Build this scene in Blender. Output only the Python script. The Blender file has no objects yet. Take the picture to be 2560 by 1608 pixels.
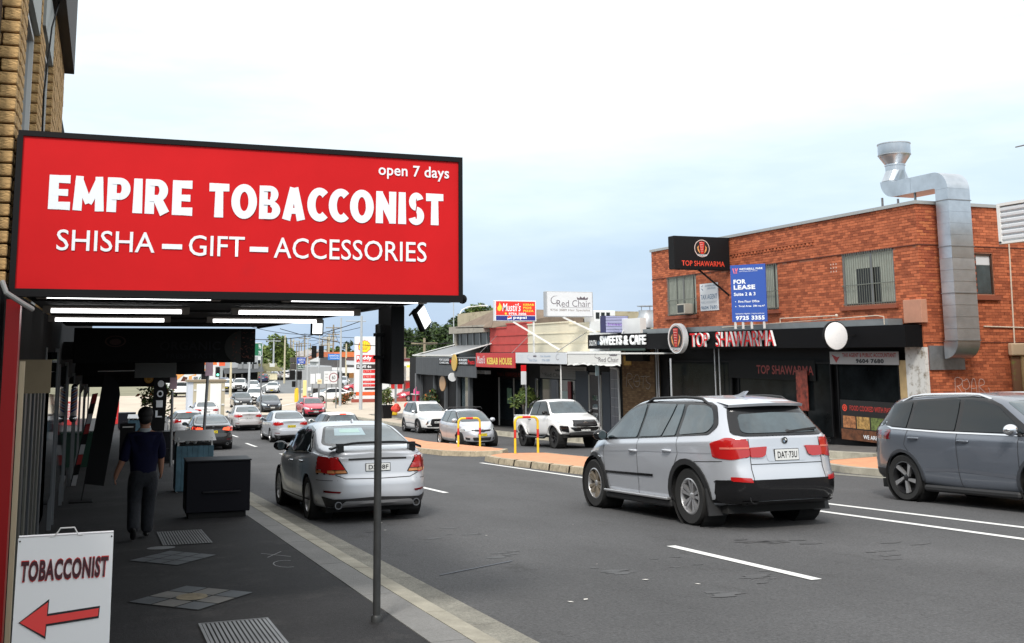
import bpy, bmesh, math, random
import numpy as np
from mathutils import Vector, Matrix
from mathutils.bvhtree import BVHTree
random.seed(7)
SC = bpy.context.scene
COL = SC.collection
# ------------------------------------------------------------------ camera
# camera stands at the origin; +Y runs level down the street, +X across it, Z up.  1 unit = 1 m
FPX, CX, CY = 2555.0, 1150.0, 525.0
def _cv(x, y):
    return Vector(((x-CX)/FPX, -(y-CY)/FPX, -1.0))
_dY = _cv(260, 883).normalized()
_dX = _cv(8600, 860); _dX = (_dX-_dX.dot(_dY)*_dY).normalized()
_dZ = _dX.cross(_dY)
RM = Matrix((_dX, _dY, _dZ))            # camera axes -> world axes
cam = bpy.data.cameras.new('camera'); camo = bpy.data.objects.new('camera', cam); COL.objects.link(camo)
camo.matrix_world = RM.to_4x4()
cam.sensor_width = 36; cam.lens = 36*FPX/2560
cam.shift_x = (1280-CX)/2560; cam.shift_y = (CY-804)/2560
cam.clip_start = .05; cam.clip_end = 4000
SC.camera = camo
SC.view_settings.view_transform = 'Standard'; SC.view_settings.look = 'None'
SC.view_settings.exposure = 0.45; SC.view_settings.gamma = 1.0
try: SC.view_settings.use_curve_mapping = False
except Exception: pass
SC.render.engine = 'CYCLES'
# ------------------------------------------------------------------ sky and sun (bright overcast)
SUN_EL, SUN_AZ = math.radians(46), math.radians(213)      # azimuth clockwise from +Y
world = bpy.data.worlds.new('World'); SC.world = world; world.use_nodes = True
wn, wl = world.node_tree.nodes, world.node_tree.links
wn.clear()
wo = wn.new('ShaderNodeOutputWorld'); bg1 = wn.new('ShaderNodeBackground'); bg2 = wn.new('ShaderNodeBackground'); mx = wn.new('ShaderNodeMixShader')
sky = wn.new('ShaderNodeTexSky'); sky.sky_type = 'NISHITA'; sky.sun_disc = False
sky.sun_elevation = SUN_EL; sky.sun_rotation = SUN_AZ; sky.air_density = 1.2; sky.dust_density = 2.0
bg1.inputs[1].default_value = .10
wl.new(sky.outputs[0], bg1.inputs[0])
tc = wn.new('ShaderNodeTexCoord'); sep = wn.new('ShaderNodeSeparateXYZ'); wl.new(tc.outputs['Generated'], sep.inputs[0])
cr = wn.new('ShaderNodeValToRGB'); wl.new(sep.outputs[2], cr.inputs[0])
e = cr.color_ramp.elements
e[0].position = 0.0; e[0].color = (.37, .47, .61, 1)
e[1].position = 1.0; e[1].color = (1.0, 1.0, 1.0, 1)
for p_, c_ in ((.035, (.39, .49, .62)), (.08, (.46, .56, .67)), (.13, (.57, .67, .75)), (.19, (.66, .74, .78)), (.27, (.77, .82, .84)), (.40, (.95, .97, .97))):
    q = e.new(p_); q.color = (*c_, 1)
mp = wn.new('ShaderNodeMapping'); mp.inputs['Scale'].default_value = (1, 1, 4.5); wl.new(tc.outputs['Generated'], mp.inputs[0])
nz = wn.new('ShaderNodeTexNoise'); nz.inputs['Scale'].default_value = 2.6; nz.inputs['Detail'].default_value = 6; nz.inputs['Roughness'].default_value = .55
wl.new(mp.outputs[0], nz.inputs['Vector'])
cr2 = wn.new('ShaderNodeValToRGB'); wl.new(nz.outputs[0], cr2.inputs[0])
e2 = cr2.color_ramp.elements; e2[0].position = .36; e2[0].color = (.87, .92, .97, 1); e2[1].position = .66; e2[1].color = (1.16, 1.13, 1.10, 1)
mul = wn.new('ShaderNodeMix'); mul.data_type = 'RGBA'; mul.blend_type = 'MULTIPLY'; mul.inputs[0].default_value = 1
wl.new(cr.outputs[0], mul.inputs[6]); wl.new(cr2.outputs[0], mul.inputs[7]); wl.new(mul.outputs[2], bg2.inputs[0])
bg2.inputs[1].default_value = 1.08
mx.inputs[0].default_value = .93
wl.new(bg1.outputs[0], mx.inputs[1]); wl.new(bg2.outputs[0], mx.inputs[2]); wl.new(mx.outputs[0], wo.inputs[0])
sun = bpy.data.lights.new('sun', 'SUN'); sun.energy = 2.0; sun.angle = math.radians(12); sun.color = (1, .95, .88)
suno = bpy.data.objects.new('sun', sun); COL.objects.link(suno)
sd = Vector((math.sin(SUN_AZ)*math.cos(SUN_EL), math.cos(SUN_AZ)*math.cos(SUN_EL), math.sin(SUN_EL)))
suno.rotation_euler = sd.to_track_quat('Z', 'Y').to_euler(); suno.location = (0, 0, 60)
# ------------------------------------------------------------------ measuring helpers (2560 px wide photograph -> metres)
def ray(x, y): return RM @ _cv(x, y)
def pX(x, y, X): r = ray(x, y); return r*(X/r.x)
def pY(x, y, Y): r = ray(x, y); return r*(Y/r.y)
TY = [-60, 0, 20, 40, 48, 60, 80, 110, 140, 200, 300, 420, 700, 1500]
TZ = [1.5, -1.67, -2.77, -3.85, -4.2, -4.6, -5.0, -5.3, -5.4, -4.95, -3.9, -2.9, -2.0, 2.0]
def zg(y): return float(np.interp(y, TY, TZ))
FP = .13                                     # kerb height
def zf(y): return zg(y)+FP
def slope(y): return math.atan((zg(y+.8)-zg(y-.8))/1.6)
# ------------------------------------------------------------------ materials
MATS = {}
def M(name, col=(.5, .5, .5), rough=.6, metal=0, var=0, vs=3.0, bump=0, bs=40, coat=0, emit=0, spec=.5, dirt=None, ds=1.2, dthr=.55, island=0, alpha=1, stretch=None, fleck=0):
    if name in MATS: return MATS[name]
    m = bpy.data.materials.new(name); m.use_nodes = True
    n, l = m.node_tree.nodes, m.node_tree.links
    b = n['Principled BSDF']
    b.inputs['Base Color'].default_value = (*col, 1); b.inputs['Roughness'].default_value = rough
    b.inputs['Metallic'].default_value = metal; b.inputs['Specular IOR Level'].default_value = spec
    b.inputs['Coat Weight'].default_value = coat; b.inputs['Coat Roughness'].default_value = .04
    if alpha < 1: b.inputs['Alpha'].default_value = alpha
    if emit: b.inputs['Emission Color'].default_value = (*col, 1); b.inputs['Emission Strength'].default_value = emit
    src = None
    tcn = n.new('ShaderNodeTexCoord')
    vec = tcn.outputs['Object']
    if stretch:
        mpn = n.new('ShaderNodeMapping'); mpn.inputs['Scale'].default_value = stretch; l.new(vec, mpn.inputs[0]); vec = mpn.outputs[0]
    def mixc(fac, a, bcol, blend='MIX'):
        x = n.new('ShaderNodeMix'); x.data_type = 'RGBA'; x.blend_type = blend
        if hasattr(fac, 'links'): l.new(fac, x.inputs[0])
        else: x.inputs[0].default_value = fac
        if hasattr(a, 'links'): l.new(a, x.inputs[6])
        else: x.inputs[6].default_value = (*a, 1)
        if hasattr(bcol, 'links'): l.new(bcol, x.inputs[7])
        else: x.inputs[7].default_value = (*bcol, 1)
        return x.outputs[2]
    cur = col
    if var:
        t = n.new('ShaderNodeTexNoise'); t.inputs['Scale'].default_value = vs; t.inputs['Detail'].default_value = 6; t.inputs['Roughness'].default_value = .62
        l.new(vec, t.inputs['Vector'])
        r = n.new('ShaderNodeValToRGB'); l.new(t.outputs[0], r.inputs[0])
        r.color_ramp.elements[0].position = .3; r.color_ramp.elements[1].position = .7
        lo, hi = 1-var, 1+var
        r.color_ramp.elements[0].color = (lo, lo, lo, 1); r.color_ramp.elements[1].color = (hi, hi, hi, 1)
        cur = mixc(1, cur, r.outputs[0], 'MULTIPLY')
    if island:
        g = n.new('ShaderNodeNewGeometry'); r = n.new('ShaderNodeValToRGB'); l.new(g.outputs['Random Per Island'], r.inputs[0])
        r.color_ramp.elements[0].color = (1-island, 1-island*1.15, 1-island*1.2, 1); r.color_ramp.elements[1].color = (1+island, 1+island*1.25, 1+island*1.3, 1)
        cur = mixc(1, cur, r.outputs[0], 'MULTIPLY')
    if dirt:
        t = n.new('ShaderNodeTexNoise'); t.inputs['Scale'].default_value = ds; t.inputs['Detail'].default_value = 8; t.inputs['Roughness'].default_value = .7
        l.new(vec, t.inputs['Vector'])
        r = n.new('ShaderNodeValToRGB'); l.new(t.outputs[0], r.inputs[0])
        r.color_ramp.elements[0].position = dthr; r.color_ramp.elements[1].position = min(1, dthr+.16)
        cur = mixc(r.outputs[0], cur, dirt)
    if fleck:
        t = n.new('ShaderNodeTexNoise'); t.inputs['Scale'].default_value = 38; t.inputs['Detail'].default_value = 9; t.inputs['Roughness'].default_value = .85
        l.new(tcn.outputs['Object'], t.inputs['Vector'])
        r = n.new('ShaderNodeValToRGB'); l.new(t.outputs[0], r.inputs[0])
        r.color_ramp.elements[0].position = .38; r.color_ramp.elements[1].position = .62
        r.color_ramp.elements[0].color = (1-fleck,)*3+(1,); r.color_ramp.elements[1].color = (1+fleck,)*3+(1,)
        cur = mixc(1, cur, r.outputs[0], 'MULTIPLY')
    if hasattr(cur, 'links'):
        l.new(cur, b.inputs['Base Color'])
        if emit: l.new(cur, b.inputs['Emission Color'])
    if bump:
        t = n.new('ShaderNodeTexNoise'); t.inputs['Scale'].default_value = bs; t.inputs['Detail'].default_value = 5
        l.new(vec, t.inputs['Vector'])
        bp = n.new('ShaderNodeBump'); bp.inputs['Strength'].default_value = bump; bp.inputs['Distance'].default_value = .02
        l.new(t.outputs[0], bp.inputs['Height']); l.new(bp.outputs[0], b.inputs['Normal'])
    MATS[name] = m
    return m
# ------------------------------------------------------------------ objects
def link(name, me, parent=None, loc=None):
    o = bpy.data.objects.new(name, me); COL.objects.link(o)
    if parent: o.parent = parent
    if loc is not None: o.location = loc
    return o
def thing(name, label, cat, group=None, loc=(0, 0, 0), rz=0):
    o = bpy.data.objects.new(name, None); COL.objects.link(o); o.empty_display_size = .3
    o.location = loc; o.rotation_euler = (0, 0, rz)
    return tag(o, label, cat, group)
def tag(o, label, cat, group=None):
    o['label'] = label; o['category'] = cat
    if group: o['group'] = group
    return o
class MB:
    def __init__(s): s.v = []; s.f = []; s.mi = []; s.cur = 0
    def add(s, vs, fs):
        k = len(s.v); s.v += [tuple(p) for p in vs]; s.f += [tuple(i+k for i in f) for f in fs]; s.mi += [s.cur]*len(fs); return s
    def box(s, x0, x1, y0, y1, z0, z1):
        if x0 > x1: x0, x1 = x1, x0
        if y0 > y1: y0, y1 = y1, y0
        if z0 > z1: z0, z1 = z1, z0
        return s.add([(x0, y0, z0), (x1, y0, z0), (x1, y1, z0), (x0, y1, z0), (x0, y0, z1), (x1, y0, z1), (x1, y1, z1), (x0, y1, z1)],
              [(0, 3, 2, 1), (4, 5, 6, 7), (0, 1, 5, 4), (1, 2, 6, 5), (2, 3, 7, 6), (3, 0, 4, 7)])
    def cbox(s, x0, x1, y0, y1, z0, z1, c=.01):        # box with chamfered edges
        if x0 > x1: x0, x1 = x1, x0
        if y0 > y1: y0, y1 = y1, y0
        if z0 > z1: z0, z1 = z1, z0
        vs = []; fs = []
        X = (x0, x1); Y = (y0, y1); Z = (z0, z1)
        idx = {}
        for i in (0, 1):
            for j in (0, 1):
                for k in (0, 1):
                    sx, sy, sz = 1-2*i, 1-2*j, 1-2*k
                    for a in range(3):
                        p = [X[i]+sx*c, Y[j]+sy*c, Z[k]+sz*c]
                        p[a] = (X[i], Y[j], Z[k])[a]
                        idx[(i, j, k, a)] = len(vs); vs.append(tuple(p))
        for a in range(3):
            b, d = [q for q in range(3) if q != a]
            for sde in (0, 1):
                q = []
                for (u, v) in ((0, 0), (1, 0), (1, 1), (0, 1)):
                    t = [0, 0, 0]; t[a] = sde; t[b] = u; t[d] = v
                    q.append(idx[(*t, a)])
                fs.append(tuple(q))
        for a in range(3):                       # edge faces along axis a
            b, d = [q for q in range(3) if q != a]
            for u in (0, 1):
                for v in (0, 1):
                    t0 = [0, 0, 0]; t1 = [0, 0, 0]
                    t0[a] = 0; t1[a] = 1; t0[b] = t1[b] = u; t0[d] = t1[d] = v
                    fs.append((idx[(*t0, b)], idx[(*t1, b)], idx[(*t1, d)], idx[(*t0, d)]))
        for i in (0, 1):
            for j in (0, 1):
                for k in (0, 1): fs.append(tuple(idx[(i, j, k, a)] for a in range(3)))
        return s.add(vs, fs)
    def quad(s, a, b, c, d): return s.add([a, b, c, d], [(0, 1, 2, 3)])
    def tube(s, pts, r, n=10, cap=True):
        pts = [Vector(p) for p in pts]; rr = r if isinstance(r, (list, tuple)) else [r]*len(pts)
        vs = []; up = None
        for i, p in enumerate(pts):
            d = (pts[min(i+1, len(pts)-1)]-pts[max(i-1, 0)]).normalized()
            if up is None:
                up = Vector((0, 0, 1)) if abs(d.z) < .9 else Vector((1, 0, 0))
            a = d.cross(up).normalized(); b = a.cross(d).normalized(); up = b
            for k in range(n):
                t = 2*math.pi*k/n; vs.append(p+(a*math.cos(t)+b*math.sin(t))*rr[i])
        fs = []
        for i in range(len(pts)-1):
            for k in range(n): fs.append((i*n+k, i*n+(k+1) % n, (i+1)*n+(k+1) % n, (i+1)*n+k))
        if cap: fs += [tuple(range(n-1, -1, -1)), tuple((len(pts)-1)*n+k for k in range(n))]
        return s.add(vs, fs)
    def bar(s, a, b, w, t, up=(0, 0, 1)):        # rectangular bar from a to b, w across, t along up
        a, b = Vector(a), Vector(b); d = (b-a).normalized(); up = Vector(up)
        sx = d.cross(up)
        if sx.length < 1e-4: sx = d.cross(Vector((1, 0, 0)))
        sx.normalize(); u = sx.cross(d)
        vs = []
        for p in (a, b):
            for (i, j) in ((-1, -1), (1, -1), (1, 1), (-1, 1)): vs.append(p+sx*i*w/2+u*j*t/2)
        return s.add(vs, [(0, 3, 2, 1), (4, 5, 6, 7), (0, 1, 5, 4), (1, 2, 6, 5), (2, 3, 7, 6), (3, 0, 4, 7)])
    def lathe(s, prof, c=(0, 0, 0), axis='z', n=24, arc=(0, 2*math.pi)):     # prof: list of (r, h)
        c = Vector(c); vs = []; full = abs(arc[1]-arc[0]-2*math.pi) < 1e-6; m = n if full else n+1
        for (r, h) in prof:
            for k in range(m):
                t = arc[0]+(arc[1]-arc[0])*k/n; a, b = r*math.cos(t), r*math.sin(t)
                vs.append(c+(Vector((a, b, h)) if axis == 'z' else Vector((h, a, b)) if axis == 'x' else Vector((a, h, b))))
        fs = []
        for i in range(len(prof)-1):
            for k in range(n):
                k2 = (k+1) % m
                fs.append((i*m+k, i*m+k2, (i+1)*m+k2, (i+1)*m+k))
        return s.add(vs, fs)
    def prism(s, poly, a0, a1, axis='x'):        # polygon in the two other axes, extruded from a0 to a1
        n = len(poly); vs = []
        for a in (a0, a1):
            for (u, v) in poly: vs.append((a, u, v) if axis == 'x' else (u, a, v) if axis == 'y' else (u, v, a))
        return s.add(vs, [tuple(range(n)), tuple(range(2*n-1, n-1, -1))]+[(i, (i+1) % n, n+(i+1) % n, n+i) for i in range(n)])
    def ball(s, c, r, n=12, m=8):
        r = r if isinstance(r, (tuple, list)) else (r, r, r); vs = []; fs = []
        for i in range(m+1):
            ph = math.pi*i/m
            for k in range(n):
                t = 2*math.pi*k/n; vs.append((c[0]+r[0]*math.sin(ph)*math.cos(t), c[1]+r[1]*math.sin(ph)*math.sin(t), c[2]+r[2]*math.cos(ph)))
        for i in range(m):
            for k in range(n): fs.append((i*n+k, (i+1)*n+k, (i+1)*n+(k+1) % n, i*n+(k+1) % n))
        return s.add(vs, fs)
    def build(s, name, mats, parent=None, smooth=False, fix=True, ang=None):
        me = bpy.data.meshes.new(name); me.from_pydata(s.v, [], s.f)
        if not isinstance(mats, (list, tuple)): mats = [mats]
        for m in mats: me.materials.append(m)
        if len(mats) > 1: me.polygons.foreach_set('material_index', s.mi)
        if fix:
            bm = bmesh.new(); bm.from_mesh(me); bmesh.ops.remove_doubles(bm, verts=bm.verts, dist=1e-5) if smooth else None
            bmesh.ops.recalc_face_normals(bm, faces=bm.faces); bm.to_mesh(me); bm.free()
        if smooth:
            me.shade_smooth()
            me.set_sharp_from_angle(angle=math.radians(ang or 40))
        me.update()
        return link(name, me, parent)
def copy_thing(o, loc, rot=None, label=None, cat=None, group=None):
    c = o.copy(); COL.objects.link(c); c.location = loc
    if rot is not None: c.rotation_euler = rot
    if label: c['label'] = label
    if cat: c['category'] = cat
    if group: c['group'] = group
    def rec(src, dst):
        for ch in src.children:
            k = ch.copy(); COL.objects.link(k); k.parent = dst; rec(ch, k)
    rec(o, c)
    return c
# ------------------------------------------------------------------ flat print: text and shapes on a plane  (plane = origin, right vector, up vector)
PENDING = []
class Plane:
    def __init__(s, o, r, u):
        s.o, s.r, s.u = Vector(o), Vector(r), Vector(u); s.n = s.r.cross(s.u).normalized()
        s.W, s.H = s.r.length, s.u.length
    def at(s, a, b, h=0): return s.o+s.r*a+s.u*b+s.n*h       # a, b in 0..1
def planeY(x0, x1, y, z0, z1): return Plane((x0, y, z0), (x1-x0, 0, 0), (0, 0, z1-z0))         # faces -Y
def planeX(x, y0, y1, z0, z1): return Plane((x, y0, z0), (0, y1-y0, 0), (0, 0, z1-z0))         # y0>y1: faces -X ; y0<y1: faces +X
def text(parent, pl, s, a0, b0, a1, b1, mat, lift=.006, depth=.002, bold=0, shear=0, name='lettering', keep=False):
    c = bpy.data.curves.new(name, 'FONT'); c.body = s; c.offset = bold; c.shear = shear; c.resolution_u = 3; c.space_character = 1+bold*2.2
    o = bpy.data.objects.new(name, c); COL.objects.link(o)
    PENDING.append((o, parent, pl, a0, b0, a1, b1, mat, lift, depth, name, keep))
def flush_text():
    dg = bpy.context.evaluated_depsgraph_get()
    for (o, parent, pl, a0, b0, a1, b1, mat, lift, depth, name, keep) in PENDING:
        me = bpy.data.meshes.new_from_object(o.evaluated_get(dg))
        n = len(me.vertices)
        if n:
            co = np.empty(n*3); me.vertices.foreach_get('co', co); co = co.reshape(-1, 3)
            mn, mxx = co.min(0), co.max(0); w, h = mxx[0]-mn[0], mxx[1]-mn[1]
            u = (co[:, 0]-mn[0])/max(w, 1e-6); v = (co[:, 1]-mn[1])/max(h, 1e-6)
            U = a0+u*(a1-a0); V = b0+v*(b1-b0)
            O, R_, U_, N_ = (np.array(t) for t in (pl.o, pl.r, pl.u, pl.n))
            P = O+np.outer(U, R_)+np.outer(V, U_)+N_*lift
            me.vertices.foreach_set('co', P.ravel())
            bm = bmesh.new(); bm.from_mesh(me); bmesh.ops.remove_doubles(bm, verts=bm.verts, dist=1e-6)
            if depth > .0025:
                g = bmesh.ops.extrude_face_region(bm, geom=bm.faces[:]); vv = [x for x in g['geom'] if isinstance(x, bmesh.types.BMVert)]
                bmesh.ops.translate(bm, verts=vv, vec=pl.n*depth)
                bmesh.ops.recalc_face_normals(bm, faces=bm.faces)
            bm.to_mesh(me); bm.free()
            me.materials.clear(); me.materials.append(mat[0] if isinstance(mat, tuple) else mat)
            if isinstance(mat, tuple):
                me.materials.append(mat[1])
                for p in me.polygons: p.material_index = 0 if abs(p.normal.dot(pl.n)) > .7 else 1
            if not isinstance(mat, tuple):
                for p in me.polygons: p.material_index = 0
            k = bpy.data.objects.new(name, me); COL.objects.link(k)
            k.parent = parent
        bpy.data.objects.remove(o)
    PENDING.clear()
NOSPLIT = ('lettering', 'lettering_outline', 'badge_letters', 'badge', 'trunk', 'crown', 'body', 'rim', 'spokes', 'pattern')
def split_loose(o, maxn=14):            # pieces of one mesh that do not touch become objects of their own
    if o.type != 'MESH' or o.get('kind') or o.name.split('.')[0] in NOSPLIT or o.data.users > 1: return
    me = o.data; n = len(me.vertices)
    if n > 4000 or n == 0: return
    par = list(range(n))
    def fd(a):
        while par[a] != a: par[a] = par[par[a]]; a = par[a]
        return a
    for e_ in me.edges:
        a, b = fd(e_.vertices[0]), fd(e_.vertices[1])
        if a != b: par[a] = b
    g = {}
    for i in range(n): g.setdefault(fd(i), []).append(i)
    if len(g) < 2 or len(g) > 200: return
    bb = []
    for k, vs in g.items():
        P = [me.vertices[i].co for i in vs]; bb.append([[min(p[d] for p in P)-.012 for d in range(3)], [max(p[d] for p in P)+.012 for d in range(3)], vs])
    cl = list(range(len(bb)))
    def fc(a):
        while cl[a] != a: a = cl[a]
        return a
    for i in range(len(bb)):
        for j in range(i):
            if all(bb[i][0][d] <= bb[j][1][d] and bb[j][0][d] <= bb[i][1][d] for d in range(3)): cl[fc(i)] = fc(j)
    H = {}
    for i in range(len(bb)): H.setdefault(fc(i), set()).update(bb[i][2])
    if len(H) < 2 or len(H) > maxn: return
    sets = list(H.values()); base = me.copy()
    for q, st in enumerate(sets):
        m2 = me if q == 0 else base.copy(); bm = bmesh.new(); bm.from_mesh(base); bm.verts.ensure_lookup_table()
        bmesh.ops.delete(bm, geom=[v for i, v in enumerate(bm.verts) if i not in st], context='VERTS'); bm.to_mesh(m2); bm.free()
        if q:
            c = bpy.data.objects.new(o.name.split('.')[0], m2); COL.objects.link(c); c.parent = o.parent; c.matrix_local = o.matrix_local.copy()
    bpy.data.meshes.remove(base)
def poly(mb, pl, pts, lift=.006): mb.add([pl.at(a, b, lift) for a, b in pts], [tuple(range(len(pts)))])
def disc(mb, pl, ca, cb, r, lift=.006, n=28, ry=None, a0=0, a1=2*math.pi, r2=0):
    """r in metres"""
    ry = ry or r; P = []
    for k in range(n+1 if a1-a0 < 6.28 else n):
        t = a0+(a1-a0)*k/n; P.append((ca+r*math.cos(t)/pl.W, cb+ry*math.sin(t)/pl.H))
    if r2:
        f = r2/r; Q = [(ca+(a-ca)*f, cb+(b-cb)*f) for a, b in P]; m = len(P)
        closed = a1-a0 >= 6.28
        mb.add([pl.at(a, b, lift) for a, b in P+Q], [(i, (i+1) % m, m+(i+1) % m, m+i) for i in range(m if closed else m-1)])
    else: poly(mb, pl, P, lift)
# ------------------------------------------------------------------ car materials
def paint(name, col, metal=.0, rough=.35): return M(name, col, rough, metal, coat=.8)
SILVER = paint('silver_paint', (.60, .62, .66), .32, .34)
SILVER2 = paint('pale_silver_paint', (.54, .565, .61), .38, .28)
BRONZE = paint('warm_silver_paint', (.55, .53, .53), .35, .34)
WHITE = paint('white_paint', (.87, .87, .86)); BLACKP = paint('black_paint', (.012, .012, .014), 0, .2)
GREYP = paint('blue_grey_paint', (.15, .168, .20), .4, .30); REDP = paint('red_paint', (.55, .04, .07))
BLUEP = paint('blue_paint', (.06, .10, .28), .3); DARKP = paint('dark_grey_paint', (.05, .06, .08), .4); SKYP = paint('pale_blue_paint', (.30, .40, .52), .4)
DKBLUE = paint('navy_paint', (.02, .03, .09), .3)
GLASS = M('tinted_glass', (.014, .019, .022), .04, spec=.38, coat=.0)
GLASSL = M('clear_tinted_glass', (.050, .072, .082), .03, spec=.85, coat=.2, var=.5, vs=1.6)
PLASTIC = M('black_plastic', (.018, .018, .019), .55, bump=.1, bs=300); GLOSSB = M('gloss_black', (.008, .008, .009), .12)
RUBBER = M('tyre_rubber', (.018, .018, .018), .85); ALLOY = M('alloy', (.55, .55, .56), .32, .75); ALLOYB = M('bronze_alloy', (.42, .36, .28), .4, .7)
DARKALLOY = M('black_alloy', (.02, .02, .022), .35, .3); CHROME = M('chrome', (.75, .76, .78), .12, 1); LENS = M('red_lens', (.42, .012, .012), .12, coat=.8)
LENSD = M('dark_red_lens', (.16, .008, .012), .12, coat=.8); LENSO = M('lit_brake_lens', (.95, .10, .04), .2, emit=1.1); LAMP = M('headlamp_glass', (.62, .66, .68), .1, .3, coat=.9)
AMBER = M('amber_lens', (.6, .25, .1), .2); PLATEW = M('white_plate', (.68, .69, .68), .4); PLATEY = M('yellow_plate', (.75, .60, .03), .4); INK = M('black_ink', (.01, .01, .012), .5)
UNDER = M('underbody', (.01, .01, .01), .9)
SEAM = M('panel_gap', (.03, .03, .032), .7)
def interp(pts, x):
    xs = [p[0] for p in pts]; ys = [p[1] for p in pts]; return float(np.interp(x, xs, ys))
def smooth_interp(pts, x, w=.10):
    return (interp(pts, x-w)+2*interp(pts, x-w*.5)+3*interp(pts, x)+2*interp(pts, x+w*.5)+interp(pts, x+w))/9
def catmull(P, k):
    out = []
    n = len(P)
    for i in range(n-1):
        p0, p1, p2, p3 = P[max(i-1, 0)], P[i], P[i+1], P[min(i+2, n-1)]
        for j in range(k):
            t = j/k
            out.append(tuple(.5*((2*p1[d])+(-p0[d]+p2[d])*t+(2*p0[d]-5*p1[d]+4*p2[d]-p3[d])*t*t+(-p0[d]+3*p1[d]-3*p2[d]+p3[d])*t**3) for d in range(2)))
    out.append(P[-1]); return out
class Car:
    """body skin lofted from side profiles; every pane, lamp and trim piece is draped onto that skin"""
    def __init__(s, name, spec):
        s.sp = spec; s.name = name
        s.root = bpy.data.objects.new(name, None); COL.objects.link(s.root); s.root.empty_display_size = .5
        s.skin()
    def skin(s):
        sp = s.sp; W = sp['W']/2; yF, yR = sp['yF'], sp['yR']
        pf, pr = sp.get('pf', 5.0), sp.get('pr', 7.0)
        ends = [0, .22, .42, .6, .74, .84, .91, .955, .98]
        st = []      # (y0, width factor)
        L = yF-yR; ym = (yF+yR)/2
        for w in ends: st.append((-(1-w**pr)**(1/pr), w))
        s0 = st[-1][0]; s1 = (1-.98**pf)**(1/pf)
        nmid = int(L/.058)
        for k in range(1, nmid):
            sg = s0+(s1-s0)*k/nmid; p = pr if sg < 0 else pf
            st.append((sg, (1-abs(sg)**p)**(1/p)))
        for w in reversed(ends): st.append(((1-w**pf)**(1/pf), w))
        rings = []
        for (sg, wf) in st:
            y0 = ym+sg*L/2
            t = smooth_interp(sp['top'], y0, .09); b = smooth_interp(sp['belt'], y0, .12); b = min(b, t-.015)
            zb = interp(sp['bot'], y0)
            ws = W*wf*(1-.035*abs(sg)**2.2)
            h = t-b; tum = sp.get('tum', .40)
            sh = sp.get('shoulder', .035)
            wb = ws-sh*wf
            wt = max(wb-tum*h, wb*.3)
            rr = min(.10, .55*h+.004)
            mid = b*.62+zb*.38
            P = [(0, zb), (.55*ws, zb), (.86*ws, zb+.004), (.955*ws, zb+.06), (.985*ws, zb+.20), (ws, mid), (.997*ws, b-.16), (.985*ws, b-.06), (wb, b)]
            P += [(wb+(wt-wb)*.33, b+(h-rr)*.33), (wb+(wt-wb)*.66, b+(h-rr)*.66), (wt+.01*wf, t-rr), (wt-.055*min(1, h/.2)*wf-.02*wf, t-rr*.36), (wt*.72, t-rr*.10), (wt*.36, t), (0, t+.006*wf)]
            if h < .08:      # bonnet / boot: keep the top nearly flat with a soft crown
                P[13] = (wb*.80, t-.012); P[12] = (wb*.92, t-.03*wf if t-.03*wf > b else b+.6*h); P[14] = (wb*.42, t+.0)
            C = catmull(P, 3)
            ring = []
            for (a, z) in C:
                a = max(a, 0)
                # end-face shaping
                wR = max(0.0, 1-(y0-yR)/(.36*L))**1.6; wF = max(0.0, 1-(yF-y0)/(.30*L))**1.6
                y = y0+wR*interp(sp['rear'], z)-wF*interp(sp['front'], z)
                ring.append((a, y, z))
            rings.append(ring)
        n = len(rings[0]); vs = []; fs = []
        for r in rings:
            vs += [(a, y, z) for a, y, z in r]; vs += [(-a, y, z) for a, y, z in r]
        def id_(i, j, side): return i*2*n+j+(n if side else 0)
        for i in range(len(rings)-1):
            for j in range(n-1):
                fs.append((id_(i, j, 0), id_(i+1, j, 0), id_(i+1, j+1, 0), id_(i, j+1, 0)))
                fs.append((id_(i, j, 1), id_(i, j+1, 1), id_(i+1, j+1, 1), id_(i+1, j, 1)))
        bm = bmesh.new()
        V = [bm.verts.new(v) for v in vs]
        for f in fs:
            try: bm.faces.new([V[i] for i in f])
            except ValueError: pass
        bmesh.ops.remove_doubles(bm, verts=bm.verts, dist=1e-4)
        bmesh.ops.dissolve_degenerate(bm, edges=bm.edges, dist=1e-5)
        bmesh.ops.recalc_face_normals(bm, faces=bm.faces)
        s.bvh = BVHTree.FromBMesh(bm)
        # wheel arches
        R = sp['arch']; wr = sp['wheelR']
        ax = (sp['wb']/2, -sp['wb']/2)
        kill = []
        for f in bm.faces:
            c = f.calc_center_median()
            if abs(c.x) < W*.55: continue
            for ay in ax:
                if math.hypot(c.y-ay, c.z-wr) < R: kill.append(f); break
        bmesh.ops.delete(bm, geom=kill, context='FACES')
        for v in bm.verts:
            if any(len(e.link_faces) == 1 for e in v.link_edges) and abs(v.co.x) > W*.5:
                for ay in ax:
                    d = math.hypot(v.co.y-ay, v.co.z-wr)
                    if R*.75 < d < R*1.30 and d > 0:
                        k = R/d
                        if v.co.z > interp(sp['bot'], v.co.y)+.03:
                            v.co.y = ay+(v.co.y-ay)*k; v.co.z = wr+(v.co.z-wr)*k
        # smooth low parts into a separate trim object
        lowz = sp.get('low')
        def emit(faces, name, mat):
            b2 = bmesh.new(); mp_ = {}
            for f in faces:
                vv = []
                for v in f.verts:
                    if v not in mp_: mp_[v] = b2.verts.new(v.co)
                    vv.append(mp_[v])
                b2.faces.new(vv)
            me = bpy.data.meshes.new(name); b2.to_mesh(me); b2.free()
            me.materials.append(mat); me.shade_smooth(); me.set_sharp_from_angle(angle=math.radians(50)); return link(name, me, s.root)
        low = [f for f in bm.faces if lowz and f.calc_center_median().z < lowz]
        ls = set(low); rest = [f for f in bm.faces if f not in ls]
        s.body = emit(rest, 'body', sp['paint'])
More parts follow.
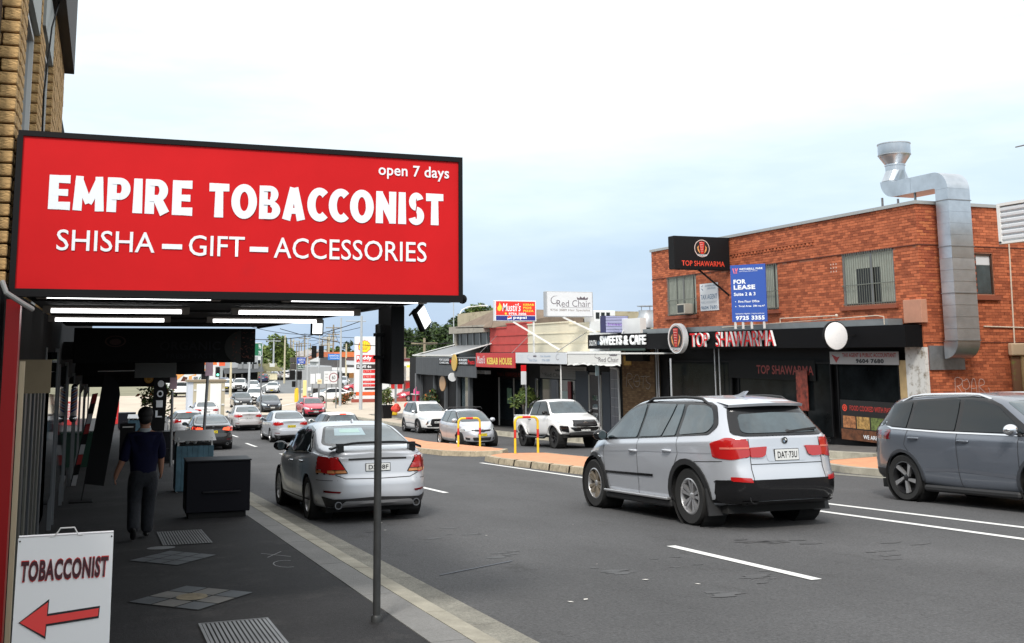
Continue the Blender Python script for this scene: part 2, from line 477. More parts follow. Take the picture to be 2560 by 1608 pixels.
        if low: emit(low, 'lower_trim', sp.get('lowmat', PLASTIC))
        bm.free()
        # wheel wells, belly box
        mb = MB()
        for ay in ax:
            for sx in (-1, 1):
                mb.lathe([(R+.012, sx*(W-.03)), (R+.012, sx*(W-.38)), (.02, sx*(W-.38))], (0, ay, wr), 'x', 24)
        mb.build('wheel_well', UNDER, s.root)
        zb = max(.14, interp(sp['bot'], 0)-.06); mb = MB(); mb.box(-W*.80, W*.80, sp['yR']+.35, sp['yF']-.35, zb, zb+.14); mb.build('underbody', UNDER, s.root)  # low dark box added to deepen the shadow under the car
        s.wheels()
    def hit(s, o, d):
        r = s.bvh.ray_cast(Vector(o), Vector(d)); return r[0], r[1]
    def side_pt(s, y, z, sx=1, off=0):
        p, n = s.hit((sx*3, y, z), (-sx, 0, 0))
        if p is None: return None
        return p+Vector((sx*off, 0, 0))
    def drape(s, name, poly, view, mat, off=.005, step=.07, parent=None, rim=.02, smooth=True, sx=1, nmin=.15):
        """poly in side view (y,z) for view 'side', in (x,z) for 'rear'/'front', (x,y) for 'top'"""
        bm = bmesh.new()
        a = [p[0] for p in poly]; b = [p[1] for p in poly]
        vs = [bm.verts.new((p[0], p[1], 0)) for p in poly]; bm.faces.new(vs)
        def cuts(lo, hi):
            k = int((hi-lo)/step); return [lo+(hi-lo)*(i+1)/(k+1) for i in range(k)]
        for c in cuts(min(a), max(a)):
            bmesh.ops.bisect_plane(bm, geom=bm.verts[:]+bm.edges[:]+bm.faces[:], plane_co=(c, 0, 0), plane_no=(1, 0, 0))
        for c in cuts(min(b), max(b)):
            bmesh.ops.bisect_plane(bm, geom=bm.verts[:]+bm.edges[:]+bm.faces[:], plane_co=(0, c, 0), plane_no=(0, 1, 0))
        d = {'side': Vector((-sx, 0, 0)), 'rear': Vector((0, 1, 0)), 'front': Vector((0, -1, 0)), 'top': Vector((0, 0, -1))}[view]
        bad = []
        last = None
        for v in bm.verts:
            u, w = v.co.x, v.co.y
            o = {'side': (sx*3, u, w), 'rear': (u, -6, w), 'front': (u, 6, w), 'top': (u, w, 5)}[view]
            p, n = s.hit(o, d)
            if p is None or abs(n.dot(d)) < nmin:
                ca_, cb_ = (min(a)+max(a))/2, (min(b)+max(b))/2
                for k_ in range(1, 16):
                    u2, w2 = u, w
                    if view in ('rear', 'front'): u2 = u*(1-.012*k_)
                    elif view == 'side': u2 = u+(0-u)*.008*k_
                    o = {'side': (sx*3, u2, w2), 'rear': (u2, -6, w2), 'front': (u2, 6, w2), 'top': (u2, w2, 5)}[view]
                    p, n = s.hit(o, d)
                    if p is not None and abs(n.dot(d)) >= nmin: break
            if p is None or abs(n.dot(d)) < nmin*.6:
                bad.append(v); continue
            v.co = p-d*off+n*off*.6 if n.dot(d) < 0 else p-d*off
        if bad: bmesh.ops.delete(bm, geom=bad, context='VERTS')
        if rim:
            ed = [e for e in bm.edges if len(e.link_faces) == 1]
            g = bmesh.ops.extrude_edge_only(bm, edges=ed)
            nv = [x for x in g['geom'] if isinstance(x, bmesh.types.BMVert)]
            bmesh.ops.translate(bm, verts=nv, vec=d*(rim))
        bmesh.ops.recalc_face_normals(bm, faces=bm.faces)
        me = bpy.data.meshes.new(name); bm.to_mesh(me); bm.free(); me.materials.append(mat)
        if len(me.polygons) and sum(p.normal.dot(d)*p.area for p in me.polygons) > 0: me.flip_normals()
        if smooth: me.shade_smooth(); me.set_sharp_from_angle(angle=math.radians(45))
        return link(name, me, parent or s.root)
    def both(s, name, poly, mat, off=.005, **k):
        return [s.drape(name, poly, 'side', mat, off, sx=q, **k) for q in (1, -1)]
    def mirror2(s, name, poly, view, mat, off=.005, **k):      # a lamp and its mirror image
        return [s.drape(name, [(q*a, b) for a, b in poly], view, mat, off, **k) for q in (1, -1)]
    def strip(s, name, pts, view, w, mat, off=.004, parent=None):  # thin line following the skin
        P = []
        for i in range(len(pts)-1):
            (a0, b0), (a1, b1) = pts[i], pts[i+1]; n = max(1, int(math.hypot(a1-a0, b1-b0)/.05))
            for k in range(n): P.append((a0+(a1-a0)*k/n, b0+(b1-b0)*k/n))
        P.append(pts[-1]); up = []; dn = []
        for i, (a, b) in enumerate(P):
            a2, b2 = P[min(i+1, len(P)-1)]; a1, b1 = P[max(i-1, 0)]; l = math.hypot(a2-a1, b2-b1) or 1
            nx, ny = -(b2-b1)/l*w/2, (a2-a1)/l*w/2; up.append((a+nx, b+ny)); dn.append((a-nx, b-ny))
        mb = MB()
        for sx in ((1, -1) if view == 'side' else (1,)):
            rows = []
            for Q in (up, dn):
                r = []
                for (u, v) in Q:
                    o, d = {'side': ((sx*3, u, v), Vector((-sx, 0, 0))), 'rear': ((u, -6, v), Vector((0, 1, 0))), 'front': ((u, 6, v), Vector((0, -1, 0))), 'top': ((u, v, 5), Vector((0, 0, -1)))}[view]
                    p, n = s.hit(o, d); r.append(None if p is None else p-d*off)
                rows.append(r)
            for i in range(len(P)-1):
                q = (rows[0][i], rows[0][i+1], rows[1][i+1], rows[1][i])
                if all(x is not None for x in q) and max((q[0]-q[2]).length, (q[1]-q[3]).length) < .35: mb.quad(*q)
        return mb.build(name, mat, parent or s.root) if mb.v else None
    def wheels(s):
        sp = s.sp; W = sp['W']/2; r = sp['wheelR']; tw = sp.get('tyreW', .225); rr = r*sp.get('rimf', .68)
        kinds = sp.get('rim', (5, 'alloy', ALLOY)); nsp, style, rm = kinds
        def make(rimmat):
            t = MB(); prof = [(rr*.98, -tw*.42), (r*.93, -tw*.5), (r*.985, -tw*.40), (r, -tw*.2), (r, tw*.2), (r*.985, tw*.40), (r*.93, tw*.5), (rr*1.0, tw*.44), (rr*.96, tw*.30)]
            t.lathe(prof, (0, 0, 0), 'x', 36)
            w = t.build('wheel', RUBBER, None, True); COL.objects.unlink(w)
            m = MB(); m.lathe([(rr*1.0, tw*.43), (rr*.93, tw*.46), (rr*.89, tw*.36), (rr*.86, -.02), (rr*.3, -.06), (0.001, -.06)], (0, 0, 0), 'x', 36)
            m.lathe([(rr*.22, -.05), (rr*.22, tw*.30), (rr*.15, tw*.36), (.001, tw*.37)], (0, 0, 0), 'x', 16)
            rim = m.build('rim', rimmat, None, True); COL.objects.unlink(rim)
            q = MB()
            for k in range(nsp):
                a = 2*math.pi*k/nsp+.3
                if style == 'double': offs = (-.13, .13)
                elif style == 'swirl': offs = (0,)
                else: offs = (0,)
                for o_ in offs:
                    a0 = a+o_*2.2; a1 = a+o_*(1.55) if style != 'swirl' else a+.42
                    w0 = rr*(.11 if style == 'double' else .15); w1 = rr*(.22 if style == 'double' else .26 if style == 'swirl' else .2)
                    d0 = Vector((0, math.cos(a0), math.sin(a0))); d1 = Vector((0, math.cos(a1), math.sin(a1)))
                    t0 = Vector((0, -d0.z, d0.y)); t1 = Vector((0, -d1.z, d1.y))
                    x0, x1 = tw*.32, tw*.42
                    A = d0*rr*.18; B = d1*rr*.93
                    vs = [A-t0*w0/2+Vector((x0, 0, 0)), A+t0*w0/2+Vector((x0, 0, 0)), B+t1*w1/2+Vector((x1, 0, 0)), B-t1*w1/2+Vector((x1, 0, 0))]
                    vs += [v-Vector((.05, 0, 0)) for v in vs]
                    q.add(vs, [(0, 1, 2, 3), (0, 4, 5, 1), (1, 5, 6, 2), (3, 2, 6, 7), (0, 3, 7, 4)])
            spk = q.build('spokes', ALLOY if style != 'dark' else rimmat, None); COL.objects.unlink(spk)
            return w, rim, spk
        s.wh = make(rm if style != 'swirl' else DARKALLOY)
        wm = s.wh
        for ay in (sp['wb']/2, -sp['wb']/2):
            for sx in (1, -1):
                w = wm[0].copy(); COL.objects.link(w); w.parent = s.root
                w.location = (sx*(W-tw/2-.025), ay, r); w.rotation_euler = (random.random()*6, 0, 0 if sx > 0 else math.pi)
                for k in wm[1:]:
                    c = k.copy(); COL.objects.link(c); c.parent = w
                    if k is wm[2] and sp.get('frontrim') and ay > 0:
                        c.data = k.data.copy(); c.data.materials[0] = sp['frontrim']
        for k in wm: bpy.data.objects.remove(k)
    # --- furniture
    def dlo(s, outline, panes, glass=None):
        """window band: black surround, then panes"""
        for q in (1, -1):
            s.drape('window_surround', outline, 'side', GLOSSB, .006, sx=q, rim=.01, step=.045)
            for p in panes: s.drape('side_window', p, 'side', glass or GLASS, .013, sx=q, rim=.012)
    def mirrors(s, y, z, mat, out=.13, dark=None):
        for sx in (1, -1):
            p = s.side_pt(y, z, sx)
            if p is None: continue
            m = MB(); c = p+Vector((sx*out, -.02, .05)); m.ball(c, (.125, .085, .085), 14, 10)
            o = m.build('mirror', mat, s.root, True)
            m = MB(); m.bar(p+Vector((-sx*.02, 0, -.02)), c+Vector((0, 0, -.05)), .05, .035); m.build('mirror_arm', PLASTIC, o)
            m = MB(); m.lathe([(.001, 0), (.066, 0), (.07, .006)], c+Vector((0, -.084, 0)), 'y', 16); m.build('mirror_glass', GLASSL, o)
    def handles(s, pts, mat):
        for (y, z) in pts:
            for sx in (1, -1):
                p = s.side_pt(y, z, sx)
                if p is None: continue
                m = MB(); m.tube([p+Vector((0, -.11, 0)), p+Vector((sx*.03, -.08, .005)), p+Vector((sx*.035, 0, .008)), p+Vector((sx*.03, .08, .005)), p+Vector((0, .11, 0))], .016, 8)
                m.build('door_handle', mat, s.root, True)
    def seams(s, lines, view='side', w=.009): 
        for l in lines: s.strip('panel_gap', l, view, w, SEAM, .004)
    def plate(s, z, txt, mat=PLATEW, end='rear', w=.37, h=.105, ink=INK, tilt=0):
        d = -1 if end == 'rear' else 1
        p, n = s.hit((0, d*6, z), (0, -d, 0)); y = p.y+d*.016
        m = MB(); m.cbox(-w/2-.008, w/2+.008, y, y-d*.012, z-h/2-.008, z+h/2+.008, .003)
        o = m.build('number_plate_frame', GLOSSB, s.root); m = MB(); m.cbox(-w/2, w/2, y+d*.003, y-d*.004, z-h/2, z+h/2, .002)
        m.build('number_plate', mat, o)
        pl = Plane((-w/2 if d < 0 else w/2, y+d*.003, z-h/2), (w if d < 0 else -w, 0, 0), (0, 0, h))
        text(o, pl, txt, .10, .2, .93, .82, ink, .002, bold=.02)
        return y
    def badge(s, z, kind, end='rear', r=.045, x=0):
        d = -1 if end == 'rear' else 1
        p, n = s.hit((x, d*6, z), (0, -d, 0)); y = p.y+d*.012
        pl = Plane((x-.1 if d < 0 else x+.1, y, z-.1), (.2 if d < 0 else -.2, 0, 0), (0, 0, .2))
        m = MB()
        if kind == 'oval':
            disc(m, pl, .5, .5, r*1.5, .004, ry=r, r2=r*1.25); disc(m, pl, .5, .5, r*.5, .005, ry=r*.95, r2=r*.36); disc(m, pl, .5, .5+r*.25/.2, r*.95, .006, ry=r*.4, r2=r*.8)
            m.build('badge', CHROME, s.root)
        elif kind == 'round':
            disc(m, pl, .5, .5, r, .002); o = m.build('badge', GLOSSB, s.root)
            m = MB(); disc(m, pl, .5, .5, r, .003, r2=r*.9); disc(m, pl, .5, .5, r*.62, .003, a0=math.pi/2, a1=math.pi, n=8); m = m
            k = m.build('badge_ring', CHROME, o)
            for a in (0, math.pi):
                q = MB(); disc(q, pl, .5, .5, r*.62, .004, a0=a, a1=a+math.pi/2, n=8)
                P = q.v; q.v = [tuple(pl.at(.5, .5, .004))]+P; q.f = [tuple(range(len(q.v)))]; q.mi = [0]
                q.build('badge_quarter', PLATEW if a == 0 else SKYP, o)
        else:
            m.bar(pl.at(.25, .62, .01), pl.at(.5, .38, .01), .02, .01, (0, 1, 0)); m.bar(pl.at(.75, .62, .01), pl.at(.5, .38, .01), .02, .01, (0, 1, 0)); m.build('badge', CHROME, s.root)
    def rails(s, y0, y1, mat, x=.62, h=.05):
        for sx in (1, -1):
            P = []; n = 9
            for k in range(n):
                y = y0+(y1-y0)*k/(n-1); p, nn = s.hit((sx*x, y, 5), (0, 0, -1))
                P.append(p+Vector((0, 0, -.012 if k in (0, n-1) else h)))
            m = MB(); m.tube(P, .021, 8); m.build('roof_rail', mat, s.root, True)
def polyoff(P, d):                     # grow a convex-ish outline
    cx = sum(p[0] for p in P)/len(P); cy = sum(p[1] for p in P)/len(P); out = []
    n = len(P)
    area = sum(P[i][0]*P[(i+1) % n][1]-P[(i+1) % n][0]*P[i][1] for i in range(n)); sg = 1 if area > 0 else -1
    for i in range(n):
        a, b, c = P[i-1], P[i], P[(i+1) % n]
        def nrm(p, q): l = math.hypot(q[0]-p[0], q[1]-p[1]) or 1; return ((q[1]-p[1])/l*sg, -(q[0]-p[0])/l*sg)
        n1, n2 = nrm(a, b), nrm(b, c); sx, sy = n1[0]+n2[0], n1[1]+n2[1]; k = 2/max(sx*sx+sy*sy, .8)
        out.append((b[0]+sx*d*k, b[1]+sy*d*k))
    return out
def rnd(P, r=.04, n=3):                # round the corners of an outline
    out = []; m = len(P)
    for i in range(m):
        a, b, c = Vector(P[i-1]), Vector(P[i]), Vector(P[(i+1) % m])
        d1, d2 = (a-b), (c-b); r1 = min(r, d1.length*.45); r2 = min(r, d2.length*.45); p, q = b+d1.normalized()*r1, b+d2.normalized()*r2
        for k in range(n+1):
            t = k/n; v = p*(1-t)**2+b*2*t*(1-t)+q*t*t; out.append((v.x, v.y))
    return out
def arch_ring(sp, ay, w=.07, a0=-.25, lo=0):
    R = sp['arch']; r = sp['wheelR']; P = []
    for k in range(17):
        t = a0+(math.pi-2*a0)*k/16; P.append((ay+(R+w)*math.cos(t), r+(R+w)*math.sin(t)))
    for k in range(16, -1, -1):
        t = a0+(math.pi-2*a0)*k/16; P.append((ay+(R-.004)*math.cos(t), r+(R-.004)*math.sin(t)))
    return P
def sym(P): return P+[(-a, b) for a, b in reversed(P) if abs(a) > 1e-6]
FLATEND = [(0, .10), (.25, .03), (.45, 0), (.6, 0), (.8, .03), (1.1, .06)]
# ------------------------------------------------------------------ models (local: +Y forward, mid wheelbase at 0)
def sedan(name, S, kind='old', spoiler=False, rimkind=(5, 'double', ALLOY), plate='DS·08F', pm=PLATEW, lens=LENS, fplate=None, glass=None, lit=False):
    sp = dict(W=1.82, yF=2.36, yR=-2.46, wb=2.775, wheelR=.325, arch=.365, rim=rimkind, paint=S,
        top=[(-2.46, 1.00), (-2.38, 1.06), (-1.80, 1.11), (-1.02, 1.405), (-.5, 1.465), (.15, 1.465), (.52, 1.415), (1.28, .99), (1.7, .93), (2.15, .80), (2.36, .66)],
        belt=[(-2.46, .93), (-1.6, 1.0), (0, .95), (1.2, .91), (2.36, .62)], bot=[(-2.46, .26), (-2.2, .21), (0, .19), (2.1, .2), (2.36, .24)],
        rear=[(.2, .06), (.4, .0), (.62, .0), (.66, .035), (.9, .05), (1.02, .03), (1.1, .05), (1.45, .1)], front=[(.2, .06), (.35, 0), (.55, .0), (.7, .05), (.9, .1)], pf=3.6, pr=6, tum=.46)
    c = Car(name, sp)
    out = rnd([(-1.50, 1.02), (-1.42, 1.08), (-.92, 1.345), (-.45, 1.405), (.2, 1.40), (.5, 1.35), (1.12, .99), (1.0, .965), (-.3, .985)], .03)
    panes = [rnd([(-.24, .995), (-.24, 1.385), (.17, 1.38), (.46, 1.325), (.98, .995)], .03), rnd([(-.30, .995), (-.30, 1.385), (-.48, 1.38), (-.86, 1.325), (-1.02, 1.235), (-1.02, 1.015)], .03), rnd([(-1.06, 1.02), (-1.06, 1.21), (-1.38, 1.075), (-1.42, 1.035)], .02)]
    c.dlo(out, panes, glass)
    c.drape('rear_window', rnd(sym([(0, 1.105), (.62, 1.105), (.71, 1.13), (.56, 1.375), (.50, 1.395), (0, 1.405)]), .05), 'rear', GLOSSB, .003)
    c.drape('rear_glass', rnd(sym([(0, 1.12), (.60, 1.12), (.66, 1.14), (.53, 1.365), (.48, 1.38), (0, 1.39)]), .05), 'rear', GLASSL, .007)
    c.drape('windscreen', rnd(sym([(0, 1.01), (.66, 1.0), (.74, 1.02), (.57, 1.375), (.5, 1.39), (0, 1.40)]), .05), 'front', GLASSL, .006)
    if spoiler: c.drape('rear_sticker', [(-.34, 1.29), (-.02, 1.29), (-.02, 1.345), (-.34, 1.345)], 'rear', M('pale_green_sticker', (.30, .46, .42), .3), .010); c.drape('rear_blind', [(-.45, 1.25), (.05, 1.25), (.05, 1.36), (-.40, 1.36)], 'rear', M('pale_screen', (.26, .36, .40), .15), .008)
    # boot lid, bumper seams
    c.seams([[(-.64, .70), (-.5, .645), (0, .635), (.5, .645), (.64, .70)]], 'rear', .012)
    c.seams([[(-.27, .98), (-.27, .5), (-.22, .3)], [(1.02, .95), (1.0, .6), (.93, .3)], [(-1.04, 1.0), (-1.15, .8), (-1.05, .62)], [(-1.95, .62), (-2.4, .62)], [(1.8, .6), (2.2, .62)]], 'side')
    c.strip('side_line', [(-1.9, .30), (1.6, .29)], 'side', .02, SEAM, .002)
    c.strip('beading', [(-1.5, 1.005), (-.3, .97), (1.05, .955)], 'side', .014, CHROME, .007)
    if kind == 'old':
        L = rnd([(.45, .715), (.60, .955), (.84, .99), (.90, .96), (.89, .70)], .03)
        for o in c.mirror2('tail_lamp', L, 'rear', GLOSSB, .003): pass
        for q in (1, -1):
            o = c.drape('tail_lamp_lens', [(q*a, b) for a, b in rnd([(.50, .775), (.62, .94), (.70, .955), (.70, .775)], .02)], 'rear', lens, .014)
            c.drape('tail_lamp_lens', [(q*a, b) for a, b in rnd([(.715, .775), (.715, .955), (.84, .97), (.885, .94), (.88, .775)], .02)], 'rear', lens, .014)
            c.drape('reversing_lamp', [(q*a, b) for a, b in [(.475, .725), (.50, .765), (.86, .765), (.86, .725)]], 'rear', AMBER, .007)
        for q in (1, -1): c.drape('tail_lamp_side', rnd([(-2.12, .74), (-2.12, .92), (-2.36, .96), (-2.36, .70)], .02), 'side', lens, .006, sx=q)
        c.strip('boot_recess', [(-.45, .92), (0, .925), (.45, .92)], 'rear', .03, SEAM, .003)
    else:
        L = rnd([(.38, .84), (.42, .93), (.86, .985), (.90, .93), (.88, .80), (.7, .80)], .03)
        c.mirror2('tail_lamp', L, 'rear', LENSO if lit else lens, .006)
        for q in (1, -1): c.drape('tail_lamp_side', rnd([(-2.0, .86), (-2.05, .94), (-2.36, .98), (-2.36, .80)], .02), 'side', lens, .006, sx=q)
    dif = rnd([(.0, .37), (.66, .34), (.80, .39), (.74, .25), (.68, .22), (0, .22)], .02)
    c.drape('diffuser', sym(dif) if False else rnd([(-.80, .39), (-.66, .35), (0, .375), (.66, .35), (.80, .39), (.74, .24), (-.74, .24)], .02), 'rear', PLASTIC, .012)
    c.drape('diffuser_blade', rnd([(-.50, .325), (.50, .325), (.58, .245), (-.58, .245)], .02), 'rear', ALLOY if kind == 'old' else GLOSSB, .03)
    c.mirror2('reflector', [(.56, .46), (.78, .475), (.78, .445), (.58, .435)], 'rear', LENSD, .006)
    for q in (1, -1):
        m = MB(); m.lathe([(.042, .08), (.045, 0), (.054, 0), (.054, .15)], (q*.60, -2.41, .262), 'y', 18); o = m.build('exhaust_tip', M('dull_chrome', (.30, .30, .31), .3, .9), c.root, True); m = MB(); m.lathe([(.001, .03), (.044, .03)], (q*.60, -2.41, .262), 'y', 18); m.build('exhaust_bore', UNDER, o)
    c.plate(.80 if kind == 'old' else .76, plate, pm)
    c.badge(.985 if kind == 'old' else .98, 'oval', r=.03)
    if spoiler:
        m = MB(); P = []
        for k in range(15):
            t = -1+2*k/14; x = .70*t; z = 1.180-.085*abs(t)**4; P.append((x, z))
        for i in range(14):
            (x0, z0), (x1, z1) = P[i], P[i+1]; ya, yb = -2.44+.10*abs((x0+x1)/1.6)**2, -2.20+.08*abs((x0+x1)/1.6)**2
            m.add([(x0, ya, z0), (x1, ya, z1), (x1, yb, z1-.005), (x0, yb, z0-.005), (x0, ya, z0-.035), (x1, ya, z1-.035), (x1, yb, z1-.025), (x0, yb, z0-.025)],
                  [(0, 3, 2, 1), (4, 5, 6, 7), (0, 1, 5, 4), (2, 3, 7, 6)]+([(0, 4, 7, 3)] if i == 0 else [])+([(1, 2, 6, 5)] if i == 13 else []))
        o = m.build('spoiler', GLOSSB, c.root, True)
        m = MB(); [m.box(q*.56-.05, q*.56+.05, -2.36, -2.24, 1.02, 1.155) for q in (1, -1)]; m.build('spoiler_foot', GLOSSB, o)
    # front
    c.mirror2('head_lamp', rnd([(.50, .60), (.52, .70), (.80, .78), (.86, .70), (.84, .60)], .03), 'front', LAMP, .006)
    c.drape('grille', rnd([(-.45, .52), (-.5, .66), (.5, .66), (.45, .52)], .03), 'front', GLOSSB, .006)
    c.drape('lower_grille', rnd([(-.60, .27), (-.62, .42), (.62, .42), (.60, .27)], .04), 'front', PLASTIC, .006)
    c.badge(.60, 'oval', 'front', .04); c.plate(.42, fplate or plate, pm, 'front')
    c.mirrors(.98, 1.0, GLOSSB if kind == 'old' and spoiler else S); c.handles([(-.12, .84), (-1.0, .86)], CHROME)
    m = MB(); m.prism([(-.75, 1.455), (-.62, 1.455), (-.72, 1.50)], -.012, .012, 'x'); m.build('aerial', S, c.root)
    return c.root
def hatch(name, S, kind='yaris', plate='·', pm=PLATEW, lens=LENS, lit=False, front_plate='·'):
    if kind == 'yaris':
        sp = dict(W=1.70, yF=1.98, yR=-1.78, wb=2.46, wheelR=.295, arch=.335, rim=(7, 'single', ALLOY), paint=S,
            top=[(-1.78, 1.44), (-1.5, 1.47), (-.6, 1.53), (.05, 1.52), (.42, 1.46), (1.27, 1.01), (1.65, .90), (1.9, .76), (1.98, .64)],
            belt=[(-1.78, 1.02), (-1, 1.0), (0, .95), (1.2, .92), (1.98, .58)], bot=[(-1.78, .26), (0, .2), (1.98, .22)],
            rear=[(.2, .05), (.5, .0), (.8, .03), (1.0, .07), (1.45, .30)], front=[(.2, .05), (.35, 0), (.5, .0), (.7, .06)], pf=3.0, pr=5, tum=.42)
    else:
        sp = dict(W=1.80, yF=2.2, yR=-2.1, wb=2.65, wheelR=.315, arch=.355, rim=(5, 'double', ALLOY), paint=S,
            top=[(-2.1, 1.40), (-1.7, 1.43), (-.6, 1.475), (.1, 1.465), (.5, 1.40), (1.35, .98), (1.8, .89), (2.1, .76), (2.2, .64)],
            belt=[(-2.1, 1.04), (-1, .99), (0, .94), (1.2, .90), (2.2, .6)], bot=[(-2.1, .26), (0, .19), (2.2, .22)],
            rear=[(.2, .05), (.5, .0), (.8, .03), (1.0, .09), (1.40, .42)], front=[(.2, .05), (.35, 0), (.5, .0), (.7, .06)], pf=3.4, pr=4.5, tum=.46)
    c = Car(name, sp); k = sp['top'][2][1]; yb = sp['yR']
    out = rnd([(yb+.42, 1.06), (yb+.50, k-.14), (yb+.9, k-.085), (.1, k-.07), (.42, k-.13), (1.14, 1.0), (1.0, .97), (-.3, 1.0)], .04)
    panes = [rnd([(-.16, 1.0), (-.16, k-.10), (.1, k-.10), (.38, k-.16), (1.0, 1.01)], .03), rnd([(-.22, 1.01), (-.22, k-.10), (yb+.95, k-.115), (yb+.9, 1.05)], .03), rnd([(yb+.84, 1.06), (yb+.88, k-.12), (yb+.56, k-.17), (yb+.50, 1.09)], .03)]
    c.dlo(out, panes, GLASSL if kind == 'yaris' else None)
    kk = k-.13
    c.drape('rear_window', rnd(sym([(0, 1.03), (.62, 1.03), (.72, 1.07), (.60, kk), (0, kk+.03)]), .06), 'rear', GLOSSB, .004)
    c.drape('rear_glass', rnd(sym([(0, 1.07), (.58, 1.07), (.64, 1.10), (.54, kk-.03), (0, kk)]), .06), 'rear', GLASSL, .009)
    c.drape('windscreen', rnd(sym([(0, 1.03), (.60, 1.02), (.68, 1.04), (.54, k-.095), (0, k-.07)]), .05), 'front', GLASSL, .006)
    lens_ = LENSO if lit else lens
    if kind == 'yaris': c.mirror2('tail_lamp', rnd([(.60, .78), (.62, 1.02), (.76, 1.05), (.80, .78)], .03), 'rear', lens_, .006)
    else:
        c.mirror2('tail_lamp', rnd([(.36, .92), (.64, .99), (.84, 1.03), (.88, .90), (.76, .82), (.62, .86)], .02), 'rear', lens_, .008)
        for q in (1, -1): c.drape('tail_lamp_side', rnd([(yb+.05, .86), (yb+.07, 1.0), (yb+.34, 1.04), (yb+.28, .92)], .02), 'side', lens_, .006, sx=q)
        c.drape('high_stop_lamp', [(-.14, kk+.035), (.14, kk+.035), (.14, kk+.06), (-.14, kk+.06)], 'rear', LENSO, .02)
        m = MB(); p, n = c.hit((0, -6, 1.1), (0, 1, 0)); m.bar(p+Vector((.0, -.02, 0)), p+Vector((.32, .0, .035)), .02, .02); m.build('rear_wiper', PLASTIC, c.root)
    c.drape('rear_lower_trim', rnd([(-.6, .24), (-.66, .36), (.66, .36), (.6, .24)], .03), 'rear', PLASTIC, .008)
    c.mirror2('reflector', [(.56, .44), (.76, .45), (.76, .42), (.56, .41)], 'rear', LENSD, .006)
    c.seams([[(-.82, 1.0), (-.74, .60), (.74, .60), (.82, 1.0)]], 'rear', .012)
    c.seams([[(-.19, .98), (-.19, .5), (-.15, .28)], [(.98, .95), (.98, .6), (.88, .28)], [(yb+.88, 1.02), (yb+.74, .8), (yb+.9, .6)]], 'side')
    c.strip('side_moulding', [(-.8, .42), (.85, .42)], 'side', .03, S, .01)
    c.plate(.76 if kind != 'yaris' else .72, plate, pm); c.badge(.90, 'oval' if kind == 'yaris' else 'v', r=.04)
    f = sp['yF']
    c.mirror2('head_lamp', rnd([(.42, .66), (.44, .80), (.60, .86), (.76, .74), (.78, .60)], .05), 'front', LAMP, .008)
    for q in (1, -1): c.drape('head_lamp_cell', rnd([(q*.56, .66), (q*.56, .75), (q*.66, .75), (q*.66, .66)], .03), 'front', CHROME, .012)
    c.drape('grille', rnd([(-.40, .65), (-.42, .70), (.42, .70), (.40, .65), (.16, .64), (.08, .60), (-.08, .60), (-.16, .64)], .02), 'front', GLOSSB, .012)
    c.drape('lower_grille', rnd([(-.36, .27), (-.40, .40), (.40, .40), (.36, .27)], .03), 'front', PLASTIC, .008)
    c.mirror2('fog_grille', rnd([(.50, .30), (.48, .37), (.70, .43), (.72, .34)], .02), 'front', PLASTIC, .008)
    c.badge(.68, 'oval', 'front', .05); c.plate(.50, front_plate, pm, 'front')
    c.mirrors(.93, 1.03, S); c.handles([(-.03, .86), (yb+.98, .88)], S)
    if kind == 'yaris':
        m = MB()
        for y in (-.55, .15): m.tube([(-.66, y, 1.52), (-.6, y, 1.60), (.6, y, 1.60), (.66, y, 1.52)], .02, 8)
        m.build('roof_rack', PLASTIC, c.root, True)
    return c.root
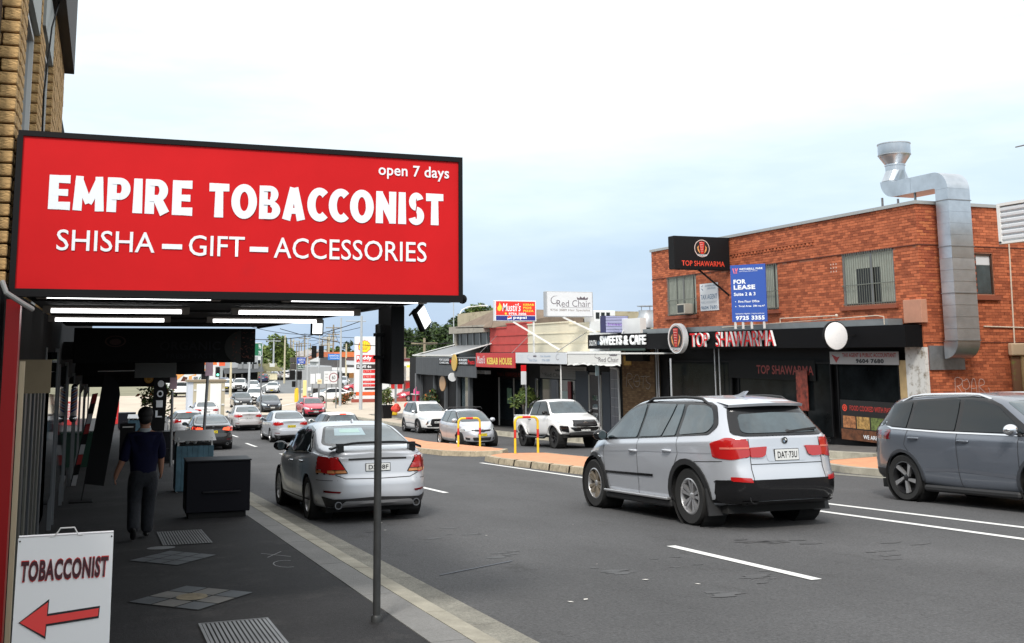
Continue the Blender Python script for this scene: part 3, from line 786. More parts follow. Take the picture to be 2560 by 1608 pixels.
def suv(name, S, kind='x', plate='DAT·73U', pm=PLATEW, lens=LENS):
    if kind == 'x':
        sp = dict(W=1.93, yF=2.33, yR=-2.50, wb=2.933, wheelR=.385, arch=.435, rim=(5, 'double', ALLOY), frontrim=ALLOYB, paint=S, tyreW=.27, rimf=.64,
            top=[(-2.5, 1.655), (-2.2, 1.69), (-1.2, 1.745), (0, 1.745), (.35, 1.70), (.55, 1.63), (1.32, 1.16), (1.75, 1.09), (2.2, .96), (2.33, .84)],
            belt=[(-2.5, 1.20), (-1.5, 1.17), (0, 1.12), (1.3, 1.07), (2.33, .75)], bot=[(-2.5, .36), (-1.9, .27), (0, .26), (2.1, .27), (2.33, .3)],
            rear=[(.3, .04), (.5, .0), (.72, .0), (.78, .05), (1.18, .09), (1.64, .46)], front=[(.2, .05), (.5, 0), (.9, .08)], pf=3.8, pr=6.5, tum=.40, shoulder=.045)
    else:
        sp = dict(W=1.86, yF=2.32, yR=-2.38, wb=2.706, wheelR=.37, arch=.415, rim=(5, 'swirl', ALLOY), paint=S, tyreW=.25, rimf=.72,
            top=[(-2.38, 1.60), (-2.0, 1.66), (-1.0, 1.715), (0, 1.71), (.4, 1.66), (.6, 1.60), (1.38, 1.15), (1.8, 1.09), (2.2, .98), (2.32, .84)],
            belt=[(-2.38, 1.17), (-1.5, 1.14), (0, 1.08), (1.3, 1.05), (2.32, .78)], bot=[(-2.38, .34), (0, .24), (2.32, .28)],
            rear=[(.3, .04), (.5, .0), (.75, .0), (.80, .04), (1.15, .07), (1.6, .42)], front=[(.2, .04), (.5, 0), (.9, .05)], pf=4.2, pr=4.5, tum=.36, shoulder=.04)
    c = Car(name, sp); x5 = kind == 'x'; yb = sp['yR']
    if x5:
        out = rnd([(-1.93, 1.22), (-2.03, 1.33), (-1.86, 1.60), (-1.70, 1.655), (0, 1.69), (.30, 1.64), (.52, 1.56), (1.20, 1.12), (1.1, 1.095), (-.4, 1.155)], .05)
        panes = [rnd([(-.04, 1.155), (-.04, 1.645), (.26, 1.60), (.48, 1.53), (1.04, 1.13)], .04), rnd([(-.12, 1.165), (-.12, 1.65), (-.92, 1.635), (-.76, 1.185)], .03), rnd([(-.80, 1.185), (-.96, 1.63), (-1.14, 1.63), (-1.14, 1.20)], .02), rnd([(-1.24, 1.21), (-1.24, 1.625), (-1.66, 1.61), (-1.80, 1.57), (-1.95, 1.34), (-1.88, 1.25)], .06)]
    else:
        out = rnd([(-1.80, 1.20), (-1.92, 1.55), (-1.80, 1.60), (0, 1.66), (.36, 1.61), (.58, 1.53), (1.24, 1.11), (1.1, 1.085), (-.4, 1.12)], .03)
        panes = [rnd([(-.10, 1.13), (-.10, 1.61), (.30, 1.575), (.54, 1.50), (1.08, 1.12)], .03), rnd([(-.20, 1.135), (-.20, 1.615), (-1.10, 1.59), (-1.16, 1.17)], .03), rnd([(-1.24, 1.175), (-1.20, 1.585), (-1.72, 1.55), (-1.66, 1.20)], .02)]
    c.dlo(out, panes, GLASSL if x5 else None)
    # rear end
    if x5:
        c.drape('rear_window', rnd(sym([(0, 1.20), (.60, 1.20), (.725, 1.23), (.585, 1.56), (.54, 1.60), (0, 1.62)]), .04), 'rear', GLOSSB, .010, step=.04)
        c.drape('rear_glass', rnd(sym([(0, 1.235), (.54, 1.235), (.61, 1.26), (.52, 1.48), (0, 1.50)]), .05), 'rear', GLASSL, .016, step=.05)
        m = MB()
        for i in range(12):
            x0, x1 = -.60+1.20*i/12, -.60+1.20*(i+1)/12
            def q(x): y = -2.21+.14*(abs(x)/.60)**3; return y, 1.628-.02*(abs(x)/.66)**2
            (ya, za), (yb_, zb_) = q(x0), q(x1)
            m.add([(x0, ya, za), (x1, yb_, zb_), (x1, yb_+.3, zb_+.05), (x0, ya+.3, za+.05), (x0, ya+.02, za-.035), (x1, yb_+.02, zb_-.035), (x1, yb_+.3, zb_), (x0, ya+.3, za)], [(0, 3, 2, 1), (4, 5, 6, 7), (0, 1, 5, 4)])
        m.build('roof_spoiler', S, c.root, True)
        c.mirror2('tail_lamp', rnd([(.56, .94), (.56, 1.12), (.78, 1.19), (.89, 1.12), (.89, .92), (.78, .90)], .03), 'rear', lens, .008, step=.04)
        c.mirror2('boot_lamp', rnd([(.56, .93), (.555, 1.055), (.30, 1.065), (.34, .95), (.40, .925)], .02), 'rear', lens, .016)
        for q in (1, -1): c.drape('tail_lamp_side', rnd([(-2.48, .92), (-2.48, 1.15), (-2.36, 1.17), (-2.31, 1.11), (-2.33, .98), (-2.38, .93)], .03), 'side', lens, .008, sx=q)
        for q in (1, -1): c.drape('tail_lamp_band', [(q*.56, 1.04), (q*.56, 1.062), (q*.85, 1.06), (q*.85, 1.035)], 'rear', M('lens_line', (.62, .16, .12), .2), .012)
        c.seams([[(-.555, 1.17), (-.56, .62), (.56, .62), (.555, 1.17)], [(-.56, .84), (.56, .84)]], 'rear', .01)
        c.drape('tailgate_recess', rnd([(-.30, .87), (-.33, 1.04), (.33, 1.04), (.30, .87)], .04), 'rear', S, .004)
        c.drape('rear_bumper', rnd([(-.93, .34), (-.93, .63), (-.80, .645), (.80, .645), (.93, .63), (.93, .34)], .03), 'rear', GLOSSB, .016, step=.05)
        c.drape('bumper_blade', rnd([(-.66, .33), (-.70, .375), (.70, .375), (.66, .33)], .02), 'rear', PLASTIC, .03)
        for q in (1, -1): c.drape('bumper_side', rnd([(-2.46, .35), (-2.46, .64), (-2.34, .63), (-2.20, .50), (-2.12, .35)], .03), 'side', GLOSSB, .012, sx=q)
        c.mirror2('reflector', rnd([(.58, .61), (.60, .665), (.80, .685), (.80, .63)], .015), 'rear', LENS, .022)
        for q in (1, -1):
            m = MB(); m.lathe([(.001, .04), (.055, .04), (.06, 0), (.07, 0), (.07, .12)], (q*.56, -2.47, .41), 'y', 20); m.build('exhaust_tip', PLASTIC, c.root, True)
        c.plate(.95, plate, pm, w=.37, h=.14); c.badge(1.135, 'round', r=.045)
        p, n = c.hit((.72, -6, 1.12), (0, 1, 0))
        pl = Plane((.58, p.y-.012, 1.09), (.24, .0, 0), (0, 0, .06)); text(c.root, pl, 'X5', .1, 0, .95, 1, GLOSSB, .002, bold=.01, name='badge_letters')
        p, n = c.hit((.1, -6, 1.245), (0, 1, 0)); m = MB(); m.bar(p+Vector((0, -.02, 0)), p+Vector((.46, -.0, .04)), .03, .03); m.ball(p+Vector((0, -.01, 0)), (.05, .03, .03)); m.build('rear_wiper', PLASTIC, c.root)
        c.rails(-1.75, .05, PLASTIC, .66, .055)
        m = MB(); m.prism([(-1.55, 1.725), (-1.25, 1.735), (-1.45, 1.755), (-1.60, 1.80), (-1.66, 1.80)], -.02, .02, 'x'); m.build('aerial', S, c.root)
        for ay in (sp['wb']/2, -sp['wb']/2):
            for q in (1, -1): c.drape('arch_trim', arch_ring(sp, ay, .075, -.30), 'side', PLASTIC, .014, sx=q, step=.05)
        c.strip('side_moulding', [(-.55, .62), (1.0, .60)], 'side', .035, GLOSSB, .012)
        m = MB()
        for q in (1, -1): m.cbox(q*.86, q*1.0, -.98, 1.0, .30, .335, .008)
        m.build('side_step', ALLOY, c.root)
        m = MB()
        for q in (1, -1): m.cbox(q*.80, q*.955, -1.0, 1.02, .20, .30, .02)
        m.build('sill', PLASTIC, c.root)
        m = MB()
        for q in (1, -1): m.add([(q*.955, -1.90, .52), (q*.70, -1.90, .52), (q*.70, -1.97, .17), (q*.965, -1.97, .17), (q*.955, -1.93, .52), (q*.70, -1.93, .52), (q*.70, -2.0, .17), (q*.965, -2.0, .17)], [(0, 1, 2, 3), (4, 7, 6, 5), (0, 3, 7, 4), (1, 5, 6, 2), (3, 2, 6, 7)])
        m.build('mud_flap', PLASTIC, c.root)
        c.seams([[(-.09, 1.14), (-.09, .45), (-.04, .30)], [(1.06, 1.05), (1.04, .62), (.98, .30)], [(-1.2, 1.19), (-1.26, .95), (-1.10, .72)], [(-2.2, .88), (-1.65, .86)]], 'side')
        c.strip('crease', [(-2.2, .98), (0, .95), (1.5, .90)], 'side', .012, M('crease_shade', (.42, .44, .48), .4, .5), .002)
        c.handles([(.02, .955), (-.98, .985)], SILVER)
        c.mirrors(1.02, 1.12, GLOSSB, .14)
        m = MB(); m.prism([(1.16, .82), (1.24, .845), (1.20, .79)], -.965, -.945, 'x'); m.build('side_marker', CHROME, c.root)
    else:
        c.drape('rear_window', rnd(sym([(0, 1.17), (.62, 1.17), (.76, 1.20), (.66, 1.54), (0, 1.57)]), .05), 'rear', GLASS, .005)
        c.mirror2('tail_lamp', rnd([(.36, 1.02), (.38, 1.09), (.88, 1.14), (.92, 1.05), (.90, .98)], .02), 'rear', LENSD, .008)
        for q in (1, -1): c.drape('tail_lamp_side', rnd([(-2.36, .99), (-2.36, 1.12), (-2.02, 1.12), (-2.1, 1.07)], .02), 'side', LENSD, .008, sx=q)
        c.plate(.84, plate, pm); c.badge(1.05, 'v')
        c.drape('rear_bumper', rnd([(-.8, .34), (-.84, .5), (.84, .5), (.8, .34)], .04), 'rear', PLASTIC, .012)
        c.rails(-1.5, .35, CHROME if kind == 'o' else SILVER, .62, .035)
        for ay in (sp['wb']/2, -sp['wb']/2):
            for q in (1, -1): c.drape('arch_trim', arch_ring(sp, ay, .045, -.2), 'side', M('arch_grey', (.06, .065, .075), .4, .3) if kind == 'o' else PLASTIC, .010, sx=q, step=.05)
        c.strip('window_beading', [(-1.83, 1.60), (-1.90, 1.55), (-1.78, 1.21), (-1.60, 1.165), (-.4, 1.115), (1.15, 1.088)], 'side', .022, CHROME, .010)
        m = MB()
        for q in (1, -1): m.cbox(q*.80, q*.925, -.92, .93, .19, .29, .03)
        m.build('sill', PLASTIC, c.root)
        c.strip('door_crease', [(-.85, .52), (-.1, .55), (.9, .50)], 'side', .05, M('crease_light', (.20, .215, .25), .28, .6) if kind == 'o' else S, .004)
        c.seams([[(-.15, 1.1), (-.15, .5), (-.12, .28)], [(.99, 1.05), (.97, .6), (.92, .28)], [(-1.2, 1.14), (-1.28, .9), (-1.02, .6)], [(-1.75, .98), (-1.62, 1.0), (-1.62, 1.10), (-1.78, 1.10)]], 'side')
        c.handles([(-.02, .985), (-1.05, 1.01)], S); c.mirrors(1.0, 1.12, CHROME if kind == 'o' else S, .15)
    f = sp['yF']
    if x5:
        c.mirror2('head_lamp', rnd([(.45, .74), (.46, .86), (.80, .90), (.88, .80), (.80, .74)], .04), 'front', LAMP, .006)
        c.mirror2('grille', rnd([(.04, .66), (.03, .84), (.28, .84), (.30, .70)], .05), 'front', GLOSSB, .006)
    else:
        c.mirror2('head_lamp', rnd([(.44, .78), (.46, .88), (.80, .92), (.88, .84), (.80, .76)], .03), 'front', LAMP, .008)
        c.mirror2('chrome_blade', rnd([(.30, .80), (.50, .76), (.66, .48), (.60, .46), (.44, .66)], .02), 'front', CHROME, .012)
        c.drape('grille', rnd([(-.42, .50), (-.34, .78), (.34, .78), (.42, .50), (.3, .40), (-.3, .40)], .03), 'front', GLOSSB, .008)
    c.drape('windscreen', rnd(sym([(0, 1.19 if x5 else 1.18), (.66, 1.18), (.76, 1.20), (.60, 1.60), (0, 1.63)] if x5 else [(0, 1.18), (.66, 1.17), (.74, 1.19), (.60, 1.57), (0, 1.60)]), .05), 'front', GLASSL, .006)
    c.drape('lower_grille', rnd([(-.55, .34), (-.6, .42), (.6, .42), (.55, .34)], .03), 'front', PLASTIC, .008)
    c.plate(.60, plate, pm, 'front')
    return c.root
def ute(name, S):
    sp = dict(W=1.86, yF=2.52, yR=-2.80, wb=3.085, wheelR=.42, arch=.47, rim=(6, 'dark', DARKALLOY), paint=S, tyreW=.30, rimf=.60, low=.0,
        top=[(-2.8, 1.20), (-2.7, 1.235), (-1.05, 1.245), (-.98, 1.26), (-.88, 1.72), (-.70, 1.84), (0, 1.875), (.35, 1.85), (.58, 1.78), (1.22, 1.30), (1.6, 1.25), (2.3, 1.14), (2.52, 1.0)],
        belt=[(-2.8, 1.17), (-1, 1.2), (0, 1.22), (1.2, 1.19), (2.52, .92)], bot=[(-2.8, .62), (-1.5, .50), (0, .46), (2.3, .52), (2.52, .62)],
        rear=[(.3, .0), (2, 0)], front=[(.5, .10), (.7, 0), (.95, .02), (1.15, .10)], pf=5, pr=14, tum=.34, shoulder=.05)
    c = Car(name, sp)
    out = rnd([(-.82, 1.25), (-.80, 1.74), (-.6, 1.79), (.32, 1.80), (.54, 1.72), (1.12, 1.245), (0, 1.24)], .04)
    c.dlo(out, [rnd([(-.02, 1.27), (-.02, 1.765), (.30, 1.76), (.50, 1.69), (.98, 1.27)], .04), rnd([(-.10, 1.27), (-.10, 1.765), (-.58, 1.755), (-.74, 1.70), (-.76, 1.29)], .03)])
    c.drape('windscreen', rnd(sym([(0, 1.32), (.68, 1.31), (.76, 1.33), (.62, 1.76), (0, 1.79)]), .05), 'front', GLASSL, .006)
    c.drape('rear_window', rnd(sym([(0, 1.32), (.66, 1.32), (.58, 1.70), (0, 1.72)]), .05), 'rear', GLASS, .006)
    c.drape('grille', rnd([(-.50, .84), (-.42, .82), (.42, .82), (.50, .84), (.46, 1.05), (-.46, 1.05)], .03), 'front', GLOSSB, .012)
    for z in (.88, .93, .98): c.strip('grille_bar', [(-.44, z), (.44, z)], 'front', .014, M('dull_grille_bar', (.10, .10, .105), .4), .02)
    c.strip('grille_surround', [(-.50, .84), (-.46, 1.06), (.46, 1.06), (.50, .84)], 'front', .03, GLOSSB, .022)
    c.mirror2('head_lamp', rnd([(.52, .94), (.48, 1.06), (.84, 1.12), (.90, 1.06), (.86, .98)], .03), 'front', LAMP, .008)
    c.mirror2('fog_housing', rnd([(.62, .60), (.66, .84), (.84, .86), (.82, .66)], .03), 'front', GLOSSB, .010)
    c.drape('lower_grille', rnd([(-.56, .74), (-.60, .80), (.60, .80), (.56, .74), (.44, .66), (-.44, .66)], .02), 'front', GLOSSB, .012)
    c.badge(.94, 'oval', 'front', .06); c.plate(.70, 'FTH·1Z', PLATEW, 'front')
    m = MB(); m.cbox(-.6, .6, 2.30, 2.50, .48, .60, .03); m.build('bash_plate', PLASTIC, c.root)
    for q in (1, -1):
        for ay in (sp['wb']/2, -sp['wb']/2): c.drape('arch_flare', arch_ring(sp, ay, .07, -.1), 'side', S, .05, sx=q, step=.05, rim=.06)
    m = MB()
    for q in (1, -1): m.tube([(q*.98, -1.0, .46), (q*1.0, -.9, .40), (q*1.0, .8, .40), (q*.95, .95, .46)], .045, 10)
    m.build('side_step', GLOSSB, c.root, True)
    c.seams([[(-.06, 1.22), (-.06, .6), (-.03, .5)], [(1.02, 1.18), (1.0, .7), (.95, .5)], [(-.84, 1.22), (-.84, .9)], [(-.98, 1.2), (-.98, .55)]], 'side')
    c.mirrors(.98, 1.30, GLOSSB, .17); c.handles([(.06, 1.06), (-.72, 1.08)], GLOSSB)
    m = MB()
    m.tube([(-.74, -1.35, 1.25), (-.70, -1.12, 1.66), (-.55, -1.08, 1.78), (.55, -1.08, 1.78), (.70, -1.12, 1.66), (.74, -1.35, 1.25)], .038, 10)
    m.build('sports_bar', GLOSSB, c.root, True)
    m = MB(); m.cbox(-.80, .80, -2.74, -1.15, 1.225, 1.265, .01); m.build('tray_cover', S, c.root)
    c.mirror2('tail_lamp', rnd([(.78, .84), (.78, 1.14), (.92, 1.14), (.92, .84)], .02), 'rear', LENS, .006)
    m = MB(); m.tube([(-.35, .9, 1.70), (-.35, .80, 1.95)], .008, 6); m.build('aerial', PLASTIC, c.root)
    m = MB(); m.cbox(-.45, .45, -2.6, 2.2, .40, .56, .03); m.build('chassis', UNDER, c.root)
    return c.root
# ------------------------------------------------------------------ put a car on the road
def seat(o, x, y, rz, label, group, cat='car', cross=0.0):
    a = slope(y); fwd = 1 if abs(rz) < 1.57 else -1
    n = Matrix.Rotation(a, 4, 'X') @ Matrix.Rotation(rz, 4, 'Z')
    o.rotation_euler = n.to_euler(); o.location = (x, y, zg(y)+.002)
    o['label'] = label; o['category'] = cat
    if group: o['group'] = group
    return o
def repaint(o, mp):
    def rec(k):
        if k.type == 'MESH':
            for i, s_ in enumerate(k.material_slots):
                if s_.material in mp:
                    nm = mp[s_.material]; s_.link = 'OBJECT'; s_.material = nm
        for c in k.children: rec(c)
    rec(o); return o
PROTO = {}
def new_car(key, builder, x, y, rz, label, group, rp=None, cat='car'):
    if key not in PROTO:
        o = builder(); PROTO[key] = o; flush_text(); [split_loose(k) for k in list(o.children_recursive)]
    else:
        o = copy_thing(PROTO[key], (0, 0, 0)); o.name = PROTO[key].name.split('.')[0]
    if rp: repaint(o, rp)
    return seat(o, x, y, rz, label, group, cat)
# ------------------------------------------------------------------ ground, road, kerbs
def struct(o): o['kind'] = 'structure'; return o
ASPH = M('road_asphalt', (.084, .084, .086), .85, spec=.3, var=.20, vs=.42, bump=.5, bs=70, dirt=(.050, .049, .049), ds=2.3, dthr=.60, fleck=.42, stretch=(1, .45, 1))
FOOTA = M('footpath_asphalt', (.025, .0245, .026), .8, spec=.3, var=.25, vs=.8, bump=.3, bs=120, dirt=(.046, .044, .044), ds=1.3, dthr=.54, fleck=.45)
CONC = M('kerb_strip_concrete', (.215, .212, .205), .85, var=.14, vs=1.3, bump=.3, bs=90, dirt=(.16, .15, .14), ds=2.2, dthr=.62, fleck=.16)
KERBY = M('kerb_cream_concrete', (.36, .335, .27), .85, var=.30, vs=2.2, bump=.2, bs=90, dirt=(.28, .25, .20), ds=3, dthr=.58, fleck=.1)
GUTC = M('gutter_concrete', (.235, .225, .19), .85, var=.22, vs=2.5, bump=.6, bs=60, dirt=(.12, .115, .10), ds=2, dthr=.56, fleck=.35)
PALE = M('pale_concrete', (.52, .45, .36), .85, var=.12, vs=.25, dirt=(.38, .31, .24), ds=.4, dthr=.58)
LINE = M('line_paint', (.74, .74, .72), .6, dirt=(.25, .25, .25), ds=9, dthr=.64)
ORANGE = M('orange_paving', (.62, .29, .155), .85, var=.14, vs=3, dirt=(.42, .24, .16), ds=2.5, dthr=.6, fleck=.15)
ISKERB = M('island_kerb_stone', (.44, .37, .26), .9, var=.3, vs=6, bump=.5, bs=30, dirt=(.16, .13, .10), ds=7, dthr=.55)
GRASS = M('scrub_ground', (.10, .12, .05), .95, var=.3, vs=.2)
def ys(a, b, st=2.0):
    n = max(1, int(math.ceil((b-a)/st))); return [a+(b-a)*i/n for i in range(n+1)]
def sheet(mb, x0, x1, a, b, dz, st=2.0, x0f=None, x1f=None):
    Y = ys(a, b, st); vs = []
    for y in Y:
        xa = x0f(y) if x0f else x0; xb = x1f(y) if x1f else x1
        vs += [(xa, y, zg(y)+dz), (xb, y, zg(y)+dz)]
    mb.add(vs, [(2*i, 2*i+1, 2*i+3, 2*i+2) for i in range(len(Y)-1)]); return mb
m = MB(); sheet(m, -500, 900, -40, 1500, -.02, 5); g = m.build('ground', GRASS); struct(g)
m = MB(); sheet(m, 2.6, 20.6, -14, 86, 0, 1.0); struct(m.build('road', ASPH))
m = MB(); sheet(m, -60, 75, 86, 138, .004, 2); struct(m.build('intersection_paving', PALE))
FR = lambda y: .23*(y-139)
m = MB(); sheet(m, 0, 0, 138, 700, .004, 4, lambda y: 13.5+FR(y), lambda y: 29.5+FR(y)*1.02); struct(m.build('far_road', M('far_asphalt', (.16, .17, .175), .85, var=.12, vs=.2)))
m = MB(); sheet(m, 0, 0, 138, 700, .006, 4, lambda y: -120, lambda y: 13.5+FR(y)); struct(m.build('far_verge', M('far_verge_ground', (.24, .23, .15), .9, var=.3, vs=.08)))
m = MB(); sheet(m, 0, 0, 138, 700, .006, 4, lambda y: 29.5+FR(y)*1.02, lambda y: 140+FR(y)); struct(m.build('forecourt_ground', PALE))
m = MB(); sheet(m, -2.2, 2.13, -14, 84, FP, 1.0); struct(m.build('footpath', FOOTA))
# near kerb: strip slabs, cream kerb, gutter pan, each cut into its own pieces
def rail_piece(mb, prof, a, b):          # prof (x, dz above road) run from a to b
    n = max(1, int((b-a)/1.0+.5)); Y = [a+(b-a)*i/n for i in range(n+1)]; k = len(prof); vs = []
    for y in Y: vs += [(x, y, zg(y)+z) for x, z in prof]
    mb.add(vs, [(i*k+j, i*k+j+1, (i+1)*k+j+1, (i+1)*k+j) for i in range(len(Y)-1) for j in range(k-1)])
    mb.add([vs[j] for j in range(k)]+[(prof[-1][0], a, zg(a)-.05), (prof[0][0], a, zg(a)-.05)], [tuple(range(k+2))])
kerb = thing('kerb', 'x', 'x'); del kerb['label']; del kerb['category']; struct(kerb)
def kerb_run(name, prof, mat, a, b, L, gap=.012, par=None):
    y = a
    while y < b-.1:
        e = min(b, y+L); m = MB(); rail_piece(m, prof, y+gap/2, e-gap/2); m.build(name, mat, par or kerb, fix=True); y = e
kerb_run('strip_slab', [(2.135, FP-.05), (2.135, FP+.004), (2.40, FP+.004), (2.40, FP-.05)], CONC, 3, 60, 1.9)
kerb_run('kerb_stone', [(2.405, FP-.05), (2.405, FP+.006), (2.575, FP-.004), (2.60, FP-.03), (2.615, .02), (2.615, -.05)], KERBY, 3, 60, 2.4)
kerb_run('gutter_slab', [(2.62, -.03), (2.62, .012), (2.90, .004), (3.02, .006), (3.02, -.03)], GUTC, 3, 60, 2.4)
m = MB(); sheet(m, 2.3, 2.7, -14, 84, -.03+FP*.5, 1); m.build('kerb_bed', UNDER, kerb)
m = MB(); rail_piece(m, [(2.13, FP), (2.6, FP), (2.62, 0)], 60, 84); m.build('kerb_length', KERBY, kerb)
# far side footpath, kerb and the built-out orange paving
m = MB()
m = MB(); sheet(m, 19.9, 26, -14, 80, FP+.05, 1.0); struct(m.build('far_footpath', M('far_footpath_asphalt', (.10, .095, .09), .85, var=.2, vs=1.5, dirt=(.17, .16, .15), ds=1.2)))
k2 = thing('far_kerb', 'x', 'x'); del k2['label']; del k2['category']; struct(k2)
y = 23.0
while y < 78:
    m = MB(); rail_piece(m, [(19.92, FP+.07), (19.70, FP+.06), (19.66, .01), (19.3, .006)], y+.006, y+2.39); m.build('kerb_stone', KERBY, k2); y += 2.4
bl = MB(); P = [(20, 22.6), (17.6, 22.0), (16.7, 21.2), (16.2, 19.6), (16.0, 17.0), (16.0, 2), (20, 2)]
vs = [(x, y, zg(y)+FP+.02) for x, y in P]
bl.add(vs+[(x, y, zg(y)-.02) for x, y in P], [tuple(range(7))]+[(i, (i+1) % 7, 7+(i+1) % 7, 7+i) for i in range(7)])
b = struct(bl.build('built_out_paving', ORANGE))
m = MB()
for i in range(5):
    (x0, y0), (x1, y1) = P[i], P[i+1]
    m.add([(x0, y0, zg(y0)+FP+.024), (x1, y1, zg(y1)+FP+.024), (x1-.14, y1+.02, zg(y1)+FP+.012), (x0-.14, y0+.10, zg(y0)+FP+.012), (x1-.16, y1+.02, zg(y1)+.0), (x0-.16, y0+.10, zg(y0)+.0)], [(0, 1, 2, 3), (3, 2, 4, 5)])
m.build('kerb_edge', KERBY, b)
m = MB(); sheet(m, 15.55, 15.86, 2, 21, .006, 1); m.build('gutter_pan', GUTC, b)
# far corner forecourt footpath (light)
m = MB(); sheet(m, 18.2, 40, 78, 96, FP+.02, 1); struct(m.build('corner_footpath', PALE))
m = MB(); rail_piece(m, [(18.2, FP+.03), (18.05, FP+.02), (18.0, 0)], 60, 96); m.build('kerb_length', KERBY, k2)
m = MB(); sheet(m, 18.2, 20, 60, 78, FP+.02, 1); struct(m.build('corner_verge', PALE))
# median islands
def island(name, outline, label_par=None):
    n = len(outline); cx = sum(p[0] for p in outline)/n; cy = sum(p[1] for p in outline)/n
    r = thing(name, 'x', 'x'); del r['label']; del r['category']; struct(r)
    ins = polyoff(outline, -.16)
    m = MB(); m.add([(x, y, zg(y)+.172) for x, y in ins], [tuple(range(n))]); m.build('orange_top', ORANGE, r)
    for i in range(n):
        (x0, y0), (x1, y1) = outline[i], outline[(i+1) % n]; (a0, b0), (a1, b1) = ins[i], ins[(i+1) % n]
        L = math.hypot(x1-x0, y1-y0); k = max(1, int(L/1.2))
        for j in range(k):
            t0, t1 = j/k+.004, (j+1)/k-.004
            f = lambda p, q, t: p+(q-p)*t
            A = (f(x0, x1, t0), f(y0, y1, t0)); B = (f(x0, x1, t1), f(y0, y1, t1)); C_ = (f(a0, a1, t1), f(b0, b1, t1)); D_ = (f(a0, a1, t0), f(b0, b1, t0))
            h = .165+random.uniform(-.008, .008)
            m = MB(); m.add([(A[0], A[1], zg(A[1])-.02), (B[0], B[1], zg(B[1])-.02), (B[0]+(C_[0]-B[0])*.2, B[1]+(C_[1]-B[1])*.2, zg(B[1])+h), (A[0]+(D_[0]-A[0])*.2, A[1]+(D_[1]-A[1])*.2, zg(A[1])+h), (C_[0], C_[1], zg(C_[1])+.176), (D_[0], D_[1], zg(D_[1])+.176)], [(0, 1, 2, 3), (3, 2, 4, 5)])
            m.build('kerb_stone', ISKERB, r)
    return r
def fan(xl, xr, ya, yb, tipw=.9):
    return [(xl, ya), (xr, ya), (xr, yb-tipw), (xr-.25*(xr-xl), yb), (xl+.25*(xr-xl), yb), (xl, yb-tipw)]
island('median_island', [(11.2, 34.5), (11.9, 33.0), (12.9, 32.9), (13.6, 34.2), (13.5, 44), (14.2, 60), (14.6, 71), (13.9, 72), (13.0, 60), (12.0, 46), (11.2, 38)])
island('near_median_island', [(11.0, 17.6), (12.2, 17.0), (13.0, 18.2), (13.35, 24), (13.45, 30.6), (12.2, 31.4), (11.2, 30.2), (10.95, 28.4)])
# painted markings (thin sheets 4 mm proud)
mk = MB()
def dash(x, a, b, w=.12, dz=.006): sheet(mk, x-w/2, x+w/2, a, b, dz, 1.0)
dash(6.42, 8.35, 11.0); dash(6.5, 19.7, 21.6); dash(6.5, 28.5, 30.5); dash(6.6, 47, 50.5, .14); dash(6.6, 38, 40.5)
dash(7.0, 57, 60); 
def seg(x0, y0, x1, y1, w=.13, dz=.006):
    n = max(1, int(math.hypot(x1-x0, y1-y0)/1.0)); d = Vector((x1-x0, y1-y0)).normalized(); nx, ny = -d.y*w/2, d.x*w/2
    for i in range(n):
        p = [(x0+(x1-x0)*t, y0+(y1-y0)*t) for t in (i/n, (i+1)/n)]
        mk.add([(p[0][0]-nx, p[0][1]-ny, zg(p[0][1])+dz), (p[1][0]-nx, p[1][1]-ny, zg(p[1][1])+dz), (p[1][0]+nx, p[1][1]+ny, zg(p[1][1])+dz), (p[0][0]+nx, p[0][1]+ny, zg(p[0][1])+dz)], [(0, 1, 2, 3)])
seg(10.2, -2, 10.35, 14.5); seg(10.35, 14.5, 10.75, 29.3); seg(11.3, -2, 11.15, 17.2); seg(10.95, 36, 11.6, 48); seg(11.6, 48, 12.9, 68)
seg(13.7, 31.5, 13.75, 34, .1)
for (xa, yb_) in ((16, 110), (20, 118), (24, 124)): seg(xa, yb_-9, xa+3.5, yb_, .25, .012)
struct(mk.build('road_markings', LINE))
m = MB(); mk = m
for y in (150, 165, 182, 205): seg(24.8+FR(y), y, 25.3+FR(y+3), y+3.5, .5, .02)
seg(20.5, 150, 60, 318, .35, .02)
struct(m.build('far_lane_markings', LINE))
# chalk / survey marks, patches, grates and stone diamonds on the near footpath
WORN = M('faded_paint', (.30, .30, .31), .8)
mk = MB()
seg(1.72, 11.7, 1.98, 11.3, .012, FP+.004); seg(1.74, 11.35, 1.95, 11.75, .012, FP+.004)
for i in range(8):
    a, b = math.pi*(.3+i*.16), math.pi*(.3+(i+1)*.16); seg(1.85+.13*math.cos(a), 10.8+.25*math.sin(a), 1.85+.13*math.cos(b), 10.8+.25*math.sin(b), .012, FP+.004)
tag(mk.build('spray_mark', WORN), 'thin white spray-painted survey mark on the dark footpath beside the kerb strip', 'paint mark')
mk = MB(); seg(3.3, 10.2, 4.3, 10.75, .03, .007)
struct(mk.build('faded_line', M('bluish_worn_paint', (.11, .12, .14), .8)))
random.seed(21)
lm = MB()
for i in range(10):
    x, y = random.uniform(3.2, 6.8), random.uniform(8, 17); s = random.uniform(.006, .020); a = random.random()*3
    lm.add([(x+s*math.cos(a+k*1.57)*(1.8 if k % 2 else 1), y+s*math.sin(a+k*1.57)*(1.8 if k % 2 else 1), zg(y)+.008) for k in range(4)], [(0, 1, 2, 3)])
o = lm.build('litter_flecks', M('pale_litter', (.62, .60, .56), .8)); o['kind'] = 'stuff'; o['label'] = 'pale paper flecks scattered on the near lane of the road'
TAR = M('tar_patch', (.060, .060, .061), .6, var=.2, vs=5)
tm = MB()
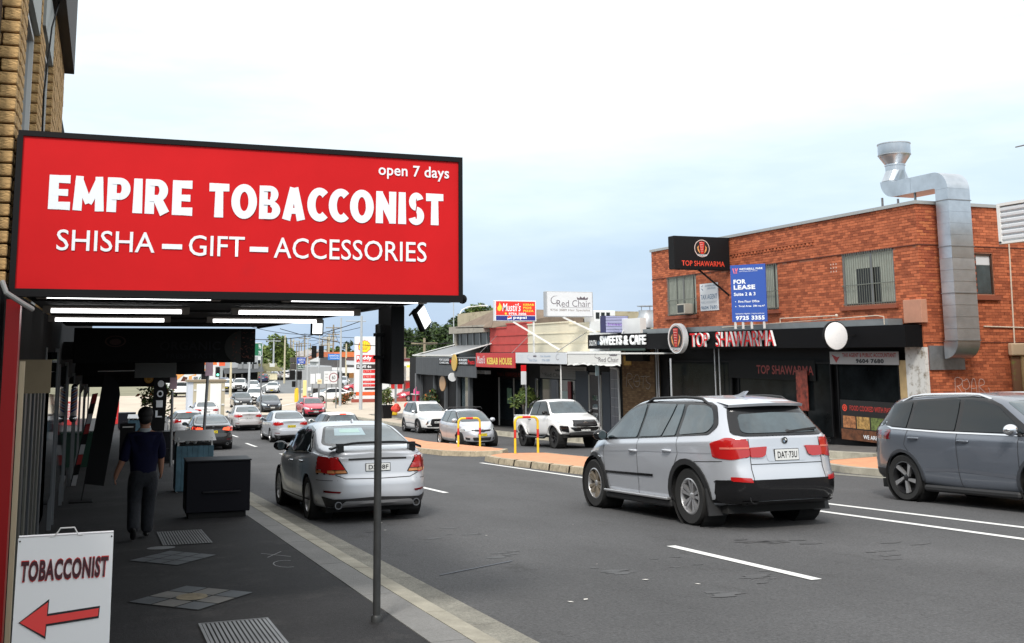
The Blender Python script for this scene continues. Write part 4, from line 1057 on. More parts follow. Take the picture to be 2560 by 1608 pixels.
for (x, y, rx, ry) in ((7.6, 10.9, .35, .16), (7.9, 10.6, .28, .12), (8.1, 9.3, .24, .16), (5.2, 9.6, .4, .1), (4.5, 11.3, .35, .1), (5.9, 8.6, .3, .09), (5.3, 8.1, .26, .07), (9.0, 10.0, .28, .1), (4.0, 13.9, .6, .3), (4.3, 12.9, .5, .2), (6.0, 9.9, .4, .2), (6.3, 9.0, .3, .2)):
    for q_ in range(4):
        cx_, cy_ = x+random.gauss(0, rx*.6), y+random.gauss(0, ry*1.1); s_ = random.uniform(.03, .10); P = []
        for k in range(9):
            t = 2*math.pi*k/9; q = random.uniform(.35, 1.2); px, py = cx_+s_*2.2*q*math.cos(t), cy_+s_*q*math.sin(t); P.append((px, py, zg(py)+.003+q_*.0004))
        tm.add(P, [tuple(range(9))])
struct(tm.build('tar_patches', TAR))
METAL = M('galvanised_grate', (.30, .31, .32), .5, .5, var=.2, vs=4)
def grate(x0, x1, y0, y1, label, n):
    r = thing('footpath_grate', label, 'grate', 'steel grates let into the near footpath')
    z = zg((y0+y1)/2)+FP+.004; sl = (zg(y1)-zg(y0))/(y1-y0)
    zz = lambda y: zg(y0)+FP+(y-y0)*sl
    m = MB(); m.add([(x0, y0, zz(y0)+.003), (x1, y0, zz(y0)+.003), (x1, y1, zz(y1)+.003), (x0, y1, zz(y1)+.003)], [(0, 1, 2, 3)]); m.build('pit', UNDER, r)
    for k in range(n):
        x = x0+(x1-x0)*(k+.5)/n; w = (x1-x0)/n*.62
        m = MB(); m.add([(x-w/2, y0, zz(y0)+.010), (x+w/2, y0, zz(y0)+.010), (x+w/2, y1, zz(y1)+.010), (x-w/2, y1, zz(y1)+.010)], [(0, 1, 2, 3)]); m.build('bar', METAL, r)
    m = MB()
    for (a, b, c, d) in ((x0-.02, x0, y0-.02, y1+.02), (x1, x1+.02, y0-.02, y1+.02), (x0, x1, y0-.02, y0), (x0, x1, y1, y1+.02)): m.add([(a, c, zz(c)+.012), (b, c, zz(c)+.012), (b, d, zz(d)+.012), (a, d, zz(d)+.012)], [(0, 1, 2, 3)])
    m.build('frame', METAL, r)
grate(.76, 1.23, 7.0, 8.05, 'silver ribbed steel grate in the footpath, nearest the camera', 15)
grate(.77, 1.30, 12.9, 14.35, 'smaller steel bar grate in the footpath just behind the walking man', 16)
SLATE = M('slate_paver', (.10, .11, .12), .6, var=.25, vs=3); SLATE2 = M('pale_paver', (.17, .165, .155), .7, var=.2, vs=3)
def diamond(cx, cy, rx, ry, label, ring):
    r = thing('paved_diamond', label, 'paving inlay', 'diamond stone inlays in the near footpath')
    q = lambda a, b, h: (cx+rx*(a-b), cy+ry*(a+b-1), zg(cy+ry*(a+b-1))+FP+h)      # a,b in 0..1
    n = 3
    for i in range(n):
        for j in range(n):
            g_ = .012; a0, a1, b0, b1 = i/n+g_, (i+1)/n-g_, j/n+g_, (j+1)/n-g_
            m = MB(); m.add([q(a0, b0, .007), q(a1, b0, .007), q(a1, b1, .007), q(a0, b1, .007)], [(0, 1, 2, 3)]); m.build('paver', SLATE if (i+j) % 2 == 0 or not ring else SLATE2, r)
    m = MB(); m.add([q(0, 0, .004), q(1, 0, .004), q(1, 1, .004), q(0, 1, .004)], [(0, 1, 2, 3)]); m.build('joint_bed', UNDER, r)
    if ring:
        m = MB(); vs = []
        for k in range(20):
            t = 2*math.pi*k/20; x, y = cx+.13*math.cos(t), cy+.17*math.sin(t); vs.append((x, y, zg(y)+FP+.010))
        m.add(vs, [tuple(range(20))]); m.build('sandstone_disc', M('sandstone_disc', (.24, .20, .13), .8, var=.3, vs=12), r)
diamond(.79, 9.25, .52, .62, 'diamond of grey stone pavers with a round sandstone centre in the footpath', True)
diamond(.80, 11.8, .46, .60, 'plain grey stone diamond in the footpath, farther along than the one with a round centre', False)
m = MB(); vs = []
for k in range(20):
    t = 2*math.pi*k/20; vs.append((.72+.16*math.cos(t), 12.72+.14*math.sin(t), zg(12.72+.14*math.sin(t))+FP+.006))
m.add(vs, [tuple(range(20))]); tag(m.build('manhole_cover', METAL), 'small round metal cover in the footpath between grate and stone diamond', 'manhole cover')
# ------------------------------------------------------------------ traffic
PI = math.pi
o = new_car('aurion', lambda: sedan('sedan', SILVER, 'old', True), 3.98, 17.72, 0, 'silver sedan with black boot spoiler parked at the near kerb behind the black pole', None)
o = new_car('x5', lambda: suv('suv', SILVER2, 'x'), 8.66, 14.15, 0, 'large silver SUV with black bumper and twin five-spoke wheels driving away in mid road', None, cat='SUV')
o = new_car('outl', lambda: suv('suv', GREYP, 'o', 'EBD·51K'), 13.42, 12.55, PI, 'blue-grey SUV with black and silver swirl wheels cut off by the right edge', None, cat='SUV')
o = new_car('hilux', lambda: ute('pickup_truck', WHITE), 17.35, 38.2, PI, 'white double-cab pickup truck on black wheels waiting opposite the hair salon', None, cat='pickup truck')
o = new_car('yaris', lambda: hatch('hatchback', SILVER2, 'yaris', 'CN·13·DY', PLATEY, front_plate='CN·13·DY'), 14.75, 41.9, PI, 'silver hatchback with roof bars and yellow number plate behind the yellow hoops', None)
grp = 'cars queueing on the main road'
new_car('outl', None, 17.5, 56.8, PI, 'white SUV with silver front trim, first behind the silver hatchback', grp, {GREYP: WHITE}, 'SUV')
new_car('camry', lambda: sedan('sedan', SILVER2, 'new', False, plate='BK·76·XF', pm=PLATEY), 8.65, 52.2, 0, 'silver sedan with yellow plate beside the white hatchback, seen from behind', grp)
new_car('camry', None, 8.45, 66.0, 0, 'warm silver sedan ahead of the silver sedan with the yellow plate', grp, {SILVER2: BRONZE, PLATEY: PLATEW})
new_car('i30', lambda: hatch('hatchback', WHITE, 'i30', 'DKM·60B', PLATEW, lit=False), 9.9, 45.9, 0, 'white hatchback with sharp red tail lamps just beyond the parked silver sedan', grp)
new_car('corolla', lambda: sedan('sedan', BLACKP, 'new', False, plate='AB·46·ZP', pm=PLATEY, lit=True), 4.50, 47.4, 0, 'black sedan with lit brake lamps and yellow plate behind the blue litter bin', grp)
new_car('i30', None, 4.35, 58.0, 0, 'silver wagon parked ahead of the black sedan', grp, {WHITE: SILVER})
new_car('camry', None, 7.1, 78, 0, 'white sedan seen over the roof of the black sedan', grp, {SILVER2: WHITE, PLATEY: PLATEW})
new_car('camry', None, 15.9, 83, PI, 'red coupe coming towards the camera beyond the white hatchback', grp, {SILVER2: REDP, PLATEY: PLATEW})
new_car('camry', None, 13.9, 92, PI, 'dark grey sedan behind the red coupe', grp, {SILVER2: DARKP, PLATEY: PLATEW})
new_car('camry', None, 12.6, 100.5, PI, 'black sedan turning into the road with pale reflections on its windscreen', grp, {SILVER2: BLACKP, PLATEY: PLATEW})
new_car('outl', None, 15.1, 109.5, PI-.2, 'white SUV directly behind the black turning sedan at the crossing', grp, {GREYP: WHITE}, 'SUV')
g2 = 'cars waiting on the far side of the crossing'
H = PI-.22
new_car('camry', None, 21.9, 141.5, H, 'white sedan with black grille, rightmost at the far stop line', g2, {SILVER2: WHITE})
new_car('yaris', None, 19.9, 146.5, H, 'white hatchback second from the right at the far stop line', g2, {SILVER2: WHITE, PLATEY: PLATEW})
new_car('hilux', None, 18.0, 145.5, H, 'white pickup truck third from the right at the far stop line', g2, None, 'pickup truck')
new_car('outl', None, 16.6, 147.5, H, 'old white four-wheel drive with yellow plate, leftmost at the far stop line', g2, {GREYP: WHITE, PLATEW: PLATEY}, 'SUV')
new_car('i30', None, 19.4, 158, H, 'pale blue car in the second row beyond the far stop line', g2, {WHITE: SKYP})
new_car('camry', None, 17.6, 162, H, 'blue sedan at the left of the second row beyond the crossing', g2, {SILVER2: BLUEP})
new_car('yaris', None, 15.2, 160, H, 'white small car behind the old white four-wheel drive', g2, {SILVER2: WHITE})
new_car('i30', None, 26.4, 181, -.22, 'dark blue car heading away up the far road', g2, {WHITE: DKBLUE})
new_car('outl', None, 25.8, 196, -.22, 'grey SUV heading away, left of the dark blue car on the far road', g2, {GREYP: DARKP}, 'SUV')
new_car('camry', None, 30.5, 195, -.22, 'white sedan parked up the far road behind the traffic signals', g2, {SILVER2: WHITE})
new_car('outl', None, 32.2, 193, -.22, 'white four-wheel drive beside the traffic signals up the far road', g2, {GREYP: WHITE}, 'SUV')
g3 = 'cars at the service station and side road'
new_car('camry', None, 23.8, 112.5, PI/2+.1, 'white sedan standing side on below the fuel price sign', g3, {SILVER2: WHITE})
new_car('outl', None, 34.5, 155, PI-.3, 'silver SUV at the pumps behind the speed limit sign', g3, {GREYP: SILVER2}, 'SUV')
new_car('i30', None, 33.5, 140, PI/2, 'red car at the pumps behind the price sign', g3, {WHITE: REDP})
new_car('camry', None, 34.0, 122, PI/2, 'dark blue sedan on the forecourt right of the black pole', g3, {SILVER2: DKBLUE})
new_car('i30', None, 32.6, 110, PI/2+.3, 'dark red car on the forecourt behind the low wall', g3, {WHITE: REDP})
new_car('hilux', None, 9.3, 133, -.1, 'white pickup truck crossing at the left behind the white cabinets', g3, None, 'pickup truck')
random.seed(5)
for i in range(16):
    y = 250+i*11+random.uniform(-3, 3); lane = random.choice((-1, 0, 1, 2)); d = PI-.22 if lane > 0 else -.22
    key, src = random.choice((('camry', SILVER2), ('i30', WHITE), ('outl', GREYP)))
    new_car(key, None, 19+FR(y)+lane*3.2, y, d, 'tiny distant car in the traffic on the far hill', 'distant cars on the far hill', {src: random.choice((WHITE, SILVER, DARKP, WHITE))})
for o_ in [q for q in bpy.data.objects if q.get('group') == 'distant cars on the far hill']:
    for ch in list(o_.children):
        if ch.name.split('.')[0] not in ('body', 'wheel', 'windscreen', 'rear_glass', 'window_surround'):
            for g in list(ch.children): bpy.data.objects.remove(g)
            bpy.data.objects.remove(ch)
# ------------------------------------------------------------------ near side: tan brick shop building, awnings, signs
TANB = M('tan_rock_face_brick', (.50, .315, .135), .9, var=.32, vs=14, bump=.7, bs=34, stretch=(1, 1, 2.4), dirt=(.26, .15, .06), ds=7, dthr=.62)
MORT = M('dark_mortar', (.045, .025, .015), .95)
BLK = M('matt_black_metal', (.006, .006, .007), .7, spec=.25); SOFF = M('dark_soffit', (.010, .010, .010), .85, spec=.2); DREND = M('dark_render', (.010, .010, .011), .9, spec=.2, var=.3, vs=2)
SIGNR = M('sign_red', (.62, .014, .017), .6, spec=.12, var=.07, vs=1.3, dirt=(.54, .016, .02), ds=.8, dthr=.6); SWHITE = M('sign_white', (.88, .92, .96), .6, spec=.2)
TUBE = M('lit_tube', (1, 1, 1), .3, emit=3.2); FIT = M('tube_fitting', (.30, .27, .25), .5); BEIGE = M('beige_render', (.27, .21, .13), .85, var=.1, vs=5)
WHITEM = M('white_metal', (.72, .72, .70), .5); GREYM = M('grey_metal', (.22, .23, .24), .5, .3); PVC = M('grey_conduit', (.42, .42, .40), .5)
bld = thing('tan_brick_building', 'two-storey tan rock-faced brick building above the red shop sign, at the left edge', 'building')
m = MB(); m.box(-6, -.72, 6.9, 13.3, .42, 4.6); m.build('wall_core', MORT, bld)
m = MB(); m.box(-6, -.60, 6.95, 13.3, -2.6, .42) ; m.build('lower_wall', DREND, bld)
BR = {}
def brick(w, h, d, mat, key):
    k = (round(w, 3), round(h, 3), round(d, 3), key)
    if k not in BR:
        m = MB(); m.cbox(-w/2, w/2, -d/2, d/2, -h/2, h/2, .006); o = m.build('brick', mat); BR[k] = o.data; bpy.data.objects.remove(o)
    return BR[k]
def put_brick(me, loc, rz, parent, name='brick'):
    o = bpy.data.objects.new(name, me); COL.objects.link(o); o.parent = parent; o.location = loc; o.rotation_euler = (random.uniform(-.006, .006), 0, rz+random.uniform(-.006, .006)); return o
random.seed(3)
rows = [(.43+.086*i) for i in range(37)]
for i, z in enumerate(rows):
    # end wall facing the camera (only its corner is in view) and the piers
    x = -.60
    L = .23 if i % 2 else .112
    while x > -1.15:
        put_brick(brick(L-.01, .074, .10, TANB, 't'), (x-L/2, 7.06, z+.043), 0, bld); x -= L; L = .23
    z3 = z+.043
    n3 = .28
    for (ya, yb) in ((7.12, 7.50),):
        y = ya; L = .112 if i % 2 else .23
        while y < yb-.03:
            e = min(yb, y+L); put_brick(brick(round(e-y-.01, 3), .074, .09, TANB, 't'), (-.645, (y+e)/2, z3), PI/2, bld); y = e; L = .23
    for (ya, yb) in ((9.0, 9.62), (11.0, 13.28)):
        # reveal facing the camera, then the street face
        put_brick(brick(.10, .074, .10, TANB, 't'), (-.66, ya+.055, z3), 0, bld)
    for (ya, yb) in ((9.12, 9.62),):
        y = ya; L = .112 if i % 2 else .23
        while y < yb-.03 and len(bld.children) < 285:
            e = min(yb, y+L); put_brick(brick(round(e-y-.01, 3), .074, .09, TANB, 't'), (-.655, (y+e)/2, z3), PI/2, bld); y = e; L = .23
m = MB()
for i, z in enumerate(rows):
    for (ya, yb) in ((9.12, 9.62), (11.12, 13.28)):
        if ya < 10: continue
        y = ya; L = .112 if i % 2 else .23
        while y < yb-.03:
            e = min(yb, y+L); m.box(-.70, -.61+random.uniform(-.003, .003), y+.005, e-.005, z+.006, z+.08); y = e; L = .23
o = m.build('brickwork', TANB, bld); o['kind'] = 'stuff'
for (ya, yb, zt) in ((7.5, 9.0, 2.62), (9.62, 11.0, 2.9)):
    f = MB(); f.box(-.715, -.665, ya+.22, ya+.26, .44, zt); f.box(-.715, -.665, yb-.04, yb, .44, zt); f.box(-.715, -.665, ya+.26, yb-.04, zt-.04, zt)
    w = f.build('window', WHITEM, bld)
    f = MB(); f.box(-.712, -.70, ya+.26, yb-.04, .44, zt-.04); f.build('pane', GLASS, w)
    f = MB(); f.box(-.74, -.62, ya-.02, yb+.02, zt+.02, zt+.50); f.build('lintel_panel', M('grey_lintel', (.36, .38, .36), .7), bld)
m = MB(); m.box(-.74, -.50, 10.1, 13.34, 3.46, 4.6); m.build('fascia', M('dark_fascia', (.035, .03, .028), .7), bld)
m = MB(); m.tube([(-.56, 11.2, 3.9), (-.585, 9.9, 3.0), (-.58, 9.2, 2.2), (-.575, 9.3, 1.4), (-.575, 9.25, .9)], .008, 6); m.build('cable', BLK, bld)
# red lightbox sign across the end of the awning
SY = 7.0
sg = thing('red_shop_sign', 'large red lightbox sign with white letters EMPIRE TOBACCONIST over the footpath', 'sign')
pl = Plane(pY(35, 715, SY), pY(1145, 733.6, SY)-pY(35, 715, SY), pY(54.7, 342.6, SY)-pY(35, 715, SY))
x0, x1, z0, z1 = -.548, 2.405, .405, 1.385
f = MB(); f.cbox(x0-.03, x1+.03, SY+.02, SY+.30, z0-.04, z1+.04, .008); f.build('box', BLK, sg)
f = MB(); [f.box(*a) for a in ((x0-.03, x1+.03, SY-.012, SY+.02, z1, z1+.035), (x0-.03, x1+.03, SY-.012, SY+.02, z0-.05, z0), (x0-.035, x0, SY-.012, SY+.02, z0, z1), (x1, x1+.03, SY-.012, SY+.02, z0, z1))]; f.build('frame', BLK, sg)
f = MB(); f.box(x0, x1, SY, SY+.02, z0, z1); f.build('red_panel', SIGNR, sg)
pl = planeY(x0, x1, SY, z0, z1)
def uv(px, py, y=SY): p = pY(px, py, y); return ((p.x-pl.o.x)/pl.W, (p.z-pl.o.z)/pl.H)
def tsign(s, tl, br, mat, bold, par=None, **k):      # picture corners of the words on the current plane
    (a0, b1), (a1, b0) = uv(*tl), uv(*br); text(par or sg, pl, s, a0, b0, a1, b1, mat, bold=bold, **k)
def tq(s, xl, ytl, ybl, xr, ytr, ybr, mat, bold, **k):
    a0, b1 = uv((xl), ytl); _, b0 = uv(xl, ybl); a1, c1 = uv(xr, ytr); _, c0 = uv(xr, ybr)
    text(sg, pl, s, a0, (b0+c0)/2, a1, (b1+c1)/2, mat, bold=bold, **k)
# chunky display letters, each cut from thick strokes (units: cap height 1)
def chunky(ch):
    T = .27; S = []; F = .03
    def bar(x0, y0, x1, y1, w0=T, w1=None):
        w1 = w1 or w0; d = Vector((x1-x0, y1-y0)).normalized(); n = Vector((-d.y, d.x)); S.append([(x0+n.x*w0/2, y0+n.y*w0/2), (x0-n.x*w0/2, y0-n.y*w0/2), (x1-n.x*w1/2, y1-n.y*w1/2), (x1+n.x*w1/2, y1+n.y*w1/2)])
    def ring(cx, cy, rx, ry, a0, a1, t=T, ty=.21, n=18):
        P = [(cx+rx*math.cos(math.radians(a0+(a1-a0)*k/n)), cy+ry*math.sin(math.radians(a0+(a1-a0)*k/n))) for k in range(n+1)]
        Q = [(cx+(rx-t)*math.cos(math.radians(a0+(a1-a0)*k/n)), cy+(ry-ty)*math.sin(math.radians(a0+(a1-a0)*k/n))) for k in range(n+1)]
        for k in range(n): S.append([P[k], P[k+1], Q[k+1], Q[k]])
    w = .62
    if ch == 'I': bar(.14, 0, .14, 1, .29, .25); w = .28
    elif ch == 'E': bar(.14, 0, .14, 1, .28, .27); bar(.1, .885, .60, .89, .21, .24); bar(.1, .50, .55, .50, .18, .20); bar(.1, .115, .62, .115, .21, .24); w = .62
    elif ch == 'M': bar(.13, 0, .17, 1, .26, .22); bar(.77, 0, .73, 1, .26, .22); bar(.15, .90, .45, .22, .24, .20); bar(.75, .90, .45, .22, .24, .20); w = .90
    elif ch in 'PR':
        bar(.14, 0, .14, 1, .28, .27); ring(.36, .68, .32, .32, -90, 90, .26, .19); bar(.14, .905, .37, .905, .19); bar(.14, .455, .37, .455, .19); w = .69
        if ch == 'R': bar(.36, .46, .60, .02, .26, .30); w = .74
    elif ch == 'T': bar(0, .88, .64, .89, .25, .22); bar(.32, 0, .32, .9, .29, .25); w = .64
    elif ch == 'O': ring(.42, .50, .42, .52, 0, 360, .28, .23, 30); w = .84
    elif ch == 'C': ring(.42, .50, .42, .52, 48, 312, .28, .23, 24); w = .66
    elif ch == 'B': bar(.14, 0, .14, 1, .28, .27); ring(.36, .745, .27, .255, -90, 90, .25, .17); ring(.37, .275, .33, .275, -90, 90, .27, .18); bar(.14, .915, .37, .915, .17); bar(.14, .505, .38, .505, .16); bar(.14, .09, .38, .09, .18); w = .70
    elif ch == 'A': bar(.13, 0, .36, .98, .28, .24); bar(.63, 0, .40, .98, .28, .24); bar(.18, .28, .58, .28, .18); w = .76
    elif ch == 'N': bar(.13, 0, .13, 1, .26, .24); bar(.60, 0, .60, 1, .24, .26); bar(.13, .92, .60, .08, .25, .25); w = .73
    elif ch == 'S': ring(.30, .72, .27, .29, 20, 262, .25, .19); ring(.29, .27, .29, .29, -160, 84, .26, .19); w = .58
    return S, w
def chunky_word(s_, xl, ytl, ybl, xr, ytr, ybr):
    L = [chunky(c) for c in s_]; gap = .075; tot = sum(w for _, w in L)+gap*(len(L)-1); cur = 0; a0, t0 = uv(xl, ytl); _, b0 = uv(xl, ybl); a1, t1 = uv(xr, ytr); _, b1 = uv(xr, ybr)
    for S, w in L:
        q = MB()
        for k, P in enumerate(S):
            pts = []
            for (x, y) in P:
                t = (cur+x)/tot; a = a0+(a1-a0)*t; lo = b0+(b1-b0)*t; hi = t0+(t1-t0)*t; pts.append((a, lo+(hi-lo)*y))
            poly(q, pl, pts, .003+.00012*k)
        q.build('lettering', SWHITE, sg); cur += w+gap
for _a in (('EMPIRE', 124, 437, 523, 483, 453, 540), ('TOBACCONIST', 524, 458, 543, 1108, 486, 564)): chunky_word(*_a)
tq('SHISHA', 143, 575, 626, 388, 580, 633, SWHITE, .004); tq('GIFT', 473, 588, 640, 612, 592, 643, SWHITE, .004); tq('ACCESSORIES', 685, 595, 646, 1066, 605, 655, SWHITE, .004)
tq('open 7 days', 946, 413, 450, 1122, 417, 452, SWHITE, .014)
q = MB()
for (xa, xb, yy) in ((405, 455, 617), (624, 670, 624)):
    a0, b1 = uv(xa, yy-7); a1, b0 = uv(xb, yy+7); poly(q, pl, [(a0, b0), (a1, b0), (a1, b1), (a0, b1)])
q.build('dash', SWHITE, sg)
# awning behind the sign
aw = thing('shop_awning', 'dark awning over the near footpath behind the red sign', 'awning')
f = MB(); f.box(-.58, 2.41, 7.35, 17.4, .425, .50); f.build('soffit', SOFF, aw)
f = MB(); f.box(2.40, 2.44, 7.32, 17.4, .40, .62); f.build('fascia_edge', BLK, aw)
f = MB(); [f.box(-.55, 2.40, y, y+.04, .405, .425) for y in (8.6, 10.6, 12.9, 15)]; f.build('batten', SOFF, aw)
for i, (y, z, xs) in enumerate(((7.45, .385, ((-.38, .70), (1.27, 2.23))), (9.8, .375, ((-.46, .66), (1.18, 2.28))), (11.6, .35, ((-.50, .60), (1.12, 2.27))))):
    for j, (a, b) in enumerate(xs):
        lab = (('nearest', 'second', 'farthest')[i]+' row lit fluorescent tube under the awning, '+('left' if j == 0 else 'right')+' one')
        t = thing('tube_light', lab, 'light', 'fluorescent tubes under the near awning')
        f = MB(); f.cbox(a, b, y-.022, y+.022, z+.0, z+.045, .008) if False else f.tube([(a+.0, y, z), (b, y, z)], .018, 12); f.build('tube', TUBE, t, True)
        f = MB(); f.cbox(a-.07, a, y-.03, y+.03, z-.022, z+.03, .006); f.cbox(b, b+.07, y-.03, y+.03, z-.022, z+.03, .006); f.build('end_fitting', FIT, t)
        f = MB(); f.cbox(a-.07, b+.07, y-.03, y+.03, z+.024, z+.045, .004); f.build('batten_body', FIT, t)
def flood(x, y, z, s, label, rz, tilt):
    t = thing('floodlight', label, 'floodlight', 'floodlights under the near awning', (x, y, z), rz)
    f = MB(); f.cbox(-s*.5, s*.5, -.02, .03, -s*.62, s*.62, .01); h = f.build('housing', BLK, t); h.rotation_euler = (tilt, 0, 0); h.location = (0, 0, -s*.7)
    f = MB(); f.box(-s*.38, s*.38, -.024, -.018, -s*.5, s*.5); k = f.build('lens', M('flood_lens', (.9, .93, .93), .3, emit=1.2), h)
    f = MB(); f.tube([(-s*.3, .02, 0), (-s*.3, .02, -s*.5)], .008, 6); f.tube([(s*.3, .02, 0), (s*.3, .02, -s*.5)], .008, 6); f.tube([(-s*.1, .05, -s*.2), (s*.1, .12, -s*.6), (s*.3, .05, -s*.3)], .008, 6); f.build('bracket', BLK, t)
    return t
a = flood(2.33, 7.75, .36, .15, 'tilted square floodlight hanging at the right corner of the red sign', 0, -.15); a.rotation_euler = (0, math.radians(-32), .75)
flood(2.36, 12.0, .40, .15, 'square floodlight glowing under the far edge of the near awning', 0, .1)
f = MB(); f.ball((2.47, 7.1, .385), .035, 10, 6); f.tube([(2.40, 7.15, .40), (2.47, 7.1, .385)], .014, 6); tag(f.build('security_camera', BLK, None, True), 'small black camera on the lower right corner of the red sign', 'camera')
# conduit at the left
f = MB(); f.tube([(-.60, 6.75, .43), (-.57, 6.7, .36), (-.48, 6.75, .30), (-.43, 6.85, .27)], .016, 8); tag(f.build('conduit', PVC, None, True), 'grey bent conduit pipe below the left end of the red sign', 'pipe')
# shopfront frames along the near footpath
sh = thing('near_shopfront', 'dark red framed tobacconist shopfront at the left edge under the red sign', 'shopfront')
f = MB(); f.box(-.58, -.50, 6.86, 7.0, -2.2, .33); f.build('red_frame', M('deep_red_paint', (.33, .008, .010), .35), sh)
f = MB(); f.box(-.498, -.47, 7.05, 7.12, -2.2, -.05); f.build('cream_trim', M('cream_trim', (.50, .42, .28), .7), sh)
f = MB(); f.box(-.62, -.35, 7.9, 7.95, -.28, -.045); f.build('beige_panel', BEIGE, sh)
f = MB(); f.box(-.90, -.62, 6.9, 7.0, -2.2, .4); f.build('black_side', BLK, sh)
for k in range(14):
    f = MB(); y = 8.05+k*.28; f.box(-.60+.01, -.585+.012*(k % 2), y, y+.14, zf(y), -.30); f.build('shutter_slat', M('shutter_slat_%d' % (k % 3), ((.13, .125, .11), (.09, .095, .10), (.17, .165, .14))[k % 3], .5, .3), sh)
bk = thing('shade_block_behind_camera', 'plain block for unseen near shops behind the camera, added to shade the footpath and darken reflections', 'building')
f = MB(); f.box(-9, -.95, -40, 6.0, -3, 1.5); f.build('wall', M('dull_render', (.12, .09, .06), .9, var=.3, vs=1), bk)  # out of view, added to cut sky light and give dark reflections
# continuing row of dark shops
rw = thing('near_shop_row', 'row of dark shopfronts down the near footpath beyond the tobacconist', 'shops')
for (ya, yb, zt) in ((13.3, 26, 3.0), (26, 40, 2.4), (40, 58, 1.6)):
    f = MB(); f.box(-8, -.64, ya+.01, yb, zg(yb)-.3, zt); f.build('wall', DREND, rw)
for (ya, yb) in ((12.2, 15.4), (16.2, 19.5), (20.4, 24.6), (27, 31), (32.5, 38), (42, 50)):
    f = MB(); f.box(-.64, -.60, ya, yb, zf(yb)+.5, zf(yb)+2.4); k = f.build('window', GLASS, rw)
    f = MB(); f.box(-.64, -.585, ya-.06, ya, zf(yb), zf(yb)+2.45); f.box(-.64, -.585, yb, yb+.06, zf(yb), zf(yb)+2.45); f.build('frame', GREYM, k)
for (ya, yb, z, t) in ((17.6, 26, -.10, .28), (26, 36, -.52, .30), (36, 56, -1.0, .35)):
    f = MB(); f.box(-.62, 2.35 if ya < 30 else 2.2, ya, yb, z, z+t); tag(f.build('far_awning', SOFF), 'black awning stepping down the near footpath, '+{17: 'second', 26: 'third', 36: 'fourth'}[int(ya)]+' from the camera', 'awning', 'awnings stepping down the near footpath')
# hanging board signs
hb = thing('hanging_food_sign', 'wide dark food shop sign with pizza picture hanging under the awning', 'sign')
f = MB(); f.cbox(-.45, 2.33, 17.0, 17.12, -.155, .39, .01); f.build('board', M('sign_near_black', (.004, .004, .004), .7, spec=.2), hb)
plh = planeY(-.45, 2.33, 17.0, -.155, .39); DIM = M('dim_print', (.016, .016, .018), .7, spec=.2)
text(hb, plh, 'ORGANIC', .46, .36, .80, .62, DIM, bold=.02); text(hb, plh, 'FRESH TASTE', .50, .12, .78, .26, DIM)
q = MB(); disc(q, plh, .93, .45, .30, .008, ry=.27, a0=1.7, a1=4.6); q.build('dish_rim', M('dim_rim', (.03, .03, .028), .7, spec=.2), hb)
q = MB()
random.seed(9)
for k in range(70):
    a, b = random.uniform(.865, .99), random.uniform(.1, .92); q.add([plh.at(a+random.uniform(-.012, .012), b+random.uniform(-.05, .05), .009+k*1e-5) for _ in range(3)], [(0, 1, 2)])
o = q.build('pizza_print', M('pizza_print', (.07, .014, .006), .7, var=.8, vs=20), hb); o['kind'] = 'stuff'
q = MB(); disc(q, plh, .22, .62, .16, .008, ry=.09, r2=.13); disc(q, plh, .22, .60, .09, .008, ry=.05); q.build('dim_logo', M('dim_red', (.035, .008, .006), .6), hb)
f = MB(); f.cbox(.55, 1.29, 20, 20.06, -.455, -.18, .006); tag(f.build('blank_grey_sign', M('blank_grey', (.17, .175, .17), .7)), 'blank grey board hanging below the dark food shop sign', 'sign')
hb = thing('second_hanging_sign', 'narrow black hanging sign with faint letters and an orange disc', 'sign')
f = MB(); f.cbox(-.35, 1.27, 28, 28.08, -.86, -.50, .006); f.build('board', M('sign_near_black'), hb)
plh = planeY(-.35, 1.27, 28, -.86, -.50); text(hb, plh, 'KE VEN', .45, .35, .80, .65, DIM, bold=.0)
q = MB(); disc(q, plh, .91, .55, .115, .008); q.build('orange_disc', M('orange_print', (.50, .25, .03), .6), hb); q = MB(); disc(q, plh, .91, .55, .075, .010, r2=.055); q.build('disc_ring', M('pale_orange', (.65, .42, .12), .6), hb)
f = MB(); f.tube([(-.12, 25.5, -.42), (.72, 25.5, -.41)], .012, 6); tag(f.build('unlit_tube', WHITEM), 'thin pale strip light between the two hanging signs', 'light')
# barber pole
bp = thing('barber_pole', 'barber pole with red, white and blue stripes on the dark shopfront', 'barber pole', loc=(-.50, 21.0, -1.25))
f = MB(); f.lathe([(.001, .0), (.06, .0), (.06, .5), (.001, .5)], (0, 0, .08), 'z', 16); f.build('tube', M('barber_white', (.62, .62, .65), .3), bp, True)
for k in range(5):
    for ci, mt in enumerate((M('barber_blue', (.03, .05, .30), .3), M('barber_red', (.30, .02, .02), .3))):
        f = MB(); vs = []
        for j in range(11):
            t = -PI+j*PI*1.1/10; z = .08+.03+k*.10+ci*.05+j*.012
            if z > .56: break
            vs += [(.0615*math.cos(t), .0615*math.sin(t), z), (.0615*math.cos(t), .0615*math.sin(t), min(z+.03, .58))]
        if len(vs) >= 4: f.add(vs, [(2*i, 2*i+2, 2*i+3, 2*i+1) for i in range(len(vs)//2-1)]); f.build('stripe', mt, bp)
f = MB(); f.ball((0, 0, .03), .075); f.ball((0, 0, .61), .06); f.build('globe_cap', CHROME, bp, True)
